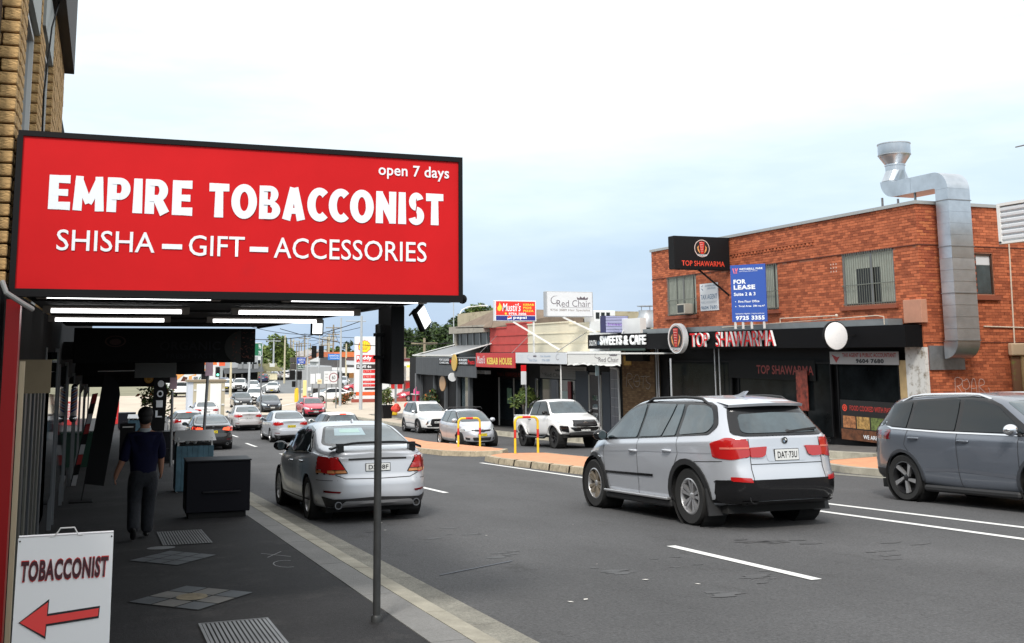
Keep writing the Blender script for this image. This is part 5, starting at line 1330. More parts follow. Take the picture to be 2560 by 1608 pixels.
# feather banners
def feather(name, base, top, w, matc, label, letters=None, bow=.35, rz=0):
    r = thing(name, label, 'banner flag', 'feather banners on the near footpath')
    B, T = Vector(base), Vector(top); n = 12; d = (T-B); L = d.length; rt = Vector((math.cos(rz), math.sin(rz), 0))
    f = MB(); f.tube([B, B+d*.5, T], .012, 6); f.build('pole', BLK, r)
    vs = []
    for i in range(n+1):
        t = i/n; p = B+d*(.14+.86*t); ww = w*(1-.0*t)*(1 if t < .8 else math.sqrt(max(0, 1-((t-.8)/.22)**2))); vs += [p, p+rt*ww+Vector((0, .02*math.sin(t*9), -.15*w))]
    f = MB(); f.add(vs, [(2*i, 2*i+1, 2*i+3, 2*i+2) for i in range(n)]); f.add([v+Vector((0, .006, 0)) for v in vs], [(2*i, 2*i+1, 2*i+3, 2*i+2) for i in range(n)]); f.build('flag', matc, r, True)
    if letters:
        for k, ch in enumerate(letters):
            c = B+d*(.86-.115*k); text(r, Plane(c+rt*w*.25, rt*w*.5, Vector((0, 0, L*.08))), ch, 0, 0, 1, 1, SWHITE, .02, bold=.03)
    f = MB(); f.cbox(B.x-.2, B.x+.2, B.y-.2, B.y+.2, B.z, B.z+.03); f.build('base', BLK, r)
    return r
b0 = pY(203, 1243, 20.0); b0.z = zf(20)
feather('feather_banner', tuple(b0), tuple(pY(262, 935, 20.0)), .33, BLK, 'tall black feather banner leaning over the near footpath before the shopfronts', bow=0)
random.seed(4)
pk = thing('striped_bunting_banner', 'narrow red and white striped banner beside the leaning black banner', 'banner flag', 'feather banners on the near footpath')
A, B = pY(176, 1215, 24.5), pY(232, 985, 24.5)
for k in range(9):
    t0, t1 = k/9, (k+1)/9; p, q_ = A.lerp(B, t0), A.lerp(B, t1)
    f = MB(); f.add([p, p+Vector((.11, 0, 0)), q_+Vector((.11, 0, .02)), q_, p+Vector((0, .01, 0)), p+Vector((.11, .01, 0)), q_+Vector((.11, .01, .02)), q_+Vector((0, .01, 0))], [(0, 1, 2, 3), (4, 7, 6, 5)]); f.build('band', (M('band_white', (.42, .42, .44), .7), BLK, M('band_red', (.32, .02, .02), .7))[k % 3], pk)
f = MB(); f.tube([(A.x, A.y, zf(24.5)), tuple(A), tuple(B)], .012, 6); f.build('pole', BLK, pk)
feather('feather_banner', (1.45, 34, zf(34)), tuple(pY(388, 938, 34)), .40, BLK, 'upright black feather banner with white letters OIL beside the planter tree', '·OIL', rz=0)
# A-frame sign
af = thing('a_frame_sign', 'white A-frame board reading TOBACCONIST with a red arrow pointing left', 'A-frame sign')
Ya = 5.6; T0, T1 = pY(46, 1343, Ya), pY(284, 1336, Ya); zb_ = zf(5.4)
x0, x1 = T0.x, T1.x; zt = (T0.z+T1.z)/2
O = Vector((x0, Ya-.16, zt-1.0)); Pa = Plane(O, Vector((x1-x0, 0, 0)), Vector((0, .16, 1.0)))
def slab(pl_, th, mat, name, par, a0=0, a1=1, b0=0, b1=1):
    f = MB(); vs = [pl_.at(a, b, h) for h in (0, -th) for a, b in ((a0, b0), (a1, b0), (a1, b1), (a0, b1))]; f.add(vs, [(0, 1, 2, 3), (7, 6, 5, 4), (0, 4, 5, 1), (1, 5, 6, 2), (2, 6, 7, 3), (3, 7, 4, 0)]); return f.build(name, mat, par)
slab(Pa, .012, M('corflute_white', (.90, .91, .92), .5), 'front_board', af)
Pb = Plane(Vector((x0, Ya+.42, zt-1.0)), Vector((x1-x0, 0, 0)), Vector((0, -.38, 1.0))); slab(Pb, .012, M('corflute_white'), 'back_board', af)
f = MB(); cx = (x0+x1)/2+.0; f.tube([(cx-.075, Ya, zt), (cx-.055, Ya, zt), (cx-.030, Ya, zt+.038), (cx+.035, Ya, zt+.038), (cx+.055, Ya, zt), (cx+.075, Ya, zt)], .004, 6); f.build('handle', WHITEM, af)
text(af, Pa, 'TOBACCONIST', .050, .800, .955, .892, M('dark_maroon', (.055, .006, .012), .5), .006, bold=.035, shear=.08)
text(af, Pa, 'TOBACCONIST', .045, .795, .960, .897, M('red_outline', (.60, .03, .03), .5), .004, bold=.05, shear=.08, name='lettering_outline')
ar = [(.07, .617), (.345, .700), (.34, .637), (.875, .655), (.87, .620), (.335, .602), (.33, .548)]
q = MB(); poly(q, Pa, polyoff(ar, .010), .004); q.build('arrow_outline', INK, af); q = MB(); poly(q, Pa, ar, .006); q.build('arrow', M('arrow_red', (.86, .06, .055), .5), af)
q = MB(); [disc(q, Pa, a, .985, .004, .005) for a in (.02, .98)]; q.build('rivet', INK, af)
# black bench planter box, bins, poles
def planter(x, y, w, d, h, label, name='planter_box'):
    z = zf(y+d/2); r = thing(name, label, 'planter box', 'dark metal boxes along the near kerb')
    f = MB(); f.cbox(x, x+w, y, y+d, z+.10, z+h, .012); f.build('box', M('blackened_steel', (.005, .005, .009), .6, spec=.2), r)
    f = MB(); f.cbox(x-.012, x+w+.012, y-.012, y+d+.012, z+h, z+h+.022, .006); f.build('lid', M('black_lid', (.012, .012, .015), .5, spec=.3), r)
    f = MB(); f.box(x+.05, x+w-.05, y+.05, y+d-.05, z, z+.10); f.build('plinth', UNDER, r)
    f = MB(); f.cbox(x+w*.25, x+w*.85, y-.05, y, z+h*.46, z+h*.49, .008); f.build('ledge', M('black_lid'), r)
    return r
planter(1.22, 15.85, .93, .55, .83, 'large black steel box on the near footpath by the parked silver sedan')
planter(1.35, 33.5, .85, .6, .95, 'navy steel box beyond the near blue litter bin, beside the white chair')
planter(.98, 66, 1.0, .8, 1.0, 'dark box far down the footpath by the farther blue bin')
TEAL = M('teal_slats', (.07, .15, .20), .6, var=.25, vs=6)
def bin_(x, y, label, w=.72):
    z = zf(y+.3); r = thing('litter_bin', label, 'litter bin', 'blue timber litter bins along the near kerb')
    f = MB(); f.box(x+.03, x+w-.03, y+.03, y+.6, z+.05, z+.93); f.build('liner', UNDER, r)
    n = 7
    for k in range(n):
        f = MB(); a = x+w*k/n; f.cbox(a+.0015, a+w/n-.0015, y, y+.025, z+.03, z+.90, .004); f.build('slat', TEAL, r)
    for k in range(6):
        f = MB(); a = y+.1*k; f.cbox(x, x+.025, a+.03, a+.122, z+.03, z+.90, .004); f.build('slat', TEAL, r)
    f = MB(); [f.box(a, a+.03, b, b+.03, z, z+1.06) for a in (x+.02, x+w-.05) for b in (y+.02, y+.56)]; f.build('corner_post', WHITEM, r)
    f = MB(); f.add([(x-.04, y-.04, z+1.0), (x+w+.04, y-.04, z+1.0), (x+w+.01, y+.28, z+1.19), (x-.01, y+.28, z+1.19), (x+w+.04, y+.64, z+1.0), (x-.04, y+.64, z+1.0)], [(0, 1, 2, 3), (3, 2, 4, 5), (0, 5, 4, 1), (0, 3, 5), (1, 4, 2)]); f.build('roof', M('stainless_roof', (.55, .56, .57), .35, .6), r)
    f = MB(); f.ball((x+w*.3, y+.1, z+.97), .04, 8, 6); f.ball((x+w*.5, y+.1, z+.97), .045, 8, 6); f.build('discarded_cup', M('pale_cup', (.6, .6, .6), .5), r, True)
    return r
bin_(1.43, 21.3, 'blue slatted litter bin with silver roof behind the large black box'); bin_(1.35, 57, 'farther blue litter bin seen left of the walking man', .8)
def post(name, x, y, h, r, mat, label, cat='pole', group=None, z=None, lean=0):
    z = zf(y) if z is None else z
    t = thing(name, label, cat, group)
    f = MB(); f.tube([(x, y, z), (x+lean, y, z+h)], r, 14); f.build('pole', mat, t, True); return t
GALV = M('galvanised_pole', (.24, .25, .26), .45, .5, var=.15, vs=6); DPOLE = M('dark_pole', (.045, .047, .048), .5, .3, var=.25, vs=8)
fp = post('sign_pole', 1.975, 7.62, 2.16, .028, DPOLE, 'dark steel sign pole standing on the near footpath in front of the silver sedan', 'sign pole')
z = zf(7.62); f = MB(); f.lathe([(.042, 0), (.042, .035), (.034, .05), (.03, .05)], (1.975, 7.62, z), 'z', 20); f.build('base_collar', DPOLE, fp, True)
f = MB(); f.ball((1.975, 7.62, z+2.16), (.03, .03, .015)); f.build('cap', DPOLE, fp, True)
f = MB(); f.cbox(2.01, 2.115, 7.4, 7.78, -.235, .345, .006); f.build('sign_blade', BLK, fp)
f = MB(); [f.box(1.94, 2.012, 7.585, 7.655, zz, zz+.025) for zz in (-.05, .12)]; f.build('clamp', BLK, fp)
PINK = M('pink_white_sign', (.62, .42, .50), .5)
p2 = post('parking_sign_pole', 2.30, 25.6, 2.62, .035, GALV, 'grey pole with pink and white parking sign rising behind the litter bin', 'sign pole', 'parking sign poles on the near kerb', lean=.10)
f = MB(); f.cbox(2.32, 2.50, 25.5, 25.53, -.55, .02, .004); f.build('sign_blade', PINK, p2)
p3 = post('parking_sign_pole', 1.97, 31.5, 2.15, .04, GALV, 'grey pole with a small pink sign on top, left of the litter bin', 'sign pole', 'parking sign poles on the near kerb', lean=-.03)
f = MB(); f.cbox(1.86, 2.06, 31.4, 31.43, -1.05, -.65, .004); f.build('sign_blade', PINK, p3)
rs = thing('red_pillar_sign', 'red standing pillar sign with white lettering far down the near footpath', 'sign')
f = MB(); f.cbox(.38, 1.12, 74, 74.3, zf(74), zf(74)+1.55, .02); f.build('board', M('pillar_red', (.62, .03, .03), .5), rs)
plr = planeY(.38, 1.12, 74, zf(74), zf(74)+1.55); text(rs, plr, 'EL', .2, .25, .8, .55, SWHITE, .01, bold=.03); text(rs, plr, 'DE', .15, .62, .85, .92, SWHITE, .01, bold=.03)
# white chair and stall board beside the tree planter
ch = thing('white_chair', 'white moulded chair beside the navy box under the planter tree', 'chair', loc=(2.1, 36.5, zf(36.5)))
f = MB(); f.cbox(-.25, .25, -.25, .25, .42, .46, .015); f.build('seat', WHITEM, ch)
f = MB(); f.lathe([(.25, .46), (.27, .85)], (0, 0, 0), 'z', 14, (0, PI)); f.build('backrest', WHITEM, ch)
for a in (-.2, .2):
    for b in (-.2, .2): f = MB(); f.tube([(a, b, .42), (a*1.2, b*1.2, 0)], .02, 6); f.build('leg', WHITEM, ch)
# navy A-board behind the man
ab = thing('black_a_board', 'black framed A-board standing behind the walking man', 'A-frame sign')
f = MB(); f.cbox(.62, 1.12, 37, 37.04, zf(37)+.02, zf(37)+1.2, .01); f.build('front_board', BLK, ab); f = MB(); f.box(.70, 1.05, 36.985, 37, zf(37)+1.06, zf(37)+1.10); f.build('white_strip', WHITEM, ab)
# wheelie bin by the shopfronts
gb = thing('green_wheelie_bin', 'dark green wheelie bin against the dark shopfronts at left', 'wheelie bin')
z = zf(33); f = MB(); f.add([(-.55, 33, z), (-.1, 33, z), (-.1, 33.5, z), (-.55, 33.5, z), (-.6, 32.95, z+.95), (-.05, 32.95, z+.95), (-.05, 33.55, z+.95), (-.6, 33.55, z+.95)], [(0, 3, 2, 1), (4, 5, 6, 7), (0, 1, 5, 4), (1, 2, 6, 5), (2, 3, 7, 6), (3, 0, 4, 7)]); f.build('tub', M('bin_green', (.01, .05, .03), .5), gb)
f = MB(); f.cbox(-.62, -.03, 32.9, 33.6, z+.95, z+1.0, .015); f.build('lid', M('bin_lid_green', (.015, .07, .04), .5), gb)
# ------------------------------------------------------------------ far side of the street
RB = M('red_brick', (.43, .115, .048), .85, island=.36, var=.10, vs=9, bump=.3, bs=60)
RB2 = [M('red_brick_%d' % i, c, .85, var=.14, vs=20, bump=.3, bs=60) for i, c in enumerate(((.43, .115, .048), (.37, .093, .04), (.53, .165, .065), (.29, .068, .032)))]
RMORT = M('brick_mortar', (.42, .19, .12), .9, var=.15, vs=3); RSILL = M('brick_sill', (.26, .07, .035), .8)
BLIND = M('vertical_blind', (.34, .37, .32), .7, var=.12, vs=3); DARKW = M('dark_window_gap', (.015, .017, .016), .3); BAR = M('window_bar', (.20, .21, .18), .5, .3)
FASC = M('black_fascia', (.004, .004, .005), .75, spec=.15); FLASH = M('grey_flashing', (.20, .22, .23), .6, .2, var=.12, vs=2)
PINKB = M('pinkish_box', (.48, .24, .16), .7, var=.08, vs=5); DUCT = M('galvanised_duct', (.50, .54, .58), .32, .85, var=.18, vs=1.6); DUCTB = M('galvanised_duct_dull', (.46, .48, .50), .42, .7, var=.15, vs=2)
def scrawl(par, pl, strokes, mat, w):
    for st_ in strokes:
        P = [(st_[i], st_[i+1]) for i in range(0, len(st_), 2)]; P = catmull(P, 5) if len(P) > 2 else P
        for i in range(len(P)-1):
            (a, b), (c, d) = P[i], P[i+1]; q = MB() if i == 0 else q; p0, p1 = pl.at(a, b, .004), pl.at(c, d, .004); v = (p1-p0); nn = v.cross(pl.n).normalized()*w/2; q.add([p0-nn, p1-nn, p1+nn, p0+nn], [(0, 1, 2, 3)])
        q.build('paint_stroke', mat, par)
XF, YC, YL, ZT = 22.6, 24.0, 39.65, 4.33
bb = thing('red_brick_building', 'two-storey red brick building with black shop awning and galvanised duct, at right', 'building')
random.seed(11)
W3 = [(36.12, 38.38, 1.50, 3.13), (30.76, 33.0, 1.50, 3.13), (25.03, 27.33, 1.45, 3.12)]
WS = (24.70, 25.42, 1.68, 2.92)
stuff = MB(); nb = 0
m = MB(); m.box(XF+.36, 31, YC+.18, YL, -4.0, ZT); m.build('wall_core', RMORT, bb)
m = MB(); m.box(XF+.02, XF+.36, YC+.02, YL, 3.13, ZT); m.box(XF+.02, XF+.36, YC+.02, YL, .80, 1.45); ye = YC+.02
for a, b, c, d in sorted(W3)+[(YL, YL, 0, 0)]: m.box(XF+.02, XF+.36, ye, a, 1.45, 3.13); ye = b
m.box(XF+.36, 31, YC+.02, YC+.18, WS[3], ZT); m.box(XF+.02, 31, YC+.02, YC+.18, -4, .80); m.box(XF+.36, 31, YC+.02, YC+.18, .80, WS[2]); m.box(XF+.36, WS[0], YC+.02, YC+.18, WS[2], WS[3]); m.box(WS[1], 31, YC+.02, YC+.18, WS[2], WS[3])
m.build('mortar_bed', RMORT, bb)
def clips(a, b, ops):
    for (c, d) in ops:
        if a < d and b > c:
            r_ = []
            if a < c-.03: r_.append((a, c))
            if b > d+.03: r_.append((d, b))
            return r_
    return [(a, b)]
def rb_mesh(w, mi):
    k = ('rb', round(w, 2), mi)
    if k not in BR:
        q = MB(); q.cbox(-w/2, w/2, -.045, .045, -.038, .038, .005); o = q.build('brick', RB2[mi]); BR[k] = o.data; bpy.data.objects.remove(o)
    return BR[k]
nz_ = int((ZT+3.6)/.086)
for r in range(nz_):
    z = ZT-(r+1)*.086
    if z < -3.6: break
    # street face
    if z > .80:
        y = YC; L = .112 if r % 2 else .23
        while y < YL:
            e = min(y+L, YL)
            for (y_, e_) in clips(y, e, [(a, b) for a, b, c, d in W3 if c-.05 < z < d-.03]):
                off = random.uniform(-.004, .004)+(0.02 if 3.02 < z < 3.10 else 0)
                stuff.box(XF+off, XF+.08, y_+.006, e_-.006, z+.005, z+.081)
            y = e; L = .24
    x = XF; L = .23 if r % 2 else .112
    while x < 28.6:
        e = x+L
        for (x_, e_) in clips(x, e, [(WS[0], WS[1])] if WS[2]-.05 < z < WS[3]-.03 else []):
            if nb < 290 and .9 < z < 4.3 and x < 24.6:
                mi = random.choice((0, 0, 1, 1, 2, 3)); o = bpy.data.objects.new('brick', rb_mesh(L-.012, mi)); COL.objects.link(o); o.parent = bb; o.location = ((x+e)/2, YC+.045, z+.043); nb += 1
            else:
                off = random.uniform(-.004, .004); stuff.box(x_+.006, e_-.006, YC+off, YC+.08, z+.005, z+.081)
        x = e; L = .24
for k in range(24):      # dentils
    y = 28.75+k*.2; stuff.box(XF-.03, XF, y, y+.10, 3.58, 3.66)
stuff.box(XF-.035, XF, 28.7, 33.6, 3.67, 3.72)
o = stuff.build('brickwork', RB, bb); o['kind'] = 'stuff'
m = MB(); m.box(XF-.02, XF, YC-.02, YL, 3.105, 3.135); m.box(XF, 28.6, YC-.02, YC, 3.105, 3.135); m.box(XF, 28.6, YC-.015, YC, .235, .255); m.build('string_course', M('dark_course', (.10, .03, .02), .9), bb)
for i in range(9):
    a = YC-.06+i*1.75; m = MB(); m.box(XF-.07, XF+.25, a, min(a+1.74, YL+.05), ZT, ZT+.10); m.build('coping', M('metal_coping', (.42, .43, .42), .5, .4), bb)
for i in range(2):
    m = MB(); m.box(XF+.25+i*1.5, XF+1.74+i*1.5, YC-.06, YC+.22, ZT, ZT+.10); m.build('coping', M('metal_coping'), bb)
m = MB(); m.box(XF+3.25, 29, YC-.06, YC+.22, ZT-.02, ZT+.08); m.build('coping', M('metal_coping'), bb)
for wi, (a, b, c, d) in enumerate(W3):
    m = MB(); m.box(XF+.09, XF+.12, a, b, c, d); w = m.build('window', DARKW, bb)
    n = int((b-a)/.105)
    for k in range(n):
        if wi == 2 and n*.28 < k < n*.72 and True: zt_ = 2.55; z0 = 2.6
        else: z0 = c+.06
        if k in (2, int(n*.7)) and wi != 2: continue
        y = a+(b-a)*k/n; s_ = MB(); s_.add([(XF+.085, y+.012, z0), (XF+.060, y+.092, z0), (XF+.060, y+.092, d-.04), (XF+.085, y+.012, d-.04)], [(0, 1, 2, 3)]); s_.build('blind_slat', BLIND, w)
    s_ = MB(); s_.box(XF+.03, XF+.055, a, b, d-.05, d); s_.box(XF+.03, XF+.055, a, a+.05, c, d); s_.box(XF+.03, XF+.055, b-.05, b, c, d); s_.box(XF+.03, XF+.055, a+(b-a)*.42, a+(b-a)*.46, c, d); s_.build('frame', GREYM, w)
    s_ = MB()
    for k in range(n+1): y = a+(b-a)*(k+.5)/(n+1); s_.box(XF-.035, XF-.022, y-.006, y+.006, c-.02, d)
    s_.box(XF-.035, XF-.02, a-.02, b+.02, c+.62, c+.65); s_.box(XF-.035, XF-.02, a-.02, b+.02, c+.03, c+.05); o = s_.build('security_bars', BAR, w); o['kind'] = 'stuff'
    s_ = MB(); s_.box(XF-.10, XF, a-.12, b+.12, c-.16, c-.05); s_.build('sill', RSILL, bb)
if True:
    a, b, c, d = WS
    m = MB(); m.box(a, b, YC+.10, YC+.12, c, d); w = m.build('window', M('pale_room', (.30, .33, .32), .5), bb)
    s_ = MB(); s_.box(a, b, YC+.09, YC+.10, d-.34, d-.03); s_.build('roller_blind', M('roller_white', (.62, .64, .66), .7), w)
    s_ = MB(); s_.box(a, a+.10, YC+.04, YC+.09, c, d); s_.box(b-.05, b, YC+.04, YC+.09, c, d); s_.box(a, b, YC+.04, YC+.09, d-.05, d); s_.build('frame', M('dark_frame', (.06, .03, .02), .6), w)
    s_ = MB(); s_.box(a+.12, b-.07, YC+.07, YC+.08, c+.03, d-.36); s_.build('pane', GLASSL, w)
    s_ = MB(); s_.box(a-.1, b+.12, YC-.09, YC, c-.17, c-.03); s_.build('sill', RSILL, bb)
# air conditioner, vents, box
ac = thing('air_conditioner', 'beige window air conditioner sticking out of the leftmost barred window', 'air conditioner')
f = MB(); f.cbox(XF-.42, XF-.03, 36.35, 36.95, 1.52, 1.93, .015); f.build('case', M('ac_beige', (.42, .40, .34), .6), ac)
f = MB(); f.box(XF-.425, XF-.42, 36.42, 36.9, 1.57, 1.88); f.build('grille', DARKW, ac)
f = MB()
for i in range(3):
    for j in range(3): y = 27.6+i*.13; z = 2.57+j*.12; f.box(XF-.008, XF, y, y+.045, z, z+.045)
tag(f.build('vent_holes', M('vent_pale', (.62, .45, .38), .8)), 'square of nine pale vent holes in the red brick wall', 'vent')
f = MB(); f.cbox(XF-.12, XF+.10, 24.0-.10, 24.62, .82, 1.50, .008); tag(f.build('meter_box', PINKB), 'salmon painted meter box on the corner of the red brick building', 'meter box')
# awning / fascia
fa = thing('shop_fascia', 'long black shop fascia with grey flashing across the red brick building', 'awning')
f = MB(); f.box(21.98, XF, YC+.05, 39.2, .11, .76); f.build('fascia_box', FASC, fa)
f = MB(); f.box(22.05, XF, 24.8, 39.6, .765, .96); f.build('flashing', FLASH, fa)
f = MB(); f.tube([(22.0, 27.0, 1.12), (22.0, 29.9, 1.12), (22.0, 29.9, .96)], .018, 6); f.tube([(22.0, 24.9, .78), (22.0, 24.9, 1.02), (22.0, 25.2, 1.06), (22.1, 29.5, .98), (21.97, 33.4, .90)], .014, 6); f.ball((22.0, 27.0, 1.12), .05, 8, 6); f.build('conduit', M('cream_conduit', (.62, .54, .44), .6), fa)
tp = planeX(21.97, 39.2, YC+.05, .11, .76)
def fu(px): return (39.2-pX(px, 845, 21.97).y)/(39.2-24.05)
LR = M('letter_red', (.72, .015, .02), .5, spec=.2); LW = M('letter_white_side', (.85, .86, .86), .5)
ls = thing('raised_shawarma_letters', 'raised red letters TOP SHAWARMA with white sides on the black fascia', 'sign')
text(ls, tp, 'TOP', fu(1731), .10, fu(1776), .93, (LR, LW), lift=.03, depth=.09, bold=0)
text(ls, tp, 'SHAWARMA', fu(1795), .10, fu(1942), .95, (LR, LW), lift=.03, depth=.09, bold=0)
def shawarma_logo(par, pl, ca, cb, r, lift, ry=None):
    ry = ry or r; R = M('logo_red', (.68, .035, .02), .5); OR = M('logo_orange', (.80, .33, .10), .5)
    q = MB(); disc(q, pl, ca, cb, r, lift, ry=ry); q.build('logo_disc', M('logo_black', (.012, .008, .008), .5), par)
    q = MB(); disc(q, pl, ca, cb, r*.98, lift+.003, ry=ry*.98, r2=r*.9); q.build('logo_ring', M('logo_ring_pale', (.70, .55, .50), .5), par)
    def e(a, b): return (ca+a*r/pl.W, cb+b*ry/pl.H)
    for k in range(7):
        w0 = .34-.025*k; z0 = .70-.19*k; q = MB(); poly(q, pl, [e(-w0, z0), e(-w0*.9, z0-.17), e(w0*.9, z0-.17), e(w0, z0), e(0, z0+.07)], lift+.004); q.build('logo_slice', R, par)
        if k < 6: q = MB(); poly(q, pl, [e(-w0*.8, z0-.045), e(w0*.5, z0-.07), e(w0*.5, z0-.10), e(-w0*.8, z0-.075)], lift+.006); q.build('logo_highlight', M('logo_cream', (.82, .70, .62), .5), par)
    for s_ in (-1, 1):
        q = MB(); poly(q, pl, [e(s_*.40, .35), e(s_*.62, .10), e(s_*.55, -.25), e(s_*.25, -.62), e(s_*.34, -.25), e(s_*.46, .02)], lift+.004); q.build('logo_hand', OR, par)
    text(par, pl, 'TOP SHAWARMA', ca-.62*r/pl.W, cb-.86*ry/pl.H, ca+.62*r/pl.W, cb-.66*ry/pl.H, SWHITE, lift+.008, bold=.02)
lg = thing('round_logo_sign', 'round sign with red shawarma logo and thick white rim left of the raised letters', 'sign')
f = MB(); c0 = (21.80, 36.30, .52); n = 36
vs = [(x, c0[1]+.62*math.cos(t), c0[2]+.60*math.sin(t)) for x in (21.70, 21.90) for t in [2*PI*k/n for k in range(n)]]
f.add(vs, [tuple(range(n)), tuple(range(2*n-1, n-1, -1))]+[(i, (i+1) % n, n+(i+1) % n, n+i) for i in range(n)]); f.build('disc_box', LW, lg)
shawarma_logo(lg, planeX(21.695, 36.92, 35.68, -.08, 1.12), .5, .5, .57, .002, .55)
wd = thing('white_disc_sign', 'blank round white sign facing down the street from the black fascia', 'sign')
c1 = pY(2088, 840, 26.2); f = MB(); f.lathe([(.001, -.06), (.40, -.06), (.42, -.05), (.42, .05), (.40, .06), (.001, .06)], c1, 'y', 36); f.build('disc', M('disc_white', (.92, .93, .94), .5), wd, True)
f = MB(); f.lathe([(.425, -.045), (.45, -.045), (.45, .045), (.425, .045)], c1, 'y', 36); f.build('rim', BLK, wd, True)
random.seed(2); f = MB(); pld = Plane(c1+Vector((-.42, -.065, -.42)), (.84, 0, 0), (0, 0, .84))
for k in range(60):
    a, b = random.uniform(-.42, .42), random.uniform(-.42, .42)
    if math.hypot(a, b) < .44: poly(f, pld, [(.5+a, .5+b), (.5+a+.03, .5+b+.002), (.5+a+.03, .5+b+.008)], .002)
o = f.build('speckles', M('speck_grey', (.42, .48, .52), .6), wd); o['kind'] = 'stuff'
f = MB(); f.box(c1.x, 22.0, c1.y-.03, c1.y+.03, .45, .52); f.build('arm', BLK, wd)
# projecting black sign
ps = thing('projecting_black_sign', 'black lightbox with red shawarma logo projecting from the red brick wall', 'sign')
Yp = 33.6; A = pY(1684, 590, Yp); B = pY(1826, 676, Yp); x0, x1 = A.x, 22.55; z1, z0 = pY(1684, 589, Yp).z, pY(1684, 672, Yp).z
f = MB(); f.cbox(x0, x1, Yp, Yp+.42, z0, z1, .012); f.build('box', BLK, ps)
plp = planeY(x0, x1, Yp-.001, z0, z1); shawarma_logo(ps, plp, .50, .64, .34, .004)
text(ps, plp, 'TOP SHAWARMA', .13, .10, .90, .26, M('sign_orange_red', (.80, .07, .035), .5), .006, bold=.012)
f = MB(); f.bar((21.3, Yp+.2, z0), (22.6, Yp+.2, z0-.95), .07, .05); f.build('brace', BLK, ps)
# for lease board
fl = thing('for_lease_board', 'blue FOR LEASE board with white lettering standing above the black fascia', 'sign')
a0 = pX(1832, 803, 21.55); BL = Vector((a0.x, a0.y, a0.z)); 
def atz(px, py, z): r = ray(px, py); return r*(z/r.z)
TLp = atz(1824, 664, 3.02); TRp = atz(1911, 659, 3.02)
BRp = pY(1920, 803, TRp.y); BLp = pY(1833, 806, TLp.y); z_b = (BRp.z+BLp.z)/2
pf_ = Plane((TLp.x+.02, TLp.y, z_b), (TRp.x-TLp.x, TRp.y-TLp.y, 0), (0, 0, 3.02-z_b))
slab(pf_, .05, M('lease_blue', (.035, .10, .42), .5), 'board', fl)
SW = SWHITE
text(fl, pf_, 'FOR', .08, .665, .44, .745, SW, bold=.045); text(fl, pf_, 'LEASE', .08, .565, .70, .645, SW, bold=.045); text(fl, pf_, 'Suite 2 & 3', .08, .455, .70, .515, SW, bold=.03)
text(fl, pf_, 'First Floor Office', .20, .335, .80, .375, SW, bold=.03); text(fl, pf_, 'Total Area  286 sq.m²', .20, .25, .95, .29, SW, bold=.03); text(fl, pf_, 'Exclusive Agents | wpire.com.au', .11, .125, .92, .155, SW, bold=.01)
text(fl, pf_, '9725 3355', .11, .03, .93, .105, SW, bold=.045); text(fl, pf_, 'WETHERILL PARK', .26, .905, .94, .94, SW, bold=.03); text(fl, pf_, 'INDUSTRIAL REAL ESTATE', .26, .875, .78, .892, SW)
q = MB()
for (a, b) in ((.06, .11), (.13, .18), (.20, .15)): poly(q, pf_, [(a, .945), (a+.035, .945), (b+.02, .85), (b-.01, .85)], .008)
q.build('pink_emblem', M('emblem_pink', (.75, .20, .30), .5), fl)
q = MB(); [disc(q, pf_, .12, b, .018, .008) for b in (.355, .27)]; q.build('bullet', SW, fl)
for t in (.08, .30, .55, .9):
    p = pf_.at(t, 0, -.03); f = MB(); f.box(p.x-.03, p.x+.03, p.y-.03, p.y+.03, .78, p.z); f.build('leg', WHITEM, fl)
# tax agent board
tb = thing('tax_agent_board', 'white TAX AGENT board fixed to the red brick wall beside the air conditioner', 'sign')
pt = planeX(XF-.04, 35.78, 34.50, 1.60, 2.68); slab(pt, .03, M('board_white', (.72, .74, .76), .5), 'board', tb)
GI = M('grey_blue_ink', (.16, .24, .34), .5); text(tb, pt, 'ACCOUNTING & SERVICE', .30, .88, .92, .94, GI, bold=.01); text(tb, pt, 'SERVICES', .42, .78, .88, .84, GI); text(tb, pt, 'TAX AGENT', .04, .42, .96, .60, GI, bold=.01); text(tb, pt, 'PUBLIC ACCOUNTANT', .06, .27, .94, .35, M('pale_ink', (.45, .50, .55), .5)); text(tb, pt, '9604 7680', .05, .05, .95, .18, GI, bold=.01)
q = MB(); poly(q, pt, [(.08, .90), (.20, .96), (.14, .88)], .006); poly(q, pt, [(.06, .84), (.17, .80), (.19, .73)], .006); q.build('bird_emblem', GI, tb)
# shopfront under the fascia
sf = thing('shawarma_shopfront', 'dark glazed shopfront below the black fascia of the red brick building', 'shopfront')
f = MB(); f.box(XF+.25, XF+.3, 25.0, 39.6, -4, .11); f.build('interior_wall', M('shop_dark', (.008, .008, .009), .6, spec=.2), sf)
for (ya, yb) in ((25.2, 27.9), (28.3, 29.6), (30.1, 33.5), (34.0, 38.6)):
    f = MB(); zb = zf(ya)+.3; f.box(XF+.10, XF+.115, ya, yb, zb, -.40); p = f.build('window', M('shop_glass', (.008, .010, .011), .10, spec=.07, var=.6, vs=1.2), sf)
    f = MB(); f.box(XF+.06, XF+.12, ya-.05, ya, zb, -.4); f.box(XF+.06, XF+.12, yb, yb+.05, zb, -.4); f.box(XF+.06, XF+.12, ya, yb, -.42, -.36); f.build('frame', BLK, p)
for px in (1642, 1647, 1789, 1800):
    p = pX(px, 950, XF-.1); f = MB(); f.box(XF-.12, XF-.09, p.y-.02, p.y+.02, zf(p.y), .12); f.build('mullion', M('mullion_silver', (.55, .56, .58), .4, .4), sf)
plq = planeX(XF+.05, 34.0, 29.0, -.95, -.32); q = MB()
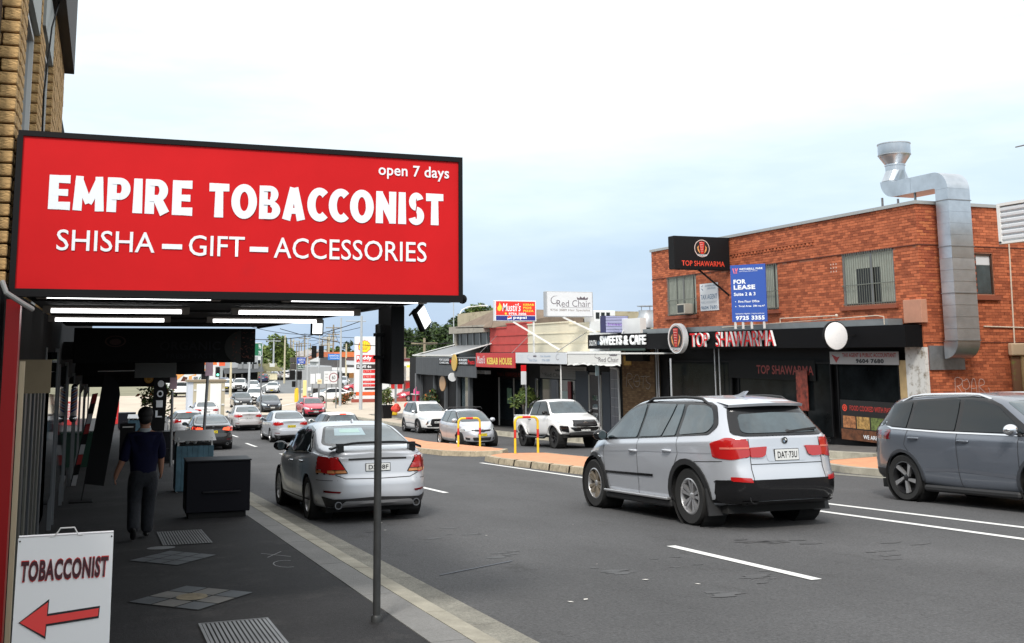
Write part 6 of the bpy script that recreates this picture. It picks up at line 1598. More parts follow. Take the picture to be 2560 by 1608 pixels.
text(sf, plq, 'TOP SHAWARMA', .34, .22, .98, .72, M('dim_sign_red', (.20, .02, .015), .6), .006, bold=.012); disc(q, plq, .15, .5, .24, .004); q.build('dim_logo', M('dim_sign_red'), sf)
f = MB(); f.box(XF+.045, XF+.06, 29, 34.1, -1.0, -.30); f.build('inner_sign_board', M('sign_near_black'), sf)
tbn = thing('tax_banner', 'off-white banner for tax agent and public accountant above the shop window', 'banner')
pb = planeX(XF-.06, 28.1, 25.0, -.42, -.02); slab(pb, .02, M('banner_grey', (.36, .35, .35), .6), 'banner', tbn)
text(tbn, pb, 'TAX AGENT & PUBLIC ACCOUNTANT', .20, .56, .97, .90, M('banner_red', (.30, .015, .015), .5), bold=.02); text(tbn, pb, '9604 7680', .40, .10, .80, .45, INK, bold=.05)
q = MB(); poly(q, pb, [(.03, .80), (.12, .55), (.16, .62), (.10, .1)], .006); q.build('emblem', M('banner_red'), tbn)
fpn = thing('food_poster', 'black food poster with red words and dish pictures low in the shop window', 'poster')
pp = planeX(XF-.03, 27.75, 25.1, -2.80, -1.55); slab(pp, .02, M('poster_black', (.012, .010, .010), .5), 'panel', fpn)
text(fpn, pp, 'FOOD COOKED WITH PASSION', .17, .74, .97, .87, M('poster_red', (.45, .04, .03), .5), bold=.02); text(fpn, pp, 'WE ARE OPEN', .38, .06, .80, .16, SW, bold=.02)
for i, cc in enumerate(((.36, .15, .06), (.42, .25, .08), (.14, .18, .05), (.36, .08, .04))):
    q = MB(); poly(q, pp, [(.04+.24*i, .30), (.26+.24*i, .30), (.26+.24*i, .60), (.04+.24*i, .60)], .005); q.build('dish_picture', M('dish_%d' % i, cc, .6, var=.7, vs=9), fpn)
q = MB(); poly(q, pp, [(0, 0), (1, 0), (1, .27), (0, .27)], .003); q.build('timber_print', M('timber_print', (.14, .05, .02), .6, var=.6, vs=6), fpn)
q = MB(); disc(q, pp, .08, .80, .11, .006, r2=.07); disc(q, pp, .08, .80, .05, .006); q.build('logo', M('sign_orange_red'), fpn)
dp = thing('doner_poster', 'tall red poster of sliced meat on the dark shopfront', 'poster')
pdn = planeX(XF-.03, 29.95, 29.35, -2.0, -.65); slab(pdn, .02, M('doner_print', (.20, .035, .02), .6, var=.9, vs=5), 'panel', dp)
# painted pier and beige panel at the corner
f = MB(); f.box(XF-.02, XF+.30, 24.75, 25.05, zf(25), -.28); f.build('beige_panel', M('tan_panel', (.42, .30, .15), .8, var=.15, vs=4), bb)
f = MB(); f.box(XF-.03, XF+.1, 23.98, 24.75, zf(24.3), .11); f.build('peeling_pier', M('peeling_paint', (.62, .62, .60), .8, dirt=(.22, .19, .14), ds=5, dthr=.5), bb)
gr = thing('graffiti', 'white scrawled graffiti tag low on the red brick side wall', 'graffiti')
pg = planeY(pY(2387, 985, 24).x, pY(2475, 985, 24).x, 23.985, pY(2430, 988, 24).z, pY(2430, 943, 24).z); scrawl(gr, pg, ((0,0,.02,.95),(.02,.95,.12,1,.22,.85,.18,.6,.05,.5),(.08,.5,.24,0),(.32,.85,.22,.75,.24,.4,.36,.35,.42,.6,.36,.9,.28,.8),(.30,.3,.28,0),(.45,0,.50,.8,.58,.85,.62,.0),(.46,.35,.62,.4),(.68,.0,.70,.8,.82,.85,.84,.6,.70,.45,.90,.05),(.96,.4,1.0,.02)), M('graffiti_white', (.70, .60, .56), .7), .012)
gr = thing('graffiti', 'pale rounded graffiti tag on the brown brick wall behind the SUV', 'graffiti')
pg = planeX(XF-.025, 42.2, 40.0, -1.65, -1.0); scrawl(gr, pg, ((.0,.1,.05,.95,.22,1,.26,.7,.08,.5,.28,.0),(.42,.95,.32,.6,.38,.2,.52,.2,.58,.6,.50,.95,.40,.9),(.36,.5,.55,.55),(.62,.85,.85,.9),(.73,.88,.70,.1),(.98,.9,.84,.8,.88,.5,1.0,.35,.92,.05,.82,.12)), M('graffiti_grey', (.42, .38, .34), .7), .02)
# galvanised kitchen duct
du = thing('exhaust_duct', 'galvanised kitchen exhaust duct with round cowl on the side of the red brick building', 'duct')
yf, yb2 = 23.22, 23.70
xl, xr = pY(2369, 478, yf).x, pY(2424, 478, yf).x
zt_, zb2 = 4.72, .30
n = 13; hs = (zt_-zb2)/n
for i in range(n):
    m = MB(); a = zb2+i*hs; big = (i % 4 == 0); m.box(xl, xr, yf, yb2, a+.004, a+hs-.004); m.build('duct_section', DUCT if i > 6 else DUCTB, du)
    m = MB(); e = .022 if big else .008; m.box(xl-e, xr+e, yf-e, yb2+e*.5, a-.012 if big else a-.005, a+.012 if big else a+.005); m.build('flange', GALV if big else DUCT, du)
def elbow(yc, zc, r0, r1, t0, t1, name):
    m = MB(); k = 9; vs = []
    for i in range(k+1):
        t = t0+(t1-t0)*i/k
        for x in (xl, xr):
            for r in (r0, r1): vs.append((x, yc+r*math.cos(t), zc+r*math.sin(t)))
    fs = []
    for i in range(k): a = 4*i; fs += [(a, a+4, a+5, a+1), (a+2, a+3, a+7, a+6), (a+1, a+5, a+7, a+3), (a, a+2, a+6, a+4)]
    fs += [(0, 1, 3, 2), (4*k, 4*k+2, 4*k+3, 4*k+1)]
    m.add(vs, fs); return m.build(name, DUCT, du, True, ang=30)
dd = yb2-yf
elbow(yb2+.05, zt_, .05, dd+.05, PI, PI/2, 'top_elbow')                       # up, then away over the roof
elbow(yb2+.05, zb2, .05, dd+.05, PI, 1.5*PI, 'bottom_elbow')
m = MB(); m.box(xl-.35, xr+.1, 23.94, 24.0, zb2-.85, zb2-.2+.05); m.build('wall_collar', GALV, du)
yh = pX(2246, 470, (xl+xr)/2).y; zd0, zd1 = zt_+.05, zt_+.05+dd
m = MB(); m.box(xl, xr, yb2+.05, (yb2+yh)/2, zd0, zd1); m.build('duct_section', DUCT, du); m = MB(); m.box(xl, xr, (yb2+yh)/2+.006, yh-.2, zd0, zd1); m.build('duct_section', DUCT, du)
elbow(yh-.2, zd0+dd+.05, .05, dd+.05, -PI/2, 0, 'far_elbow')
xc = (xl+xr)/2; yc2 = yh-.2+.05+dd/2; zz = zd1+.06
m = MB(); k = 20; sq = []
for i in range(k):
    t = 2*PI*i/k; c_, s_ = math.cos(t), math.sin(t); g_ = 1/max(abs(c_), abs(s_)); sq.append((xc+c_*g_*(xr-xl)/2, yc2+s_*g_*dd/2, zz))
cyl = lambda r, z: [(xc+r*math.cos(2*PI*i/k), yc2+r*math.sin(2*PI*i/k), z) for i in range(k)]
m.add(sq+cyl(.29, zz+.34), [(i, (i+1) % k, k+(i+1) % k, k+i) for i in range(k)]); m.build('square_to_round', DUCT, du)
ztop = pY(2245, 362, yc2).z
m = MB(); m.lathe([(.29, zz+.34), (.29, zz+.50), (.31, zz+.50), (.31, zz+.54), (.29, zz+.54)], (xc, yc2, 0), 'z', 28); m.build('collar', DUCT, du, True)
m = MB(); m.lathe([(.29, zz+.54), (.44, ztop-.44), (.475, ztop-.38), (.485, ztop-.34), (.485, ztop), (.46, ztop), (.45, ztop-.38), (.2, zz+.6)], (xc, yc2, 0), 'z', 32); m.build('cowl', DUCT, du, True)
m = MB(); m.lathe([(.485, ztop-.02), (.50, ztop-.02), (.50, ztop+.01), (.485, ztop+.01)], (xc, yc2, 0), 'z', 32); m.lathe([(.485, ztop-.36), (.495, ztop-.36), (.495, ztop-.34), (.485, ztop-.34)], (xc, yc2, 0), 'z', 32); m.build('cowl_band', DUCTB, du, True)
for (x, y) in ((xl+.1, 24.6), (xl+.1, 26.0), (xr-.1, 26.0)): m = MB(); m.bar((x, y, ZT), (x, y, zd0+.05), .05, .05); m.build('support_leg', GALV, du)
# conduits on the side wall
cd = thing('wall_conduit', 'cream conduit running down and across the side of the red brick building', 'pipe')
m = MB(); m.tube([(26.07, YC-.03, 3.25), (25.98, YC-.03, -.15)], .022, 8); m.tube([(24.85, YC-.03, .72), (28, YC-.03, .66)], .02, 8); m.build('pipe', M('cream_conduit'), cd)
# boarded side gate
gt = thing('side_gate', 'rusty brown door beside a beige panel at the right edge of the brick wall', 'gate')
m = MB(); m.box(25.78, 26.1, YC-.10, YC-.04, -3.0, -.18); m.build('door', M('rusty_door', (.20, .10, .055), .8, dirt=(.18, .25, .05), ds=2.5, dthr=.55), gt)
m = MB(); m.box(26.12, 27.6, YC-.14, YC-.04, -3.0, -.15); m.build('beige_panel', M('tan_panel'), gt); m = MB(); m.cbox(25.70, 27.6, YC-.2, YC-.03, -.15, .22, .03); m.build('lintel', M('cream_lintel', (.55, .42, .28), .8), gt)
q = MB(); disc(q, planeY(26.12, 27.6, YC-.145, -3.0, -.15), .18, .55, .13, .002); q.build('green_spray', M('spray_green', (.12, .65, .06), .7), gt)
# corrugated cabinet of the neighbouring building at the right edge
cg = thing('corrugated_cabinet', 'white corrugated metal cabinet jutting in at the right edge above the brick wall', 'cladding')
P0 = pX(2495, 517, 21.4); P1 = pX(2503, 608, 21.4); yq = P0.y
m = MB(); m.box(21.42, 25, 12, yq-.03, P1.z+.03, P0.z-.03); m.build('case', M('corr_white', (.62, .64, .66), .5), cg)
for k in range(6):
    z0 = P1.z+.05+k*(P0.z-P1.z-.06)/6; h = (P0.z-P1.z-.06)/6
    m = MB(); m.add([(21.42, 12, z0), (21.36, 12, z0+h*.25), (21.36, 12, z0+h*.65), (21.42, 12, z0+h*.95), (21.42, yq-.06, z0), (21.36, yq-.06, z0+h*.25), (21.36, yq-.06, z0+h*.65), (21.42, yq-.06, z0+h*.95)], [(0, 1, 5, 4), (1, 2, 6, 5), (2, 3, 7, 6), (4, 5, 6, 7)]); m.build('sheet_rib', M('corr_white'), cg)
m = MB(); m.box(21.34, 21.44, yq-.08, yq, P1.z-.02, P0.z+.02); m.box(21.35, 25, 12, yq, P0.z, P0.z+.07); m.box(21.34, 21.5, 12, yq, P1.z-.03, P1.z+.03); m.build('edge_trim', WHITEM, cg)
nbb = thing('neighbour_building', 'plain rendered building carrying the corrugated cabinet, mostly outside the right edge', 'building')
m = MB(); m.box(23.6, 30, 4, 20.6, -3.2, P0.z+.3); m.build('wall', M('tan_panel'), nbb)
ap_ = pX(2539, 368, 21.6); m = MB(); m.tube([tuple(ap_), (21.6, ap_.y-2, ap_.z)], .018, 6); m.tube([(21.6, ap_.y-2, P0.z), (21.6, ap_.y-2, ap_.z)], .02, 6); tag(m.build('antenna', GALV), 'thin metal antenna rod at the right edge of the sky', 'antenna')
# sweets & cafe board
sc = thing('sweets_cafe_sign', 'black board with white raised words SWEETS & CAFE left of the black fascia', 'sign')
m = MB(); m.box(21.98, 22.6, 39.22, 44.85, .14, .80); m.build('board', FASC, sc)
ps2 = planeX(21.97, 44.85, 39.22, .14, .80); fs_ = lambda px: (44.85-pX(px, 850, 21.97).y)/5.63
text(sc, ps2, 'SWEETS & CAFE', fs_(1504), .24, fs_(1617), .88, (LW, LW), .02, .08, bold=.035); text(sc, ps2, 'SOUTH', fs_(1474), .22, fs_(1491), .60, LW, .01, bold=.01)
text(sc, ps2, 'ASIAN', fs_(1494), .28, fs_(1501), .55, GI, .01)
m = MB(); m.box(21.96, 22.0, 39.3, 42.6, .05, .14); m.build('green_band', M('dark_green_band', (.01, .03, .02), .6), sc)
bs = thing('blue_striped_sign', 'small box sign with blue and white horizontal stripes above the black sweets board', 'sign')
p0, p1 = pY(1513, 832, 42.5), pY(1571, 790, 42.5); m = MB(); m.cbox(p0.x, p1.x, 42.5, 43.0, p0.z, p1.z, .01); m.build('box', M('navy_box', (.02, .02, .09), .5), bs)
pbs = planeY(p0.x, p1.x, 42.495, p0.z, p1.z)
for k in range(11): q = MB(); b = .03+k*.088; poly(q, pbs, [(.03, b), (.97, b), (.97, b+.052), (.03, b+.052)], .003); q.build('stripe', M('stripe_pale', (.55, .58, .85), .5), bs)
text(bs, pbs, 'Sweets', .1, .42, .8, .58, M('violet_ink', (.30, .12, .60), .5), .008)
m = MB(); m.bar((p1.x, 42.8, p1.z), (22.6, 41.4, .9), .03, .03); m.bar((p1.x, 42.8, p0.z+.3), (22.3, 42, .8), .03, .03); m.build('brace', WHITEM, bs)
# brown brick wall
bw = thing('brown_brick_wall', 'brown brick shop wall with graffiti between the salon and the black shopfront', 'wall')
m = MB(); m.box(XF+.02, 30, 39.66, 42.65, -4.2, .14); m.build('wall_core', M('brown_mortar', (.10, .075, .05), .9), bw)
q = MB(); random.seed(8)
for r in range(50):
    z = .06-(r+1)*.086; y = 39.7; L = .112 if r % 2 else .24
    while y < 42.6: e = min(y+L, 42.62); q.box(XF+random.uniform(-.004, .004), XF+.05, y+.006, e-.006, z+.006, z+.08); y = e; L = .24
o = q.build('brickwork', M('brown_brick', (.20, .115, .055), .85, island=.3, var=.15, vs=6), bw); o['kind'] = 'stuff'
m = MB(); m.box(XF-.35, XF-.02, 40.0, 41.6, -.42, .05) ; tag(m.build('black_hanging_sign', BLK), 'blank black sign hanging in front of the brown brick wall', 'sign')
m = MB(); m.box(XF-.03, XF, 41.7, 42.4, -.62, -.22); m.build('yellow_notice', M('yellow_notice', (.62, .38, .08), .6, var=.4, vs=8), bw)
m = MB(); m.tube([(XF-.08, 43.6, -.75), (XF-.08, 42.95, -.78), (XF-.08, 42.85, -.9), (XF-.08, 42.75, -3.9)], .05, 8); tag(m.build('downpipe', M('white_pipe', (.72, .73, .72), .5), None, True), 'white downpipe between the salon and the brown brick wall', 'pipe')
# salon and kebab shop
CREAM = M('cream_parapet', (.74, .68, .52), .8, var=.06, vs=1); WPAR = M('white_parapet', (.78, .79, .78), .8, var=.05, vs=1); RPAR = M('faded_red_render', (.52, .07, .06), .8, var=.12, vs=1.5)
def shop(name, label, ya, yb, steps, mat, x=XF, lines=(.45, .95)):
    r = thing(name, label, 'building'); m = MB(); m.box(x+.02, x+9, ya, yb, zg(yb)-.3, -.02); m.build('lower_wall', M('shop_dark'), r)
    for i, (a, b, zt) in enumerate(steps): m = MB(); m.box(x, x+.3, a, b, -.02, zt); m.build('parapet', mat, r)
    m = MB()
    for (a, b, zt) in steps: m.box(x-.05, x+.34, a-.02, b+.02, zt, zt+.07)
    for l in lines: m.box(x-.035, x, ya, yb, l, l+.045)
    m.build('moulding', mat, r); m = MB(); m.box(x+.3, x+9, ya, yb, -.1, .9); m.build('roof', GREYM, r)
    return r
salon = shop('hair_salon', 'cream and white parapet hair salon with tattered white awning', 42.65, 53.75, [(48.2, 53.75, 1.50), (45.9, 48.2, 1.38)], CREAM)
m = MB(); m.box(XF-.01, XF+.3, 42.7, 45.9, -.02, 1.48); m.box(XF-.01, XF+.3, 40.8, 42.7, .3, 1.5); m.build('white_parapet', WPAR, salon)
kebab = shop('kebab_shop', 'red parapet kebab shop between the salon and the grey surf-style shop', 53.8, 59.8, [(53.8, 57.0, 1.62), (57.0, 59.8, 1.42)], RPAR)
f = MB(); f.box(20.0, XF, 37.9, 49.1, -.10, -.04); f.build('awning_roof', WPAR, salon); f = MB(); f.box(20.0, XF, 49.2, 55.05, -.10, -.05); f.build('awning_roof', GREYM, kebab)
f = MB(); f.box(19.97, 20.0, 43.0, 49.15, -.56, -.03); f.build('awning_fascia', M('awning_white', (.70, .73, .76), .6), salon)
f = MB(); f.box(20.02, 20.05, 37.88, 43.0, -.50, .02); f.build('awning_fascia', M('awning_white2', (.78, .78, .75), .6), salon)
random.seed(6); f = MB(); vs = []
for k in range(22): y = 37.9+5.1*k/21; vs += [(20.03, y, -.48), (20.0+random.uniform(-.03, .03), y, -.52-random.uniform(.0, .10))]
f.add(vs, [(2*i, 2*i+2, 2*i+3, 2*i+1) for i in range(21)]); f.build('torn_valance', M('awning_white2'), salon)
f = MB(); f.box(19.94, 20.0, 49.2, 55.05, -.82, -.05); f.build('awning_fascia', M('kebab_red', (.55, .02, .02), .45), kebab)
pk_ = planeX(19.935, 55.05, 49.2, -.82, -.05); text(kebab, pk_, 'KEBAB HOUSE', .31, .20, .94, .68, M('kebab_yellow', (.85, .62, .10), .5), .006, bold=.05); text(kebab, pk_, "Mustii's", .04, .25, .26, .82, SW, .006, bold=.0, shear=.3)
CI = M('salon_ink', (.12, .10, .12), .5)
def crown(par, pl, a, b, w, h, mat=None):
    q = MB(); pts = [(0, 0), (-.05, .75), (.2, .35), (.3, .95), (.5, .45), (.5, 1.1), (.5, .45), (.7, .95), (.8, .35), (1.05, .75), (1, 0)]
    pts = [(0, 0), (-.05, .75), (.2, .35), (.3, .95), (.5, .45), (.7, .95), (.8, .35), (1.05, .75), (1, 0)]
    poly(q, pl, [(a+u*w, b+v*h) for u, v in pts], .008); q.build('crown', mat or CI, par)
def swirl(par, pl, a, b, w, h, mat=None):
    q = MB(); n = 26; P = []
    for k in range(n): t = k/(n-1)*4.6; rr = 1-.17*t; P.append((a+w*(.5+.5*rr*math.cos(t+1.2)), b+h*(.5+.5*rr*math.sin(t+1.2))))
    for i in range(n-1):
        (x0, y0), (x1, y1) = P[i], P[i+1]; d = math.hypot((x1-x0)*pl.W, (y1-y0)*pl.H) or 1; nx, ny = -(y1-y0)*pl.H/d, (x1-x0)*pl.W/d; wd = .014*min(pl.H, 1)*(.4+math.sin(i/n*PI))
        q.add([pl.at(x0+nx*wd/pl.W, y0+ny*wd/pl.H, .007), pl.at(x1+nx*wd/pl.W, y1+ny*wd/pl.H, .007), pl.at(x1-nx*wd/pl.W, y1-ny*wd/pl.H, .007), pl.at(x0-nx*wd/pl.W, y0-ny*wd/pl.H, .007)], [(0, 1, 2, 3)])
    q.build('flourish', mat or CI, par)
pw = planeX(19.965, 49.15, 43.0, -.56, -.03); FI = M('faded_ink', (.35, .45, .58), .5)
swirl(salon, pw, .24, .25, .10, .55, FI); text(salon, pw, 'Red Chair', .30, .18, .46, .42, FI, .008, shear=.1); crown(salon, pw, .38, .60, .06, .22); text(salon, pw, 'Hair Specialist', .52, .55, .72, .78, FI, .008); text(salon, pw, '9756 3889', .55, .22, .70, .42, FI, .008); swirl(salon, pw, .80, .15, .12, .75)
for k in range(4): text(salon, pw, 'colour cut style', .03, .72-.18*k, .17, .78-.18*k, FI, .008)
pw = planeX(20.015, 43.0, 37.88, -.50, .02); swirl(salon, pw, .52, .28, .18, .6); text(salon, pw, 'Red Chair', .62, .14, .97, .52, CI, .008, bold=-.01); crown(salon, pw, .82, .64, .12, .18)
pw = planeX(XF-.05, 52.0, 46.3, -1.40, -.75); f = MB(); f.box(XF-.04, XF, 46.3, 52.0, -1.40, -.75); f.build('inner_sign', M('inner_sign_grey', (.20, .20, .19), .6), salon)
swirl(salon, pw, .02, .1, .17, .8, INK); text(salon, pw, 'Red Chair', .12, .12, .53, .45, INK, .006, bold=-.005); crown(salon, pw, .36, .60, .14, .26, INK)
for k in range(4): text(salon, pw, 'cut colour styling', .64, .78-.18*k, .95, .84-.18*k, INK, .006)
# salon front: panels, door, windows, tiles
SLB = M('slate_blue_panel', (.055, .065, .08), .7); TIL = M('grey_tile', (.15, .15, .17), .4)
zz1 = -1.45
for (ya, yb, mt, nm) in ((44.65, 46.0-1.35, SLB, 'x'), (42.9, 43.75, None, 'tile')):
    if nm == 'tile':
        for i in range(2):
            for j in range(7): a = ya+.03+i*.42; z = zf(ya)+.05+j*.42; f = MB(); f.box(XF-.04, XF, a, a+.40, z, z+.40); f.build('tile', TIL, salon)
        f = MB(); f.box(XF-.02, XF+.01, ya, yb, zf(ya), -.75); f.build('tile_bed', M('pale_grout', (.40, .40, .40), .8), salon)
for (ya, yb) in ((43.8, 44.6), (46.1, 47.5)): f = MB(); f.box(XF-.05, XF, ya, yb, zf(ya), -.95); f.build('wall_panel', SLB, salon)
f = MB(); f.box(XF-.06, XF, 44.65, 44.8, zf(45), -1.0); f.box(XF-.06, XF, 45.9, 46.05, zf(45), -1.0); f.box(XF-.06, XF, 44.65, 46.05, -1.1, -1.0); dr = f.build('door', M('door_frame_pale', (.34, .33, .30), .6), salon)
f = MB(); f.box(XF-.04, XF, 44.8, 45.9, zf(45), -1.1); f.build('door_leaf', M('door_dark', (.03, .02, .02), .5), dr)
for k in range(4): f = MB(); z = zf(45)+.35+k*.42; f.box(XF-.045, XF-.04, 45.1, 45.65, z, z+.24); f.build('door_pane', GLASSL, dr)
for (ya, yb) in ((47.6, 49.6), (49.7, 52.6)):
    f = MB(); f.box(XF-.03, XF-.02, ya, yb, zf(50)+.5, -1.45); w = f.build('window', GLASS, salon); f = MB(); f.box(XF-.06, XF, ya-.06, ya, zf(50), -1.45); f.box(XF-.06, XF, yb, yb+.05, zf(50), -1.45); f.build('frame', GREYM, w)
f = MB(); f.box(XF-.10, XF-.06, 48.0, 48.35, zf(48), -1.5); f.build('red_post', M('dull_red', (.22, .04, .04), .6), salon); f = MB(); f.box(XF-.035, XF-.03, 48.5, 49.3, zf(48)+.4, -2.0); f.build('poster', M('pale_poster', (.40, .48, .46), .6), salon)
text(kebab, planeX(XF-.04, 58.5, 54.2, -1.5, -1.1), "Mustii's  KEBAB PIDE PIZZA", 0, .2, 1, .8, M('dim_sign_red'), .004)
for (ya, yb) in ((54.2, 55.6), (56, 58)): f = MB(); f.box(XF-.03, XF, ya, yb, zf(56)+.4, -1.6); f.build('window', GLASS, kebab)
for (ya, yb, mt) in ((53.95, 54.1, WHITEM), (55.7, 55.85, M('salon_post', (.30, .28, .26), .7)), (58.1, 58.25, WHITEM)): f = MB(); f.box(XF-.08, XF-.04, ya, yb, zf(56), -1.5); f.build('mullion', mt, kebab)
f = MB(); f.box(XF-.05, XF-.04, 56.2, 56.9, -3.0, -2.1); f.build('menu_poster', M('menu_green', (.18, .30, .20), .6, var=.6, vs=6), kebab)
for k in range(5): f = MB(); y = 55.2+k*.75; f.box(20.6, 20.9, y, y+.25, -1.25, -1.05); f.build('spot_lamp', M('lamp_pale', (.4, .4, .4), .5), kebab)
for (xa, ya, xb, yb, label) in ((19.7, 46.3, 19.7, 46.3, 'white awning post in front of the salon'),):
    f = MB(); f.tube([(20.1, 43.9, zf(44)), (20.1, 43.9, -.5)], .035, 8); tag(f.build('awning_post', WHITEM, None, True), label, 'post')
# roof signs
ms = thing('kebab_roof_sign', "red and yellow Mustii's kebab sign with blue drinks strip on the roof", 'sign')
x0, x1, y = 19.17, 21.53, 50.0; z0, z1 = pY(1236, 803, 50).z, pY(1236, 751, 50).z
f = MB(); f.cbox(x0, x1, y, y+.25, z0, z1, .02); f.build('case', M('board_white'), ms); pm_ = planeY(x0, x1, y-.002, z0, z1)
q = MB(); poly(q, pm_, [(.03, .29), (.97, .29), (.97, .96), (.03, .96)], .004); q.build('red_field', M('mustii_red', (.75, .03, .02), .5), ms); q = MB(); poly(q, pm_, [(.03, .04), (.97, .04), (.97, .26), (.03, .26)], .004); q.build('blue_field', M('drinks_blue', (.02, .03, .22), .5), ms)
YE = M('sign_yellow', (.88, .66, .05), .5)
text(ms, pm_, "Mustii's", .18, .48, .62, .88, SW, .008, bold=.01, shear=.25); text(ms, pm_, '9756 3606', .33, .31, .75, .42, SW, .008, bold=.03)
for i, w_ in enumerate(('KEBAB', 'PIDE', 'PIZZA')): text(ms, pm_, w_, .68, .76-.15*i, (.94, .88, .93)[i], .86-.15*i, YE, .008, bold=.03)
q = MB(); poly(q, pm_, [(.07, .52), (.06, .64), (.10, .78), (.11, .90), (.15, .78), (.17, .68), (.16, .56), (.12, .48)], .008); disc(q, pm_, .26, .365, .06, .008); q.build('flame', YE, ms)
text(ms, pm_, 'pepsi', .44, .08, .76, .24, SW, .008, bold=.03); 
q = MB(); disc(q, pm_, .35, .15, .13, .008); q.build('globe_white', SW, ms); q = MB(); disc(q, pm_, .35, .155, .12, .010, a0=.3, a1=PI+.1, n=12); q.build('globe_red', M('mustii_red'), ms); q = MB(); disc(q, pm_, .35, .145, .12, .010, a0=PI+.5, a1=2*PI-.1, n=12); q.build('globe_blue', M('globe_blue', (.03, .10, .45), .5), ms)
f = MB(); f.bar((20.2, 50.1, z0), (22.4, 49.0, .1), .09, .09); f.bar((21.4, 50.1, z0), (21.4, 50.1, -.05), .08, .08); f.build('support', WHITEM, ms)
rc = thing('salon_roof_sign', 'white lightbox reading Red Chair with a crown above the salon', 'sign')
A, B = pY(1366, 792, 45.5), pY(1482, 730, 45.5); f = MB(); f.cbox(A.x, B.x, 45.5, 45.85, A.z, B.z, .02); f.build('case', M('case_grey', (.42, .44, .46), .5), rc); pr_ = planeY(A.x, B.x, 45.495, A.z, B.z)
q = MB(); poly(q, pr_, [(.02, .03), (.98, .03), (.98, .97), (.02, .97)], .003); q.build('white_face', M('board_white'), rc)
swirl(rc, pr_, .06, .38, .26, .45); text(rc, pr_, 'Red Chair', .22, .40, .94, .66, CI, .008, bold=-.008); crown(rc, pr_, .66, .68, .22, .14); text(rc, pr_, '9756 3889 Hair Specialist', .08, .20, .93, .31, M('warm_grey_ink', (.28, .24, .22), .5), .008)
q = MB(); poly(q, pr_, [(.32, .36), (.94, .36), (.94, .37), (.32, .37)], .006); q.build('rule', CI, rc)
f = MB(); f.bar((21.0, 45.6, A.z), (22.5, 43.6, .6), .07, .07); f.build('support', WHITEM, rc)
f = MB(); f.bar((20.1, 44.5, -.05), (22.6, 46.3, .95), .025, .025); f.bar((20.1, 50, -.05), (22.6, 53.6, .9), .02, .02); f.bar((20.1, 54.8, -.05), (22.6, 58.6, 1.0), .02, .02); tag(f.build('awning_stays', GREYM), 'thin diagonal stay rods from the awnings up to the parapets', 'stay rods')
# grey surf style shop
GCL = M('grey_cladding', (.075, .082, .09), .7, .1, var=.12, vs=1.5)
gs = thing('grey_clad_shop', 'dark grey clad corner shop with surfboards on its fascia', 'building')
f = MB(); f.box(20.4, 31, 60, 70, zg(65)-.3, -.35); f.build('wall', M('shop_dark'), gs)
for k in range(26):
    f = MB(); y = 55.12+k*.46; f.cbox(19.97, 20.03, y, y+.45, -1.45, -.33, .006); f.build('cladding_panel', GCL, gs)
f = MB(); f.box(20.03, 31, 67.0, 67.1, -2.6, -.33); f.build('end_wall', GCL, gs)
f = MB(); f.box(20.0, 22.6, 55.1, 67.1, -.36, -.30); f.build('awning_roof', GREYM, gs)
for y in (57, 59.2, 61.5, 63.8, 66.8): f = MB(); f.box(20.25, 20.45, y, y+.28, zf(y), -1.45); f.build('pillar', GCL, gs)
for (ya, yb) in ((57.4, 59.1), (59.6, 61.4), (64.2, 66.7)): f = MB(); f.box(20.5, 20.52, ya, yb, zf(62)+.2, -1.5); f.build('window', GLASSL, gs)
pgf = planeX(19.95, 61.9, 55.2, -.74, -.36); f = MB(); f.box(19.955, 19.965, 55.3, 61.9, -.78, -.36); f.build('name_board', BLK, gs)
text(gs, pgf, 'PORTUGUESE', .02, .55, .30, .92, SW, .01, bold=.02); text(gs, pgf, 'CHARCOAL', .02, .10, .30, .42, SW, .01, bold=.02); text(gs, pgf, 'Presto', .33, .12, .46, .8, LR, .01, bold=.02); text(gs, pgf, 'BURGERS', .58, .55, .80, .92, SW, .01, bold=.02); text(gs, pgf, 'CHICKEN', .58, .10, .80, .42, SW, .01, bold=.02); text(gs, pgf, 'Presto', .82, .12, .99, .8, LR, .01, bold=.02)
def board(x, y, z, h, w, mat, label):
    q = MB(); P = []
    for k in range(20): t = 2*PI*k/20; P.append((y+w/2*math.sin(t), z+h/2*math.cos(t)))
    q.prism(P, x, x+.05, 'x'); tag(q.build('surfboard', mat), label, 'surfboard', 'surfboards on the grey shop')
board(19.86, 58.7, -.62, 1.0, .95, M('mustard_board', (.62, .40, .08), .4), 'mustard yellow surfboard mounted on the grey fascia'); board(20.2, 62.0, -1.95, .95, 1.2, M('tan_board', (.45, .27, .14), .4), 'tan surfboard standing against the grey shop wall')
q = MB(); q.lathe([(.001, -.04), (.26, -.04), (.26, .04), (.001, .04)], pY(1131, 943, 59.0), 'y', 24); o = tag(q.build('round_lightbox', M('board_white')), 'small round white lightbox hanging from the grey fascia', 'sign')
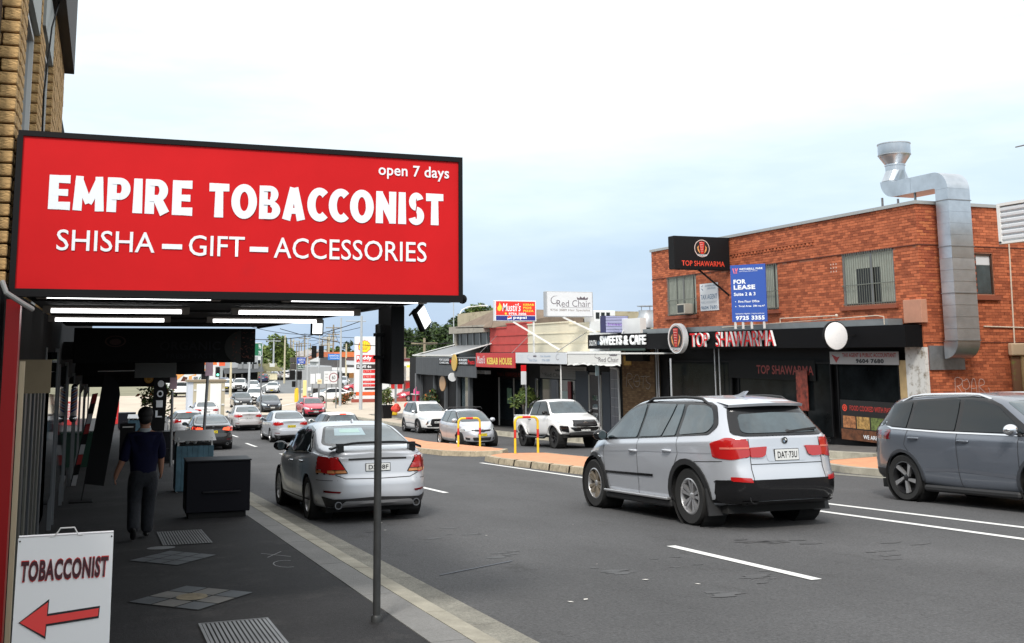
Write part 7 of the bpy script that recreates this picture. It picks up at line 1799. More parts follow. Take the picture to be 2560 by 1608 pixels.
# concrete clerestory and gable roof behind
cl = thing('concrete_clerestory', 'weathered concrete upper storey with dark windows and brown pitched roof above the grey shop', 'building')
CON = M('weathered_concrete', (.36, .33, .28), .9, var=.2, vs=1, dirt=(.12, .10, .08), ds=1.5, dthr=.56)
z0, z1, z2 = pX(1140, 862, XF).z, pX(1140, 835, XF).z, pX(1140, 818, XF).z; ya, yb = 59.9, pX(1141, 850, XF).y
f = MB(); f.box(XF, 31, ya, yb, -1, z1); f.build('window_band', DARKW, cl); f = MB(); f.box(XF-.4, 31, ya, yb+.4, z1, z2); f.build('fascia', CON, cl)
for k in range(5): f = MB(); y = ya+.3+k*(yb-ya)/5; f.box(XF-.05, XF, y, y+.12, z0-.3, z1); f.build('mullion', GREYM, cl)
f = MB(); f.box(XF-.1, XF+.2, yb-.2, yb+.2, -1, z1); f.build('corner_pier', CON, cl)
RA, RB0, RC = pX(1139, 819, XF-.4), pX(1228, 817, XF-.4), pY(1243, 773, 60.5)
f = MB(); f.add([tuple(RA), tuple(RB0), tuple(RC), (RC.x+6, RC.y, RC.z), (RC.x+6, RA.y, RA.z), tuple(RA-Vector((0, 0, .06))), tuple(RB0-Vector((0, 0, .06))), (RC.x+6, RC.y, RB0.z)], [(0, 1, 2), (0, 2, 3, 4), (0, 5, 6, 1), (1, 6, 7, 3, 2)]); f.build('roof', M('brown_roof', (.20, .15, .11), .9, var=.2, vs=2), cl)
lr = thing('lean_to_roof', 'grey lean-to roof with white edge in front of the concrete clerestory', 'roof')
f = MB(); f.add([(20.1, 60.0, -.25), (20.1, 68, -.25), (XF, 66.5, z0-.05), (XF, 60.0, z0-.05)], [(0, 1, 2, 3)]); f.build('sheeting', M('roof_grey', (.26, .27, .28), .6, .2, var=.1, vs=2), lr)
for (y, w_) in ((60.0, .35), (66.8, .3)): f = MB(); f.bar((20.1, y+ (1 if y > 65 else 0), -.18), (XF, y-.4, z0+.02), w_, .05); f.build('white_edge', WHITEM, lr)
f = MB(); f.bar((20.05, 60, -.2), (20.05, 68, -.2), .1, .1); f.build('gutter', WHITEM, lr)
# beige building behind
be = thing('beige_rear_building', 'beige concrete building with windows rising behind the shop roofs', 'building')
a, b = pY(1238, 775, 66), pY(1640, 775, 66); f = MB(); f.box(a.x, b.x+4, 66, 74, -3, a.z); f.build('wall', M('beige_concrete', (.46, .40, .28), .9, var=.15, vs=.8, dirt=(.22, .17, .11), ds=1.2), be)
for (xa, xb) in ((1384, 1402), (1408, 1430), (1436, 1470), (1586, 1596), (1600, 1625)):
    p, q_ = pY(xa, 812, 66), pY(xb, 797, 66); f = MB(); f.box(p.x, q_.x, 65.96, 66, p.z-.3, q_.z); f.build('window', DARKW, be)
ac = thing('rooftop_unit', 'white rooftop air conditioning unit behind the blue striped sign', 'air conditioner'); p, q_ = pY(1486, 797, 60), pY(1538, 777, 60)
f = MB(); f.cbox(p.x, q_.x, 60, 61.5, p.z-.2, q_.z, .03); f.build('case', WPAR, ac)
for k in range(3): f = MB(); x = p.x+.1+k*.38; f.box(x, x+.26, 59.98, 60, p.z, q_.z-.12); f.build('louvre', DARKW, ac)
cw = thing('rooftop_cowl', 'dull metal ventilation cowl on the roof left of the red brick building', 'vent'); p = pY(1617, 800, 48)
f = MB(); f.lathe([(.001, -.4), (.5, -.4), (.5, .1), (.42, .25), (.42, .5), (.001, .5)], p, 'z', 20); f.build('drum', DUCTB, cw, True); f = MB(); f.lathe([(.001, .70), (.5, .70), (.5, .74), (.001, .74)], p, 'z', 20); f.tube([p+Vector((-.3, 0, .5)), p+Vector((-.3, 0, .72))], .02, 6); f.tube([p+Vector((.2, 0, .5)), p+Vector((.2, 0, .72))], .02, 6); f.build('rain_cap', DUCTB, cw)
# street posts on the far footpath
pp_ = post('parking_sign_pole', 20.6, 41.0, 3.05, .04, GALV, 'grey sign pole on the far footpath right of the white pickup', 'sign pole', 'parking sign poles on the far footpath', z=zf(41)+.05)
f = MB(); f.cbox(20.42, 20.58, 40.95, 40.99, -1.05, -.35, .004); f.build('sign_blade', M('pale_blue_sign', (.45, .58, .62), .5), pp_)
pp_ = post('parking_sign_pole', 19.85, 47.5, 3.0, .04, GALV, 'grey sign pole with red-topped white sign behind the white pickup', 'sign pole', 'parking sign poles on the far footpath', z=zf(47.5)+.05)
f = MB(); f.cbox(19.55, 19.82, 47.4, 47.44, -1.6, -.95, .004); f.build('sign_blade', M('board_white'), pp_); f = MB(); f.cbox(19.55, 19.82, 47.4, 47.44, -.95, -.65, .004); f.build('red_blade', LR, pp_)
p = pX(1676, 890, 20.2); post('awning_post', 20.2, p.y, 3.1, .035, M('post_silver', (.50, .52, .54), .4, .4), 'silver post on the far footpath in front of the black shopfront', 'post', z=zf(p.y)+.05)
p = pX(1022, 1010, 19.4)
post('sign_pole', 18.6, 62.5, 3.2, .04, GALV, 'thin grey pole on the far corner left of the white SUV', 'sign pole', z=zf(62.5))
# yellow and red hoops on the islands
def hoop(xc, y, w, h, label, cols):
    z = zg(y)+.17; r = thing('safety_hoop', label, 'hoop barrier', 'yellow tube hoops on the median islands'); R_ = .16
    P = [(xc-w/2, z-.02)]; P += [(xc-w/2, z+h-R_)]
    for k in range(1, 7): t = PI-k*PI/12; P.append((xc-w/2+R_+R_*math.cos(t), z+h-R_+R_*math.sin(t)))
    P2 = [(2*xc-a, b) for a, b in reversed(P)]
    f = MB(); f.tube([(a, y, b) for a, b in P+P2], .038, 12); f.build('tube', M('hoop_yellow', (.85, .60, .03), .35, coat=.3), r, True)
    RB_ = M('hoop_red', (.62, .04, .03), .35)
    for s_ in (-1, 1): f = MB(); f.tube([(xc+s_*w/2, y, z+h*.42), (xc+s_*w/2, y, z+h*.66)], .0395, 12, False); f.build('red_band', RB_, r, True)
    f = MB(); f.tube([(xc-.14, y, z+h), (xc+.14, y, z+h)], .0395, 12, False); f.build('red_band', RB_, r, True)
    return r
hoop(13.05, 36.8, .86, 1.05, 'faded yellow and red hoop on the farther median island before the silver hatchback', 0)
hoop(12.78, 30.6, .78, 1.12, 'bright yellow and red hoop on the nearer median island before the white pickup', 0)
# ------------------------------------------------------------------ crossing, service station, trees, far scenery
def W(px, py, Y): return pY(px, py, Y)
LEAF = [M('leaf_%d' % i, c, .6, var=.25, vs=1.5) for i, c in enumerate(((.035, .065, .018), (.075, .125, .03), (.15, .20, .045), (.022, .045, .014)))]
BARK = M('bark', (.14, .11, .08), .9, var=.3, vs=4)
def tree(name, x, y, z, h, rx, rz, label, group, n=1500, leaf=.5, tone=(0, 1, 2, 3), trunk=.25, lobes=9, seed=1, bare=.35, cat='tree', ry=None, flowers=None):
    rnd_ = random.Random(seed); r = thing(name, label, cat, group); ry = ry or rx
    f = MB(); f.tube([(x, y, z), (x+.1*trunk, y, z+h*.25), (x, y, z+h*.55)], [trunk, trunk*.75, trunk*.4], 8)
    L = []
    for k in range(lobes):
        a = rnd_.uniform(0, 2*PI); q = rnd_.uniform(.15, .62); zz = rnd_.uniform(-.55, .62)
        c = Vector((x+rx*q*math.cos(a), y+ry*q*math.sin(a), z+h-rz+rz*zz)); L.append((c, rnd_.uniform(.32, .52)*(1-.35*max(zz, 0))))
        f.tube([(x, y, z+h*.35), tuple(c.lerp(Vector((x, y, z+h*.5)), .4)), tuple(c)], [trunk*.4, trunk*.25, trunk*.08], 5)
    f.build('trunk', BARK, r, True)
    m = MB(); 
    for k in range(n):
        c, s = L[k % lobes]; v = Vector((rnd_.gauss(0, 1), rnd_.gauss(0, 1), rnd_.gauss(0, 1))).normalized()*(rnd_.random()**.45)
        p = c+Vector((v.x*rx*s, v.y*ry*s, v.z*rz*s)); l = leaf*rnd_.uniform(.5, 1.25)
        a = Vector((rnd_.gauss(0, 1), rnd_.gauss(0, 1), rnd_.gauss(0, .6))).normalized()*l; b = Vector((rnd_.gauss(0, 1), rnd_.gauss(0, 1), rnd_.gauss(0, .6))); b = (b-a*b.dot(a)/l/l).normalized()*l*.6
        m.cur = rnd_.choice(range(len(tone))) if not flowers or rnd_.random() > flowers[0] else len(tone)
        m.add([p-a, p+b*.8, p+a, p-b], [(0, 1, 2), (0, 2, 3)])
    mats = [LEAF[i] for i in tone]+([flowers[1]] if flowers else [])
    o = m.build('crown', mats, r, fix=False); return r
T1 = 'trees behind the shops and service station'
def ptree(pxc, pyt, pyb, half, Y, label, seed, grp=T1, **k):
    b = W(pxc, 883, Y); s = b.length/2555*1.0; zt = W(pxc, pyt, Y).z; zb = zg(Y) if Y < 700 else -2; hh = zt-zb
    rz = min(hh*.5, (pyb-pyt)*s/2)
    tree('tree', b.x, Y, zb, hh, half*s, rz, label, grp, seed=seed, leaf=max(.25, s*5.5), trunk=max(.15, s*3), **k)
ptree(697, 834, 925, 46, 230, 'large bright green tree beyond the far shops at left of the far road', 31, n=3600, tone=(1, 2, 2, 2), lobes=14)
ptree(655, 862, 930, 22, 240, 'smaller rounded green tree at the left of the large bright green tree', 32, n=1400, tone=(1, 2, 2))
for i, (px, pt, pb, hf, Y, lab) in enumerate(((1010, 815, 905, 45, 150, 'dark green tree right behind the service station canopy'), (1075, 790, 905, 60, 160, 'broad dark evergreen tree behind the grey clad shop'), (1150, 770, 880, 60, 165, 'tall dark evergreen tree behind the concrete clerestory'), (1200, 752, 850, 52, 170, 'highest rounded tree crown left of the red kebab sign'), (1110, 812, 890, 45, 140, 'dense dark tree low behind the grey shop roof'), (1235, 775, 850, 30, 175, 'dark tree partly behind the red kebab sign'))):
    ptree(px, pt, pb, hf, Y, lab, 40+i, n=3000, tone=(0, 3, 0, 1) if i != 3 else (0, 1, 1, 2), lobes=14)
random.seed(14)
names = ['low', 'pale', 'bushy', 'round', 'dull', 'ragged', 'small', 'spreading', 'dim', 'grey-green', 'thick', 'scrubby', 'leaning', 'flat-topped']
for i in range(14):
    px = 735+i*19+random.uniform(-6, 6); Y = random.uniform(330, 460)
    ptree(px, random.uniform(862, 880), 905, random.uniform(12, 20), Y, names[i]+' tree on the skyline at the top of the far road', 60+i, 'skyline trees over the far road', n=420, tone=(0, 1, 2), lobes=7)
ptree(868, 848, 890, 14, 200, 'nearly bare branching tree left of the fuel price sign', 90, n=120, tone=(3, 0), lobes=16)
far = MB(); random.seed(77)
for i in range(9000):
    x = random.uniform(-260, 700); y = random.uniform(430, 520); h = random.uniform(0, 7)*(.6+.4*math.sin(x*.05)); z = zg(y)+h; l = random.uniform(.6, 1.6); a = random.random()*6
    far.add([(x-l*math.cos(a), y-l*math.sin(a), z-.5), (x+l*math.cos(a), y+l*math.sin(a), z-.2), (x, y, z+l)], [(0, 1, 2)])
o = far.build('far_woodland', LEAF[0], fix=False); o['kind'] = 'stuff'; o['label'] = 'low band of far woodland along the skyline'
# planter trees on the footpaths
tree('planter_tree', 1.95, 41, zf(41)+.5, 2.3, .95, .95, 'small green tree with reddish tips in a planter on the near footpath', None, n=1000, leaf=.085, tone=(0, 1, 2), trunk=.035, seed=5, flowers=(.14, M('russet_leaf', (.35, .10, .03), .6)))
tree('planter_shrub', 20.75, 50, zf(50)+.6, 1.9, .90, .75, 'bright green shrub in front of the kebab shop and salon', None, n=900, leaf=.10, tone=(1, 2, 2), trunk=.03, seed=6, cat='shrub')
tree('planter_shrub', 19.4, 72.5, zf(72)+.8, 1.6, .85, .75, 'pale green shrub in a tall planter left of the pink kiosk', 'shrubs round the pink kiosk', n=700, leaf=.11, tone=(1, 2, 2), trunk=.03, seed=7, cat='shrub', flowers=(.12, M('cream_flower', (.62, .60, .40), .6)))
tree('planter_shrub', 19.9, 63.5, zf(63)+.6, 1.7, .85, .7, 'darker green shrub with orange tips right of the pink kiosk', 'shrubs round the pink kiosk', n=700, leaf=.10, tone=(0, 1, 0), trunk=.03, seed=8, cat='shrub', flowers=(.10, M('orange_flower', (.60, .18, .05), .6)))
tree('median_bush', 23.5, 104, zg(104)+.1, 1.35, 1.7, .8, 'low rust-tinged bush on the corner below the fuel price sign', None, n=700, leaf=.14, tone=(1, 0), trunk=.05, seed=9, cat='shrub', flowers=(.45, M('russet_leaf')))
q = thing('planter_tub', 'dark tub planter holding the pale green shrub on the far corner', 'planter'); f = MB(); f.add([(19.1, 72.2, zf(72)), (19.7, 72.2, zf(72)), (19.7, 72.8, zf(72)), (19.1, 72.8, zf(72)), (19.0, 72.1, zf(72)+.95), (19.8, 72.1, zf(72)+.95), (19.8, 72.9, zf(72)+.95), (19.0, 72.9, zf(72)+.95)], [(0, 3, 2, 1), (4, 5, 6, 7), (0, 1, 5, 4), (1, 2, 6, 5), (2, 3, 7, 6), (3, 0, 4, 7)]); f.build('tub', BLK, q)
# pink kiosk
HP = M('hot_pink', (.72, .05, .22), .5); q = thing('pink_kiosk', 'hot pink domed oven kiosk on the far corner between two shrubs', 'kiosk')
p = W(1055, 985, 68); x = p.x; z = zf(68)
f = MB(); f.cbox(x-.55, x+.55, 67.5, 68.5, z+.9, z+1.75, .03); f.build('cabinet', M('kiosk_red', (.40, .02, .05), .5), q)
f = MB(); f.lathe([(.60, 0), (.58, .25), (.45, .45), (.2, .56), (.001, .58)], (x, 68, z+1.82), 'z', 20); f.build('dome', HP, q, True); f = MB(); f.lathe([(.22, .5), (.26, .75), (.24, .98), (.001, 1.05)], (x-.1, 68, z+1.82), 'z', 14); f.build('chimney_cap', HP, q, True)
for a in (-.5, .5): f = MB(); f.box(x+a-.04, x+a+.04, 67.55, 67.65, z, z+.9); f.build('leg', WHITEM, q)
f = MB(); f.box(x-.65, x+.65, 67.45, 68.55, z+1.76, z+1.82); f.build('shelf', WHITEM, q)
f = MB(); f.cbox(x-.45, x+.45, 67.45, 67.5, z+1.0, z+1.6, .01); f.build('oven_door', M('oven_dark', (.10, .01, .02), .5), q)
q = thing('yellow_bollard_box', 'yellow rounded fuel-station box beside the planter on the far corner', 'utility box'); p = W(982, 1012, 76); f = MB(); f.cbox(p.x-.4, p.x+.4, 76, 76.5, zf(76), zf(76)+.8, .12); f.build('box', M('bollard_yellow', (.85, .55, .03), .5), q); f = MB(); f.cbox(p.x-.75, p.x-.45, 76, 76.4, zf(76), zf(76)+1.2, .03); f.build('white_post', WHITEM, q)
f = MB(); [f.ball((19.6+random.uniform(-.5, .9), 70+random.uniform(-1, 1), zf(70)+random.uniform(.5, 1.0)), .22, 8, 6) for _ in range(9)]; o = tag(f.build('red_flower_box', M('red_flowers', (.65, .06, .04), .7, var=.5, vs=8)), 'box of red flowers at the foot of the pink kiosk', 'flowers')
# fuel station
fs = thing('fuel_price_sign', 'tall white fuel price pylon with yellow shell emblem and red price rows', 'sign')
Yp = 114; A = W(887, 1000, Yp); B = W(956, 842, Yp); x0, x1 = A.x, B.x; zb, zt = zg(Yp), B.z
f = MB(); f.cbox(x0, x1, Yp, Yp+.6, zb, zt, .05); f.build('pylon', M('board_white'), fs); pl2 = planeY(x0, x1, Yp-.002, zb, zt)
def U(px): return (W(px, 900, Yp).x-x0)/(x1-x0)
def V(py): return (W(900, py, Yp).z-zb)/(zt-zb)
cx_, cy_ = U(911), V(866); q = MB(); P = []
for k in range(17): t = -.35+k*(PI+.7)/16; rr = .66*(1+.05*math.cos(k*PI)); P.append((cx_+rr*math.cos(t)/pl2.W, cy_-.05/pl2.H+rr*math.sin(t)/pl2.H))
P += [(cx_-.38/pl2.W, cy_-.5/pl2.H), (cx_-.26/pl2.W, cy_-.64/pl2.H), (cx_+.26/pl2.W, cy_-.64/pl2.H), (cx_+.38/pl2.W, cy_-.5/pl2.H)]
poly(q, pl2, [(cx_+(a-cx_)*1.1, cy_+(b-cy_)*1.1) for a, b in P], .02); q.build('emblem_outline', M('shell_red', (.62, .06, .02), .5), fs); q = MB(); poly(q, pl2, P, .03); q.build('emblem', M('shell_yellow', (.90, .72, .03), .5), fs)
for k in range(6): t = .25+k*(PI-.5)/5; q = MB(); q.bar(pl2.at(cx_+.15*math.cos(t)/pl2.W, cy_-.4/pl2.H, .035), pl2.at(cx_+.6*math.cos(t)/pl2.W, cy_+.55*math.sin(t)/pl2.H, .035), .03, .01, (0, 1, 0)); q.build('emblem_rib', M('shell_red'), fs)
def row(ya, yb, xa=891, xb=955, mat=None, name='red_row', l=.02): q = MB(); poly(q, pl2, [(U(xa), V(yb)), (U(xb), V(yb)), (U(xb), V(ya)), (U(xa), V(ya))], l); q.build(name, mat or M('price_red', (.62, .02, .02), .5), fs)
row(888, 906); text(fs, pl2, 'Reddy', U(892), V(902), U(929), V(890), SW, .04, bold=.04); text(fs, pl2, 'EXPRESS', U(895), V(905), U(925), V(903), SW, .04)
row(911, 923, mat=M('price_dark', (.03, .02, .02), .5)); text(fs, pl2, 'SAVE 6c', U(893), V(920), U(928), V(913), SW, .04, bold=.03)
for ya, yb, s_ in ((925, 933, '179.9'), (938, 946, '198.9'), (952, 958, '209.9'), (961, 967, '204.9')): row(ya, yb, 908, 955); text(fs, pl2, s_, U(911), V(yb-1), U(928), V(ya+1), M('led_pink', (.9, .35, .35), .5), .04)
row(970, 975, 912, 955, M('price_dark')); row(980, 989, 890, 955, M('orange_row', (.80, .12, .03), .5))
cn = thing('fuel_canopy', 'white fuel station canopy with dark red edge and yellow corner', 'canopy'); a, b = W(955, 916, 112), W(1046, 903, 112)
f = MB(); f.box(a.x, b.x+2, 112, 130, a.z, b.z); f.build('canopy', M('board_white'), cn); f = MB(); f.box(a.x-.05, b.x+2, 111.9, 130, b.z, b.z+.28); f.build('red_edge', M('dark_red_edge', (.12, .02, .02), .5), cn); y0_, y1_ = W(1018, 919, 111.8), W(1038, 913, 111.8); f = MB(); f.box(y0_.x, y1_.x, 111.8, 112, y0_.z, y1_.z); f.build('yellow_panel', M('shell_yellow'), cn)
for px in (990, 1010, 1032): p = W(px, 916, 116); f = MB(); f.box(p.x-.25, p.x+.25, 116, 116.5, zg(116), a.z); f.build('column', M('board_white'), cn)
for px in (984, 1000, 1021, 1039): 
    p = W(px, 950, 114); o = thing('fuel_pump', {984: 'leftmost', 1000: 'second', 1021: 'third', 1039: 'rightmost'}[px]+' fuel pump of the four under the canopy', 'fuel pump', 'fuel pumps under the canopy'); f = MB(); f.cbox(p.x-.4, p.x+.4, 114, 114.5, zg(114), zg(114)+2.1, .04); f.build('body', M('pump_dark', (.30, .10, .09), .5) if px % 2 else M('board_white'), o); f = MB(); f.box(p.x-.3, p.x+.3, 113.97, 114, zg(114)+1.2, zg(114)+1.9); f.build('panel', M('price_red'), o)
st = thing('service_station_shop', 'service station shop with orange top band and grey wall behind the price sign', 'building'); Ys = 168
a, b = W(836, 893, Ys), W(905, 880, Ys); f = MB(); f.box(a.x, b.x, Ys, Ys+12, a.z, b.z); f.build('orange_band', M('orange_band', (.62, .16, .05), .6), st); g_ = W(836, 919, Ys).z; f = MB(); f.box(a.x, b.x, Ys+.2, Ys+12, g_, a.z); f.build('grey_wall', M('dark_grey_wall', (.075, .07, .07), .7), st)
g2_ = W(836, 932, Ys).z; f = MB(); f.box(a.x-1, b.x, Ys-3, Ys+12, g2_, g_); f.build('white_awning', M('board_white'), st); f = MB(); f.box(a.x, b.x, Ys+.5, Ys+12, zg(Ys), g2_); f.build('lower_wall', M('board_white'), st); c_, d_ = W(856, 945, Ys), W(874, 932, Ys); f = MB(); f.box(c_.x, d_.x, Ys+.4, Ys+.5, c_.z, d_.z); f.build('opening', DARKW, st); c_ = W(886, 945, Ys); f = MB(); f.box(d_.x, c_.x, Ys+.4, Ys+.5, c_.z, d_.z); f.build('orange_panel', M('pale_orange_panel', (.85, .42, .15), .6), st)
wl_ = thing('low_red_kerb_bed', 'low red brick garden edge at the foot of the fuel price sign', 'garden edge'); f = MB(); a = W(880, 1005, 108); f.box(a.x, a.x+6, 108, 108.4, zg(108), zg(108)+.35); f.build('edging', M('brick_edge', (.30, .07, .05), .8), wl_)
# grey concrete truck/van shapes on the side street
tk = thing('grey_box_truck', 'grey flat-sided truck standing behind the white notice boards', 'truck', loc=(0, 0, 0)); a, b = W(775, 985, 128), W(830, 915, 128)
f = MB(); f.cbox(a.x, b.x, 128, 134, zg(130)+.9, b.z, .08); f.build('body', M('truck_grey', (.33, .35, .37), .6), tk); f = MB(); f.cbox(b.x, b.x+1.4, 128.2, 133.8, zg(130)+.7, b.z-.6, .1); f.build('cab', M('truck_grey'), tk)
for x in (a.x+.8, b.x-.4): f = MB(); f.lathe([(.001, -.2), (.48, -.2), (.48, .2), (.001, .2)], (x, 128.3, zg(128)+.48), 'y', 20); f.build('wheel', RUBBER, tk, True)
f = MB(); f.box(b.x+.2, b.x+1.3, 128.1, 128.2, b.z-1.5, b.z-.8); f.build('window', GLASS, tk)
# traffic signals
SB = M('signal_black', (.006, .006, .007), .6, spec=.2); GRN = M('signal_green', (.15, .9, .55), .4, emit=2.0)
def signal(px, pyt, Y, h=1.1, w=.36, lit=True, label='', par=None, face=True):
    p = W(px, pyt, Y); o = par or thing('traffic_signal', label, 'traffic light', 'traffic signals at the crossing'); f = MB(); f.cbox(p.x-w/2, p.x+w/2, Y, Y+.25, p.z-h, p.z, .03); f.build('housing', SB, o)
    f = MB(); f.box(p.x-w*.68, p.x+w*.68, Y+.1, Y+.12, p.z-h-.06, p.z+.06); f.build('backboard', M('backboard_pale', (.35, .36, .36), .6) if lit else SB, o)
    for k in range(3): f = MB(); f.lathe([(.001, 0), (.11, 0)], (p.x, Y-.01, p.z-h*(.2+.3*k)), 'y', 14); f.build('lamp', GRN if (lit and k == 2) else GLOSSB, o)
    return o
s1 = signal(510, 929, 84, 1.0, .34, True, 'green-lit traffic signal beside the white cabinets, the nearer of two'); f = MB(); p = W(514, 929, 84); f.tube([(p.x, 84.2, zf(84)), (p.x, 84.2, p.z)], .05, 8); f.build('pole', GALV, s1)
s2 = signal(545, 918, 100, .9, .36, True, 'second green-lit traffic signal above the right end of the white cabinets'); p = W(550, 918, 100); f = MB(); f.tube([(p.x, 100.2, zf(100)), (p.x, 100.2, p.z)], .05, 8); f.build('pole', GALV, s2)
s3 = thing('traffic_signal', 'black-backed traffic signals with blue street sign on the yellow-based central pole', 'traffic light', 'traffic signals at the crossing')
p = W(741, 1005, 112); X_ = p.x
f = MB(); f.tube([(X_, 112, zg(112)), (X_, 112, W(741, 895, 112).z)], .09, 10); f.build('pole', GALV, s3); f = MB(); f.lathe([(.22, 0), (.24, .7), (.20, 1.4), (.10, 1.5)], (X_, 112, zg(112)+.02), 'z', 14); f.build('yellow_base', M('base_yellow', (.85, .50, .03), .5), s3, True)
for (pa, pb, qa, qb) in ((724, 738, 926, 950), (743, 755, 928, 950), (730, 739, 953, 968)): a, b = W(pa, qb, 111.8), W(pb, qa, 111.8); f = MB(); f.cbox(a.x, b.x, 111.7, 112, a.z, b.z, .04); f.build('signal_back', SB, s3)
a, b = W(742, 910, 111.6), W(764, 894, 111.6); f = MB(); f.cbox(a.x, b.x, 111.6, 111.7, a.z, b.z, .02); f.build('blue_sign', M('sign_blue', (.03, .08, .40), .5), s3); text(s3, planeY(a.x, b.x, 111.59, a.z, b.z), 'HOSPITAL', .18, .5, .92, .8, SW, .01); text(s3, planeY(a.x, b.x, 111.59, a.z, b.z), 'CLINIC', .3, .15, .8, .4, SW, .01)
a, b = W(743, 924, 111.6), W(762, 912, 111.6); f = MB(); f.cbox(a.x, b.x, 111.6, 111.7, a.z, b.z, .02); f.build('green_sign', M('sign_green', (.01, .06, .035), .5), s3); text(s3, planeY(a.x, b.x, 111.59, a.z, b.z), 'CANLEY VALE', .05, .55, .95, .85, SW, .01); text(s3, planeY(a.x, b.x, 111.59, a.z, b.z), 'Hamilton Rd', .05, .12, .95, .42, SW, .01)
for (qa, qb) in ((894, 907), (909, 924)): a, b = W(725, qb, 112.4), W(740, qa, 112.4); f = MB(); f.cbox(a.x, b.x, 112.3, 112.5, a.z, b.z, .02); f.build('dark_sign_back', M('sign_back_dark', (.06, .055, .05), .7), s3)
s4 = thing('mast_arm_signal', 'black traffic signals hanging on a sloping mast arm over the far road', 'traffic light', 'traffic signals at the crossing'); a, b = W(765, 893, 116), W(797, 879, 116)
f = MB(); f.tube([(a.x, 116, a.z), (b.x, 116, b.z), (b.x+.3, 116, b.z+.9)], .10, 8); f.tube([(a.x, 116, a.z), (a.x-.6, 116, a.z-.4), (a.x-.6, 116, zg(116))], .10, 8); f.build('mast_arm', GALV, s4)
for px in (786, 804): signal(px, 866, 115.6, 1.25, .42, False, par=s4)
# cabinets, signs
wc = thing('white_cabinets', 'row of white panelled cabinets in a beige frame on the near corner of the crossing', 'kiosk'); Yk = 80; a, b = W(484, 955, Yk), W(563, 955, Yk); z0 = zf(Yk); zt = a.z
f = MB(); f.box(a.x-.4, b.x, Yk+.05, Yk+1.6, z0, zt); f.build('box', M('cab_bluewhite', (.62, .66, .74), .5), wc)
f = MB(); f.box(a.x-.5, b.x+.1, Yk-.1, Yk+1.7, zt, zt+.14); f.build('roof', M('cab_brown', (.28, .22, .15), .7), wc); f = MB(); f.box(a.x, b.x, Yk, Yk+.05, z0, zt); f.build('frame_panel', M('cab_beige', (.50, .44, .32), .7), wc)
w_ = (b.x-a.x)
for (t0, t1) in ((.10, .45), (.53, .88)): f = MB(); f.cbox(a.x+w_*t0, a.x+w_*t1, Yk-.04, Yk, z0+.1, zt-.15, .01); f.build('white_door', M('door_white', (.86, .86, .84), .5), wc)
for t in (.02, .90):
    for zq in (.35, .75): f = MB(); f.box(a.x+w_*t, a.x+w_*(t+.09), Yk-.06, Yk, z0+(zt-z0)*zq, z0+(zt-z0)*zq+.12); f.build('hinge', WHITEM, wc)
def sgn(px0, py0, px1, py1, Y, mat, label, txts=(), poles=((.5,),), cat='sign', grp=None, back=.06, pr=.05):
    o = thing('street_sign', label, cat, grp); a, b = W(px0, py1, Y), W(px1, py0, Y); f = MB(); f.cbox(a.x, b.x, Y, Y+back, a.z, b.z, .012); f.build('panel', mat, o)
    pl = planeY(a.x, b.x, Y-.003, a.z, b.z)
    for (s_, a0, b0, a1, b1, mt, bd) in txts: text(o, pl, s_, a0, b0, a1, b1, mt, .012, bold=bd)
    for (t,) in poles: x = a.x+(b.x-a.x)*t; f = MB(); f.tube([(x, Y+.1, zg(Y)), (x, Y+.1, b.z)], pr, 8); f.build('pole', GALV, o)
    return o, pl
o, pl_ = sgn(810, 928, 843, 960, 92, M('board_white'), 'white board with a red-ringed 60 speed sign', [('60', .60, .35, .86, .65, INK, .0)], ((.2,), (.95,)))
q = MB(); disc(q, pl_, .73, .5, .42, .014, ry=.42, r2=.36); q.build('speed_ring', M('ring_dark_red', (.30, .05, .06), .5), o)
for k in range(3): text(o, pl_, ('END', 'SCHOOL', 'ZONE')[k], .08, .72-.24*k, .30, .80-.24*k, M('warm_grey_ink'), .012)
q = MB(); poly(q, pl_, [(.465, 0), (.475, 0), (.475, 1), (.465, 1)], .012); q.build('divider', GREYM, o)
sgn(776, 935, 788, 960, 100, M('board_white'), 'tall blank white sign left of the speed sign', (), ((.5,),)); sgn(790, 934, 802, 955, 98, M('board_white'), 'shorter white sign just left of the speed sign', (), ((.6,),)); sgn(793, 948, 805, 960, 96, M('pale_cream_sign', (.75, .68, .45), .5), 'small cream sign below the white signs', [('DO', .2, .4, .8, .7, AMBER, .02)], ((.5,),))
sgn(769, 968, 778, 977, 104, M('board_white'), 'small low white sign on a thin post in the crossing', (), ((.5,),)); sgn(674, 909, 687, 920, 190, M('board_white'), 'white notice board on posts below the large green tree', (), ((.3,), (.85,)))
sgn(820, 885, 850, 900, 120, M('service_blue', (.03, .20, .62), .5), 'bright blue community services sign between the signals and price sign', [('SmithCity', .1, .5, .9, .85, SW, .01), ('Community', .15, .12, .9, .42, SW, .01)], ((.85,),))
o, pl_ = sgn(632, 857, 656, 891, 70, M('sign_green2', (.01, .16, .075), .5), 'green road direction sign with white border at the edge of the dark hanging sign', [('96', .6, .55, .85, .9, SW, .02), ('78', .6, .1, .85, .4, SW, .02)], ((.98,),)); q = MB()
for (a0, b0, a1, b1) in ((0, 0, 1, .04), (0, .96, 1, 1), (.96, 0, 1, 1)): poly(q, pl_, [(a0, b0), (a1, b0), (a1, b1), (a0, b1)], .014)
q.build('border', SW, o)
o, _ = sgn(480, 940, 506, 951, 88, M('board_white'), 'white board with black and green print left of the first green signal', [('GS', .15, .2, .55, .8, INK, .05), ('/', .65, .2, .85, .8, M('sign_green2'), .05)], ((.5,),))
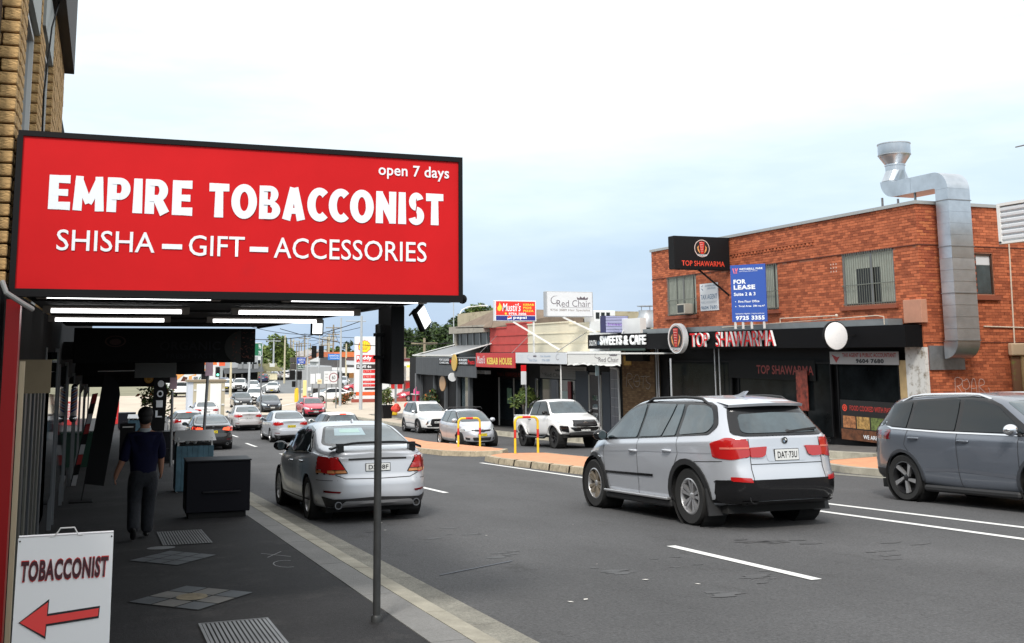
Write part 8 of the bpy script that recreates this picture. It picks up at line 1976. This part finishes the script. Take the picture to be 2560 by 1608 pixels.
b_ = thing('orange_bin_post', 'cream and orange fuel station totem just right of the central signals', 'totem'); a, c_ = W(758, 978, 108), W(767, 951, 108); f = MB(); f.cbox(a.x, c_.x, 108, 108.3, zg(108), c_.z, .03); f.build('totem', M('totem_cream', (.80, .66, .30), .5), b_); f = MB(); f.box(a.x, c_.x, 107.97, 108, zg(108), zg(108)+.8); f.build('orange_foot', M('orange_row'), b_)
# lamp posts and power poles
def lamp(px, pyt, Y, label, arm=0, r=.09, mat=None, grp='street lamps at the crossing', armz=.0):
    p = W(px, pyt, Y); o = thing('street_lamp', label, 'street lamp', grp); f = MB()
    if arm: f.tube([(p.x, Y, zg(Y)), (p.x, Y, p.z-.8), (p.x+arm*.15, Y, p.z-.25), (p.x+arm*.4, Y, p.z), (p.x+arm, Y, p.z+.15)], [r, r*.7, r*.6, r*.5, r*.4], 8)
    else: f.tube([(p.x, Y, zg(Y)), (p.x, Y, p.z)], [r, r*.6], 8)
    f.build('pole', mat or GALV, o, True)
    if arm: f = MB(); f.cbox(p.x+arm-.05, p.x+arm*1.35, Y-.12, Y+.12, p.z+.1, p.z+.22, .03); f.build('lantern', WHITEM, o)
    return o
LG = M('pale_pole', (.46, .49, .52), .5, .3)
o = lamp(904, 790, 88.5, 'thick pale lamp post with a cross arm beside the fuel price sign', 0, .16, LG); p = W(904, 803, 88.5); f = MB(); f.tube([(p.x-1.4, 88.5, p.z), (p.x+.4, 88.5, p.z)], .05, 6); f.build('cross_arm', LG, o)
lamp(853, 795, 100, 'tall thin pole between the blue sign and the price sign', 0, .13, LG); lamp(799, 838, 118, 'slim pole behind the mast arm signals', 0, .10, LG); lamp(770, 845, 120, 'slim pale pole left of the mast arm', 0, .10, LG)
lamp(990, 812, 105, 'grey lamp post right of the hanging black sign with a curved arm', -1.3, .12, M('lamp_dark', (.18, .20, .21), .5)); lamp(1147, 768, 90, 'white lamp with a long arm reaching right over the trees', 2.1, .09, WHITEM); lamp(1134, 745, 86, 'thin silver flag pole in front of the dark trees', 0, .07, LG)
WOOD = M('weathered_wood', (.26, .22, .16), .9, var=.2, vs=3); WOODP = M('pale_wood', (.52, .47, .34), .9, var=.15, vs=3)
random.seed(15)
pol = [(713, 838, 175, WOODP, 0), (578, 900, 130, WOODP, 0), (624, 898, 140, LG, 0), (685, 846, 200, LG, 1), (727, 845, 240, WOOD, 0), (734, 848, 260, WOODP, 1), (742, 856, 280, WOOD, 1), (748, 852, 300, WOOD, 0), (754, 860, 320, WOOD, 1), (762, 840, 220, WOOD, 2), (776, 858, 330, WOOD, 0), (784, 864, 340, LG, 0), (819, 842, 190, WOOD, 2), (823, 838, 186, WOODP, 2), (834, 812, 170, WOOD, 3), (866, 858, 165, WOODP, 0), (730, 862, 350, WOOD, 0), (806, 850, 260, WOOD, 1), (1061, 845, 95, WOOD, 1)]
tops = []; ORD = 'first second third fourth fifth sixth seventh eighth ninth tenth eleventh twelfth thirteenth fourteenth fifteenth sixteenth seventeenth eighteenth nineteenth twentieth'.split()
for i, (px, pyt, Y, mt, arms) in enumerate(pol):
    p = W(px, pyt, Y); o = thing('power_pole', ('pale' if mt is WOODP else 'grey metal' if mt is LG else 'weathered wooden')+' power pole with %s cross arms, %s from the left over the far road' % (('no', 'one', 'two', 'three')[arms], ORD[sorted(q_[0] for q_ in pol).index(px)]), 'power pole', 'power poles over the far road'); zb = zg(Y)
    r_ = .17 if Y < 200 else .2; f = MB(); f.tube([(p.x, Y, zb), (p.x, Y, p.z)], [r_, r_*.7], 8); f.build('pole', mt, o, True)
    for k in range(arms): zq = p.z-.6-1.1*k; f = MB(); f.box(p.x-1.3+.3*k, p.x+1.3-.3*k, Y-.08, Y+.08, zq, zq+.16); f.build('cross_arm', mt, o)
    tops.append((p.x, Y, p.z-.5))
def wire(a, b, sag, n=10):
    a, b = Vector(a), Vector(b); f.tube([tuple(a.lerp(b, k/n)-Vector((0, 0, sag*4*(k/n)*(1-k/n)))) for k in range(n+1)], .035, 4, False)
f = MB()
for (i, j) in ((14, 12), (14, 9), (12, 3), (9, 4), (0, 3), (3, 5), (15, 14), (9, 6)): wire(tops[i], tops[j], 1.2)
wire(W(560, 838, 110), W(905, 802, 90), 1.0); wire(W(700, 822, 110), W(1230, 836, 95), 1.5); wire(W(610, 812, 150), W(905, 818, 140), 1.2); wire(W(760, 835, 150), W(1225, 818, 130), 1.0); wire(W(1000, 852, 95), W(1225, 850, 80), .3)
o = f.build('overhead_wires', BLK); tag(o, 'dark overhead wires strung across the crossing', 'wires')
# shops and flats beyond, left
ob = thing('orange_store', 'white and orange painted store front beyond the crossing, seen under the hanging signs', 'building'); Yo = 150; a, b = W(395, 962, Yo), W(548, 903, Yo)
f = MB(); f.box(a.x, b.x, Yo, Yo+14, zg(Yo)-.5, b.z+2.5); f.build('wall', M('board_white'), ob); plo = planeY(a.x, b.x, Yo-.01, zg(Yo), b.z+.4)
OR_ = M('store_orange', (.85, .20, .04), .6)
q = MB(); poly(q, plo, [(0, .80), (.96, .80), (.96, .97), (0, .97)], .02); q.build('orange_band', OR_, ob); text(ob, plo, 'Smart', .36, .83, .47, .93, M('shell_red'), .04, bold=.02)
q = MB(); poly(q, plo, [(.28, .30), (.45, .55), (.9, .58), (.9, .66), (.55, .70), (.28, .60)], .02); poly(q, plo, [(.5, .30), (.62, .30), (.62, .52), (.5, .45)], .02); q.build('orange_swoosh', M('pale_store_orange', (.85, .38, .12), .6), ob)
q = MB(); poly(q, plo, [(.36, .28), (.41, .45), (.48, .42), (.46, .30)], .03); poly(q, plo, [(.56, .62), (.75, .62), (.73, .66), (.56, .655)], .03); q.build('dark_figure', M('figure_dark', (.08, .02, .01), .6), ob)
a, b = W(548, 915, 149), W(563, 903, 149); f = MB(); f.box(a.x, b.x, 149, 149.3, a.z, b.z+1); f.build('red_orange_sign', M('orange_red_sign', (.75, .10, .03), .5), ob)
ap = thing('grey_flats', 'grey two-storey flats with balconies above a black shop awning beyond the crossing', 'building'); Ya = 185; a, b = W(556, 962, Ya), W(645, 900, Ya)
f = MB(); f.box(a.x, b.x, Ya, Ya+12, zg(Ya)-.5, b.z+2.2); f.build('wall', M('flat_grey', (.38, .40, .42), .8, var=.1, vs=.5), ap)
zs = W(600, 925, Ya).z; f = MB(); f.box(a.x, b.x, Ya-.05, Ya, zg(Ya), zs); f.build('dark_shopfronts', M('shop_dark'), ap); f = MB(); f.add([(a.x, Ya-2.5, zs-.6), (b.x+.8, Ya-2.5, zs-.3), (b.x+.8, Ya, zs+.6), (a.x, Ya, zs+.3)], [(0, 1, 2, 3)]); f.build('awning', M('awning_dark', (.06, .065, .07), .7), ap)
for (pa, pb) in ((596, 604), (608, 618), (622, 630), (632, 642)): c_, d_ = W(pa, 919, Ya-.1), W(pb, 906, Ya-.1); f = MB(); f.box(c_.x, d_.x, Ya-.1, Ya, c_.z, d_.z); w = f.build('window', GLASS, ap); f = MB(); f.box(c_.x-.2, d_.x+.2, Ya-.9, Ya-.85, c_.z-.2, c_.z+.6); f.build('balcony_rail', M('rail_grey', (.25, .26, .27), .6), w)
for (pa, pb) in ((562, 567), (585, 589), (603, 607), (618, 622)): c_, d_ = W(pa, 958, Ya-.2), W(pb, 935, Ya-.2); f = MB(); f.box(c_.x, d_.x, Ya-.2, Ya-.06, c_.z, d_.z); f.build('pale_doorway', M('doorway_pale', (.42, .40, .38), .7), ap)
tw = thing('white_tower_block', 'white rendered block end just right of the dark hanging sign', 'building'); a, b = W(640, 925, 205), W(657, 862, 205); f = MB(); f.box(a.x-6, b.x, 205, 215, zg(205), b.z); f.build('wall', M('white_render', (.72, .75, .76), .7), tw)
for zq in (.35, .65, .85): f = MB(); f.box(b.x-1.6, b.x-.4, 204.95, 205, zg(205)+(b.z-zg(205))*zq, zg(205)+(b.z-zg(205))*zq+1.2); f.build('window', GLASS, tw)
cs = thing('cream_shed', 'cream garage with brown hipped roof below the large green tree', 'building'); a, b = W(637, 952, 188), W(666, 928, 188); f = MB(); f.box(a.x, b.x, 188, 196, zg(188), b.z); f.build('wall', M('cream_wall', (.72, .60, .34), .8), cs)
f = MB(); f.add([(a.x-.8, 187.5, b.z), (b.x+3, 187.5, b.z), (b.x+2, 192, b.z+1.3), (a.x+.5, 192, b.z+1.3)], [(0, 1, 2, 3)]); f.build('roof', M('mossy_roof', (.16, .15, .07), .9, var=.3, vs=1), cs); f = MB(); f.box(a.x+.5, a.x+4, 187.95, 188, zg(188)+.2, b.z-.4); f.build('garage_door', M('pale_garage', (.78, .72, .50), .7), cs)
# distant houses on the hill and behind
random.seed(33); hl = ('pale roofed', 'brown roofed', 'white walled', 'grey roofed', 'cream walled', 'long low', 'small square')
for i, (px, Y, w, h) in enumerate(((775, 300, 9, 3.4), (812, 260, 8, 3.5), (830, 230, 7, 3.0), (792, 360, 12, 3.5), (855, 250, 8, 3.2), (985, 240, 12, 6), (1015, 200, 12, 7))):
    p = W(px, 900, Y); o = thing('distant_house', hl[i]+' distant house beyond the crossing', 'house', 'distant houses beyond the crossing'); z = zg(Y)
    f = MB(); f.box(p.x-w/2, p.x+w/2, Y, Y+8, z, z+h*.6+.8); f.build('wall', M('house_wall_%d' % (i % 3), ((.62, .60, .55), (.50, .38, .28), (.70, .72, .72))[i % 3], .8), o)
    f = MB(); f.add([(p.x-w/2-.4, Y-.4, z+h*.6+.8), (p.x+w/2+.4, Y-.4, z+h*.6+.8), (p.x+w/2+.4, Y+8.4, z+h*.6+.8), (p.x-w/2-.4, Y+8.4, z+h*.6+.8), (p.x-w/4, Y+4, z+h+1), (p.x+w/4, Y+4, z+h+1)], [(0, 1, 5, 4), (1, 2, 5), (2, 3, 4, 5), (3, 0, 4)]); f.build('roof', M('house_roof_%d' % (i % 3), ((.35, .33, .32), (.28, .12, .07), (.45, .46, .46))[i % 3], .8), o)
    for k in (-.25, .2): f = MB(); f.box(p.x+w*k-.6, p.x+w*k+.6, Y-.03, Y, z+1.0, z+2.0); f.build('window', GLASS, o)
# small white utility building at right of canopy
uh = thing('white_roof_building', 'white clad building rising behind the fuel canopy, right of the black pole', 'building'); a, b = W(955, 905, 135), W(1011, 878, 135); f = MB(); f.box(a.x, b.x, 135, 145, zg(135), b.z); f.build('wall', M('clad_white', (.70, .73, .74), .6), uh); f = MB(); f.box(b.x-.8, b.x+.2, 134.9, 135, zg(135), b.z+.5); f.build('brown_edge', M('brown_roof'), uh)
# ------------------------------------------------------------------ walking man (seen from behind)
def skin(name, joints, edges, mat, parent, sub=2, root=0):
    me = bpy.data.meshes.new(name); me.from_pydata([j[0] for j in joints], edges, []); o = bpy.data.objects.new(name, me); COL.objects.link(o)
    md = o.modifiers.new('skin', 'SKIN'); md.use_smooth_shade = True
    if not me.skin_vertices: 
        bm = bmesh.new(); bm.from_mesh(me); bm.verts.layers.skin.verify(); bm.to_mesh(me); bm.free()
    for i, j in enumerate(joints):
        r = j[1]; me.skin_vertices[0].data[i].radius = r if isinstance(r, tuple) else (r, r)
        me.skin_vertices[0].data[i].use_root = (i == root)
    o.modifiers.new('sub', 'SUBSURF').levels = sub
    bpy.context.view_layer.update(); dg = bpy.context.evaluated_depsgraph_get(); nm = bpy.data.meshes.new_from_object(o.evaluated_get(dg)); bpy.data.objects.remove(o)
    nm.materials.clear(); nm.materials.append(mat); nm.shade_smooth(); k = bpy.data.objects.new(name, nm); COL.objects.link(k); k.parent = parent; return k
def stepw(p, d): return tuple(Vector(p)+Vector(d))
man = thing('person', 'man in navy polo shirt and dark trousers walking away down the near footpath', 'person', loc=(.53, 13.75, zf(13.75))); man.scale = (.88, .9, .885)
SK = M('skin', (.34, .17, .11), .55); NAVY = M('navy_shirt', (.004, .005, .024), .9, spec=.2, var=.2, vs=9); TR = M('dark_trousers', (.013, .015, .020), .9, var=.3, vs=8, bump=.5, bs=25); HAIR = M('black_hair', (.008, .007, .007), .7); SHOE = M('black_shoe', (.01, .01, .01), .5)
# joints: +Y is the way he walks, X to his right
J = [((0, 0, .96), (.14, .10)), ((0, .01, 1.10), (.135, .095)), ((0, .02, 1.28), (.155, .105)), ((0, .01, 1.42), (.15, .09)), ((0, .01, 1.505), (.072, .072)), ((0, .02, 1.57), (.070, .072)),
     ((0, .03, 1.64), (.094, .110)), ((0, .03, 1.72), (.096, .115)), ((0, .02, 1.785), (.060, .07)),
     ((-.17, .0, 1.43), .058), ((-.275, -.05, 1.13), .052), ((-.37, .01, .90), .038),
     ((.17, .0, 1.43), .058), ((.24, .05, 1.14), .052), ((.25, .14, .93), .038),
     ((-.09, -.01, .88), .085), ((-.10, .04, .50), .056), ((-.11, -.24, .17), .042),
     ((.09, .01, .88), .085), ((.085, .13, .51), .056), ((.08, .16, .11), .042)]
E_ = [(0, 1), (1, 2), (2, 3), (3, 4), (4, 5), (5, 6), (6, 7), (7, 8), (3, 9), (9, 10), (10, 11), (3, 12), (12, 13), (13, 14), (0, 15), (15, 16), (16, 17), (0, 18), (18, 19), (19, 20)]
def finger_chain(J, E_, wrist, d, side):
    p = len(J); base = Vector(J[wrist][0]); d = Vector(d).normalized(); s = Vector((0, 1, 0)); s = (s-d*s.dot(d)).normalized(); n = d.cross(s)
    palm = base+d*.055; J.append((tuple(palm), (.030, .020))); E_.append((wrist, p))
    for k, L in enumerate((.060, .072, .068, .052)):
        o_ = s*(.026-.0175*k); a = palm+d*.030+o_; b = a+d*L*.5+n*side*.006; c = b+d*L*.45+n*side*.018
        i = len(J); J += [(tuple(a), .0095), (tuple(b), .0088), (tuple(c), .0070)]; E_ += [(p, i), (i, i+1), (i+1, i+2)]
    a = base+d*.030+s*.034; b = a+d*.030+s*.020; c = b+d*.026+s*.006; i = len(J); J += [(tuple(a), .011), (tuple(b), .0098), (tuple(c), .0078)]; E_ += [(p, i), (i, i+1), (i+1, i+2)]
finger_chain(J, E_, 11, (-.03, .08, -.26), 1); finger_chain(J, E_, 14, (.02, .14, -.24), -1)
skin('body', J, E_, SK, man)
f = MB(); f.ball((0, .135, 1.685), (.014, .02, .018), 8, 6); [f.ball((q*.080, .03, 1.68), (.012, .02, .032), 8, 6) for q in (1, -1)]; f.build('ears_and_nose', SK, man, True)
f = MB(); [f.ball((q*.032, .118, 1.705), (.013, .008, .008), 8, 6) for q in (1, -1)]; f.build('eyes', SW, man, True); f = MB(); f.cbox(-.026, .026, .118, .128, 1.640, 1.648, .003); f.build('mouth', M('lip', (.25, .08, .07), .5), man)
f = MB(); f.ball((0, .005, 1.735), (.108, .128, .105), 18, 12); f.ball((0, -.035, 1.67), (.094, .085, .085), 14, 10); f.build('hair', HAIR, man, True)
skin('shirt', [((0, 0, .80), (.20, .155)), ((0, .01, 1.02), (.195, .15)), ((0, .02, 1.26), (.215, .155)), ((0, .01, 1.41), (.175, .125)), ((0, .01, 1.49), (.085, .085)), ((-.19, .0, 1.41), .092), ((-.245, -.03, 1.24), .085), ((-.285, -.04, 1.07), .078), ((.19, .0, 1.41), .092), ((.23, .03, 1.24), .085), ((.24, .05, 1.08), .078)],
     [(0, 1), (1, 2), (2, 3), (3, 4), (3, 5), (5, 6), (6, 7), (3, 8), (8, 9), (9, 10)], NAVY, man, root=2)
f = MB(); f.lathe([(.088, 0), (.094, .0), (.088, .055), (.080, .058)], (0, .012, 1.475), 'z', 18); f.build('collar', M('collar_pale', (.34, .38, .40), .8), man, True)
skin('trousers', [((0, 0, 1.02), (.17, .13)), ((0, 0, .90), (.18, .14)), ((-.095, -.01, .80), .135), ((-.105, .04, .52), .105), ((-.112, -.09, .33), .096), ((-.116, -.25, .13), .092), ((.095, .01, .80), .135), ((.092, .13, .53), .105), ((.088, .16, .30), .096), ((.085, .16, .05), .092)],
     [(0, 1), (1, 2), (2, 3), (3, 4), (4, 5), (1, 6), (6, 7), (7, 8), (8, 9)], TR, man, root=0)
for (x, y, z, t) in ((-.112, -.22, .11, .75), (.08, .22, .045, 0)):
    f = MB(); f.ball((0, 0, 0), (.046, .135, .042), 14, 8); k = f.build('shoe', SHOE, man, True); k.location = (x, y, z); k.rotation_euler = (-t, 0, 0)
# ------------------------------------------------------------------ finish: lettering, then put every origin at its thing's base
flush_text()
for o in list(COL.objects):
    if o.parent and o.type == 'MESH' and not o.parent.get('kind') and 'PRO' not in o.name: split_loose(o)
bpy.context.view_layer.update()
def rebase():
    for o in list(COL.objects):
        if o.parent or o.type not in ('EMPTY', 'MESH'): continue
        if o.type == 'EMPTY':
            if o.location.length > 1e-6: continue
            pts = []
            for c in o.children:
                if c.type == 'MESH': pts += [c.matrix_world @ Vector(b) for b in c.bound_box]
            if not pts: continue
            loc = Vector(((min(p.x for p in pts)+max(p.x for p in pts))/2, (min(p.y for p in pts)+max(p.y for p in pts))/2, min(p.z for p in pts)))
            o.location = loc
            for c in o.children:
                c.matrix_parent_inverse = Matrix.Translation(-loc)
        elif not o.get('kind') and o.location.length < 1e-6 and o.data.users == 1:
            bb = [Vector(b) for b in o.bound_box]
            loc = Vector(((min(p.x for p in bb)+max(p.x for p in bb))/2, (min(p.y for p in bb)+max(p.y for p in bb))/2, min(p.z for p in bb)))
            o.data.transform(Matrix.Translation(-loc)); o.location = loc
            for c in o.children: c.matrix_parent_inverse = Matrix.Translation(-loc)
rebase()
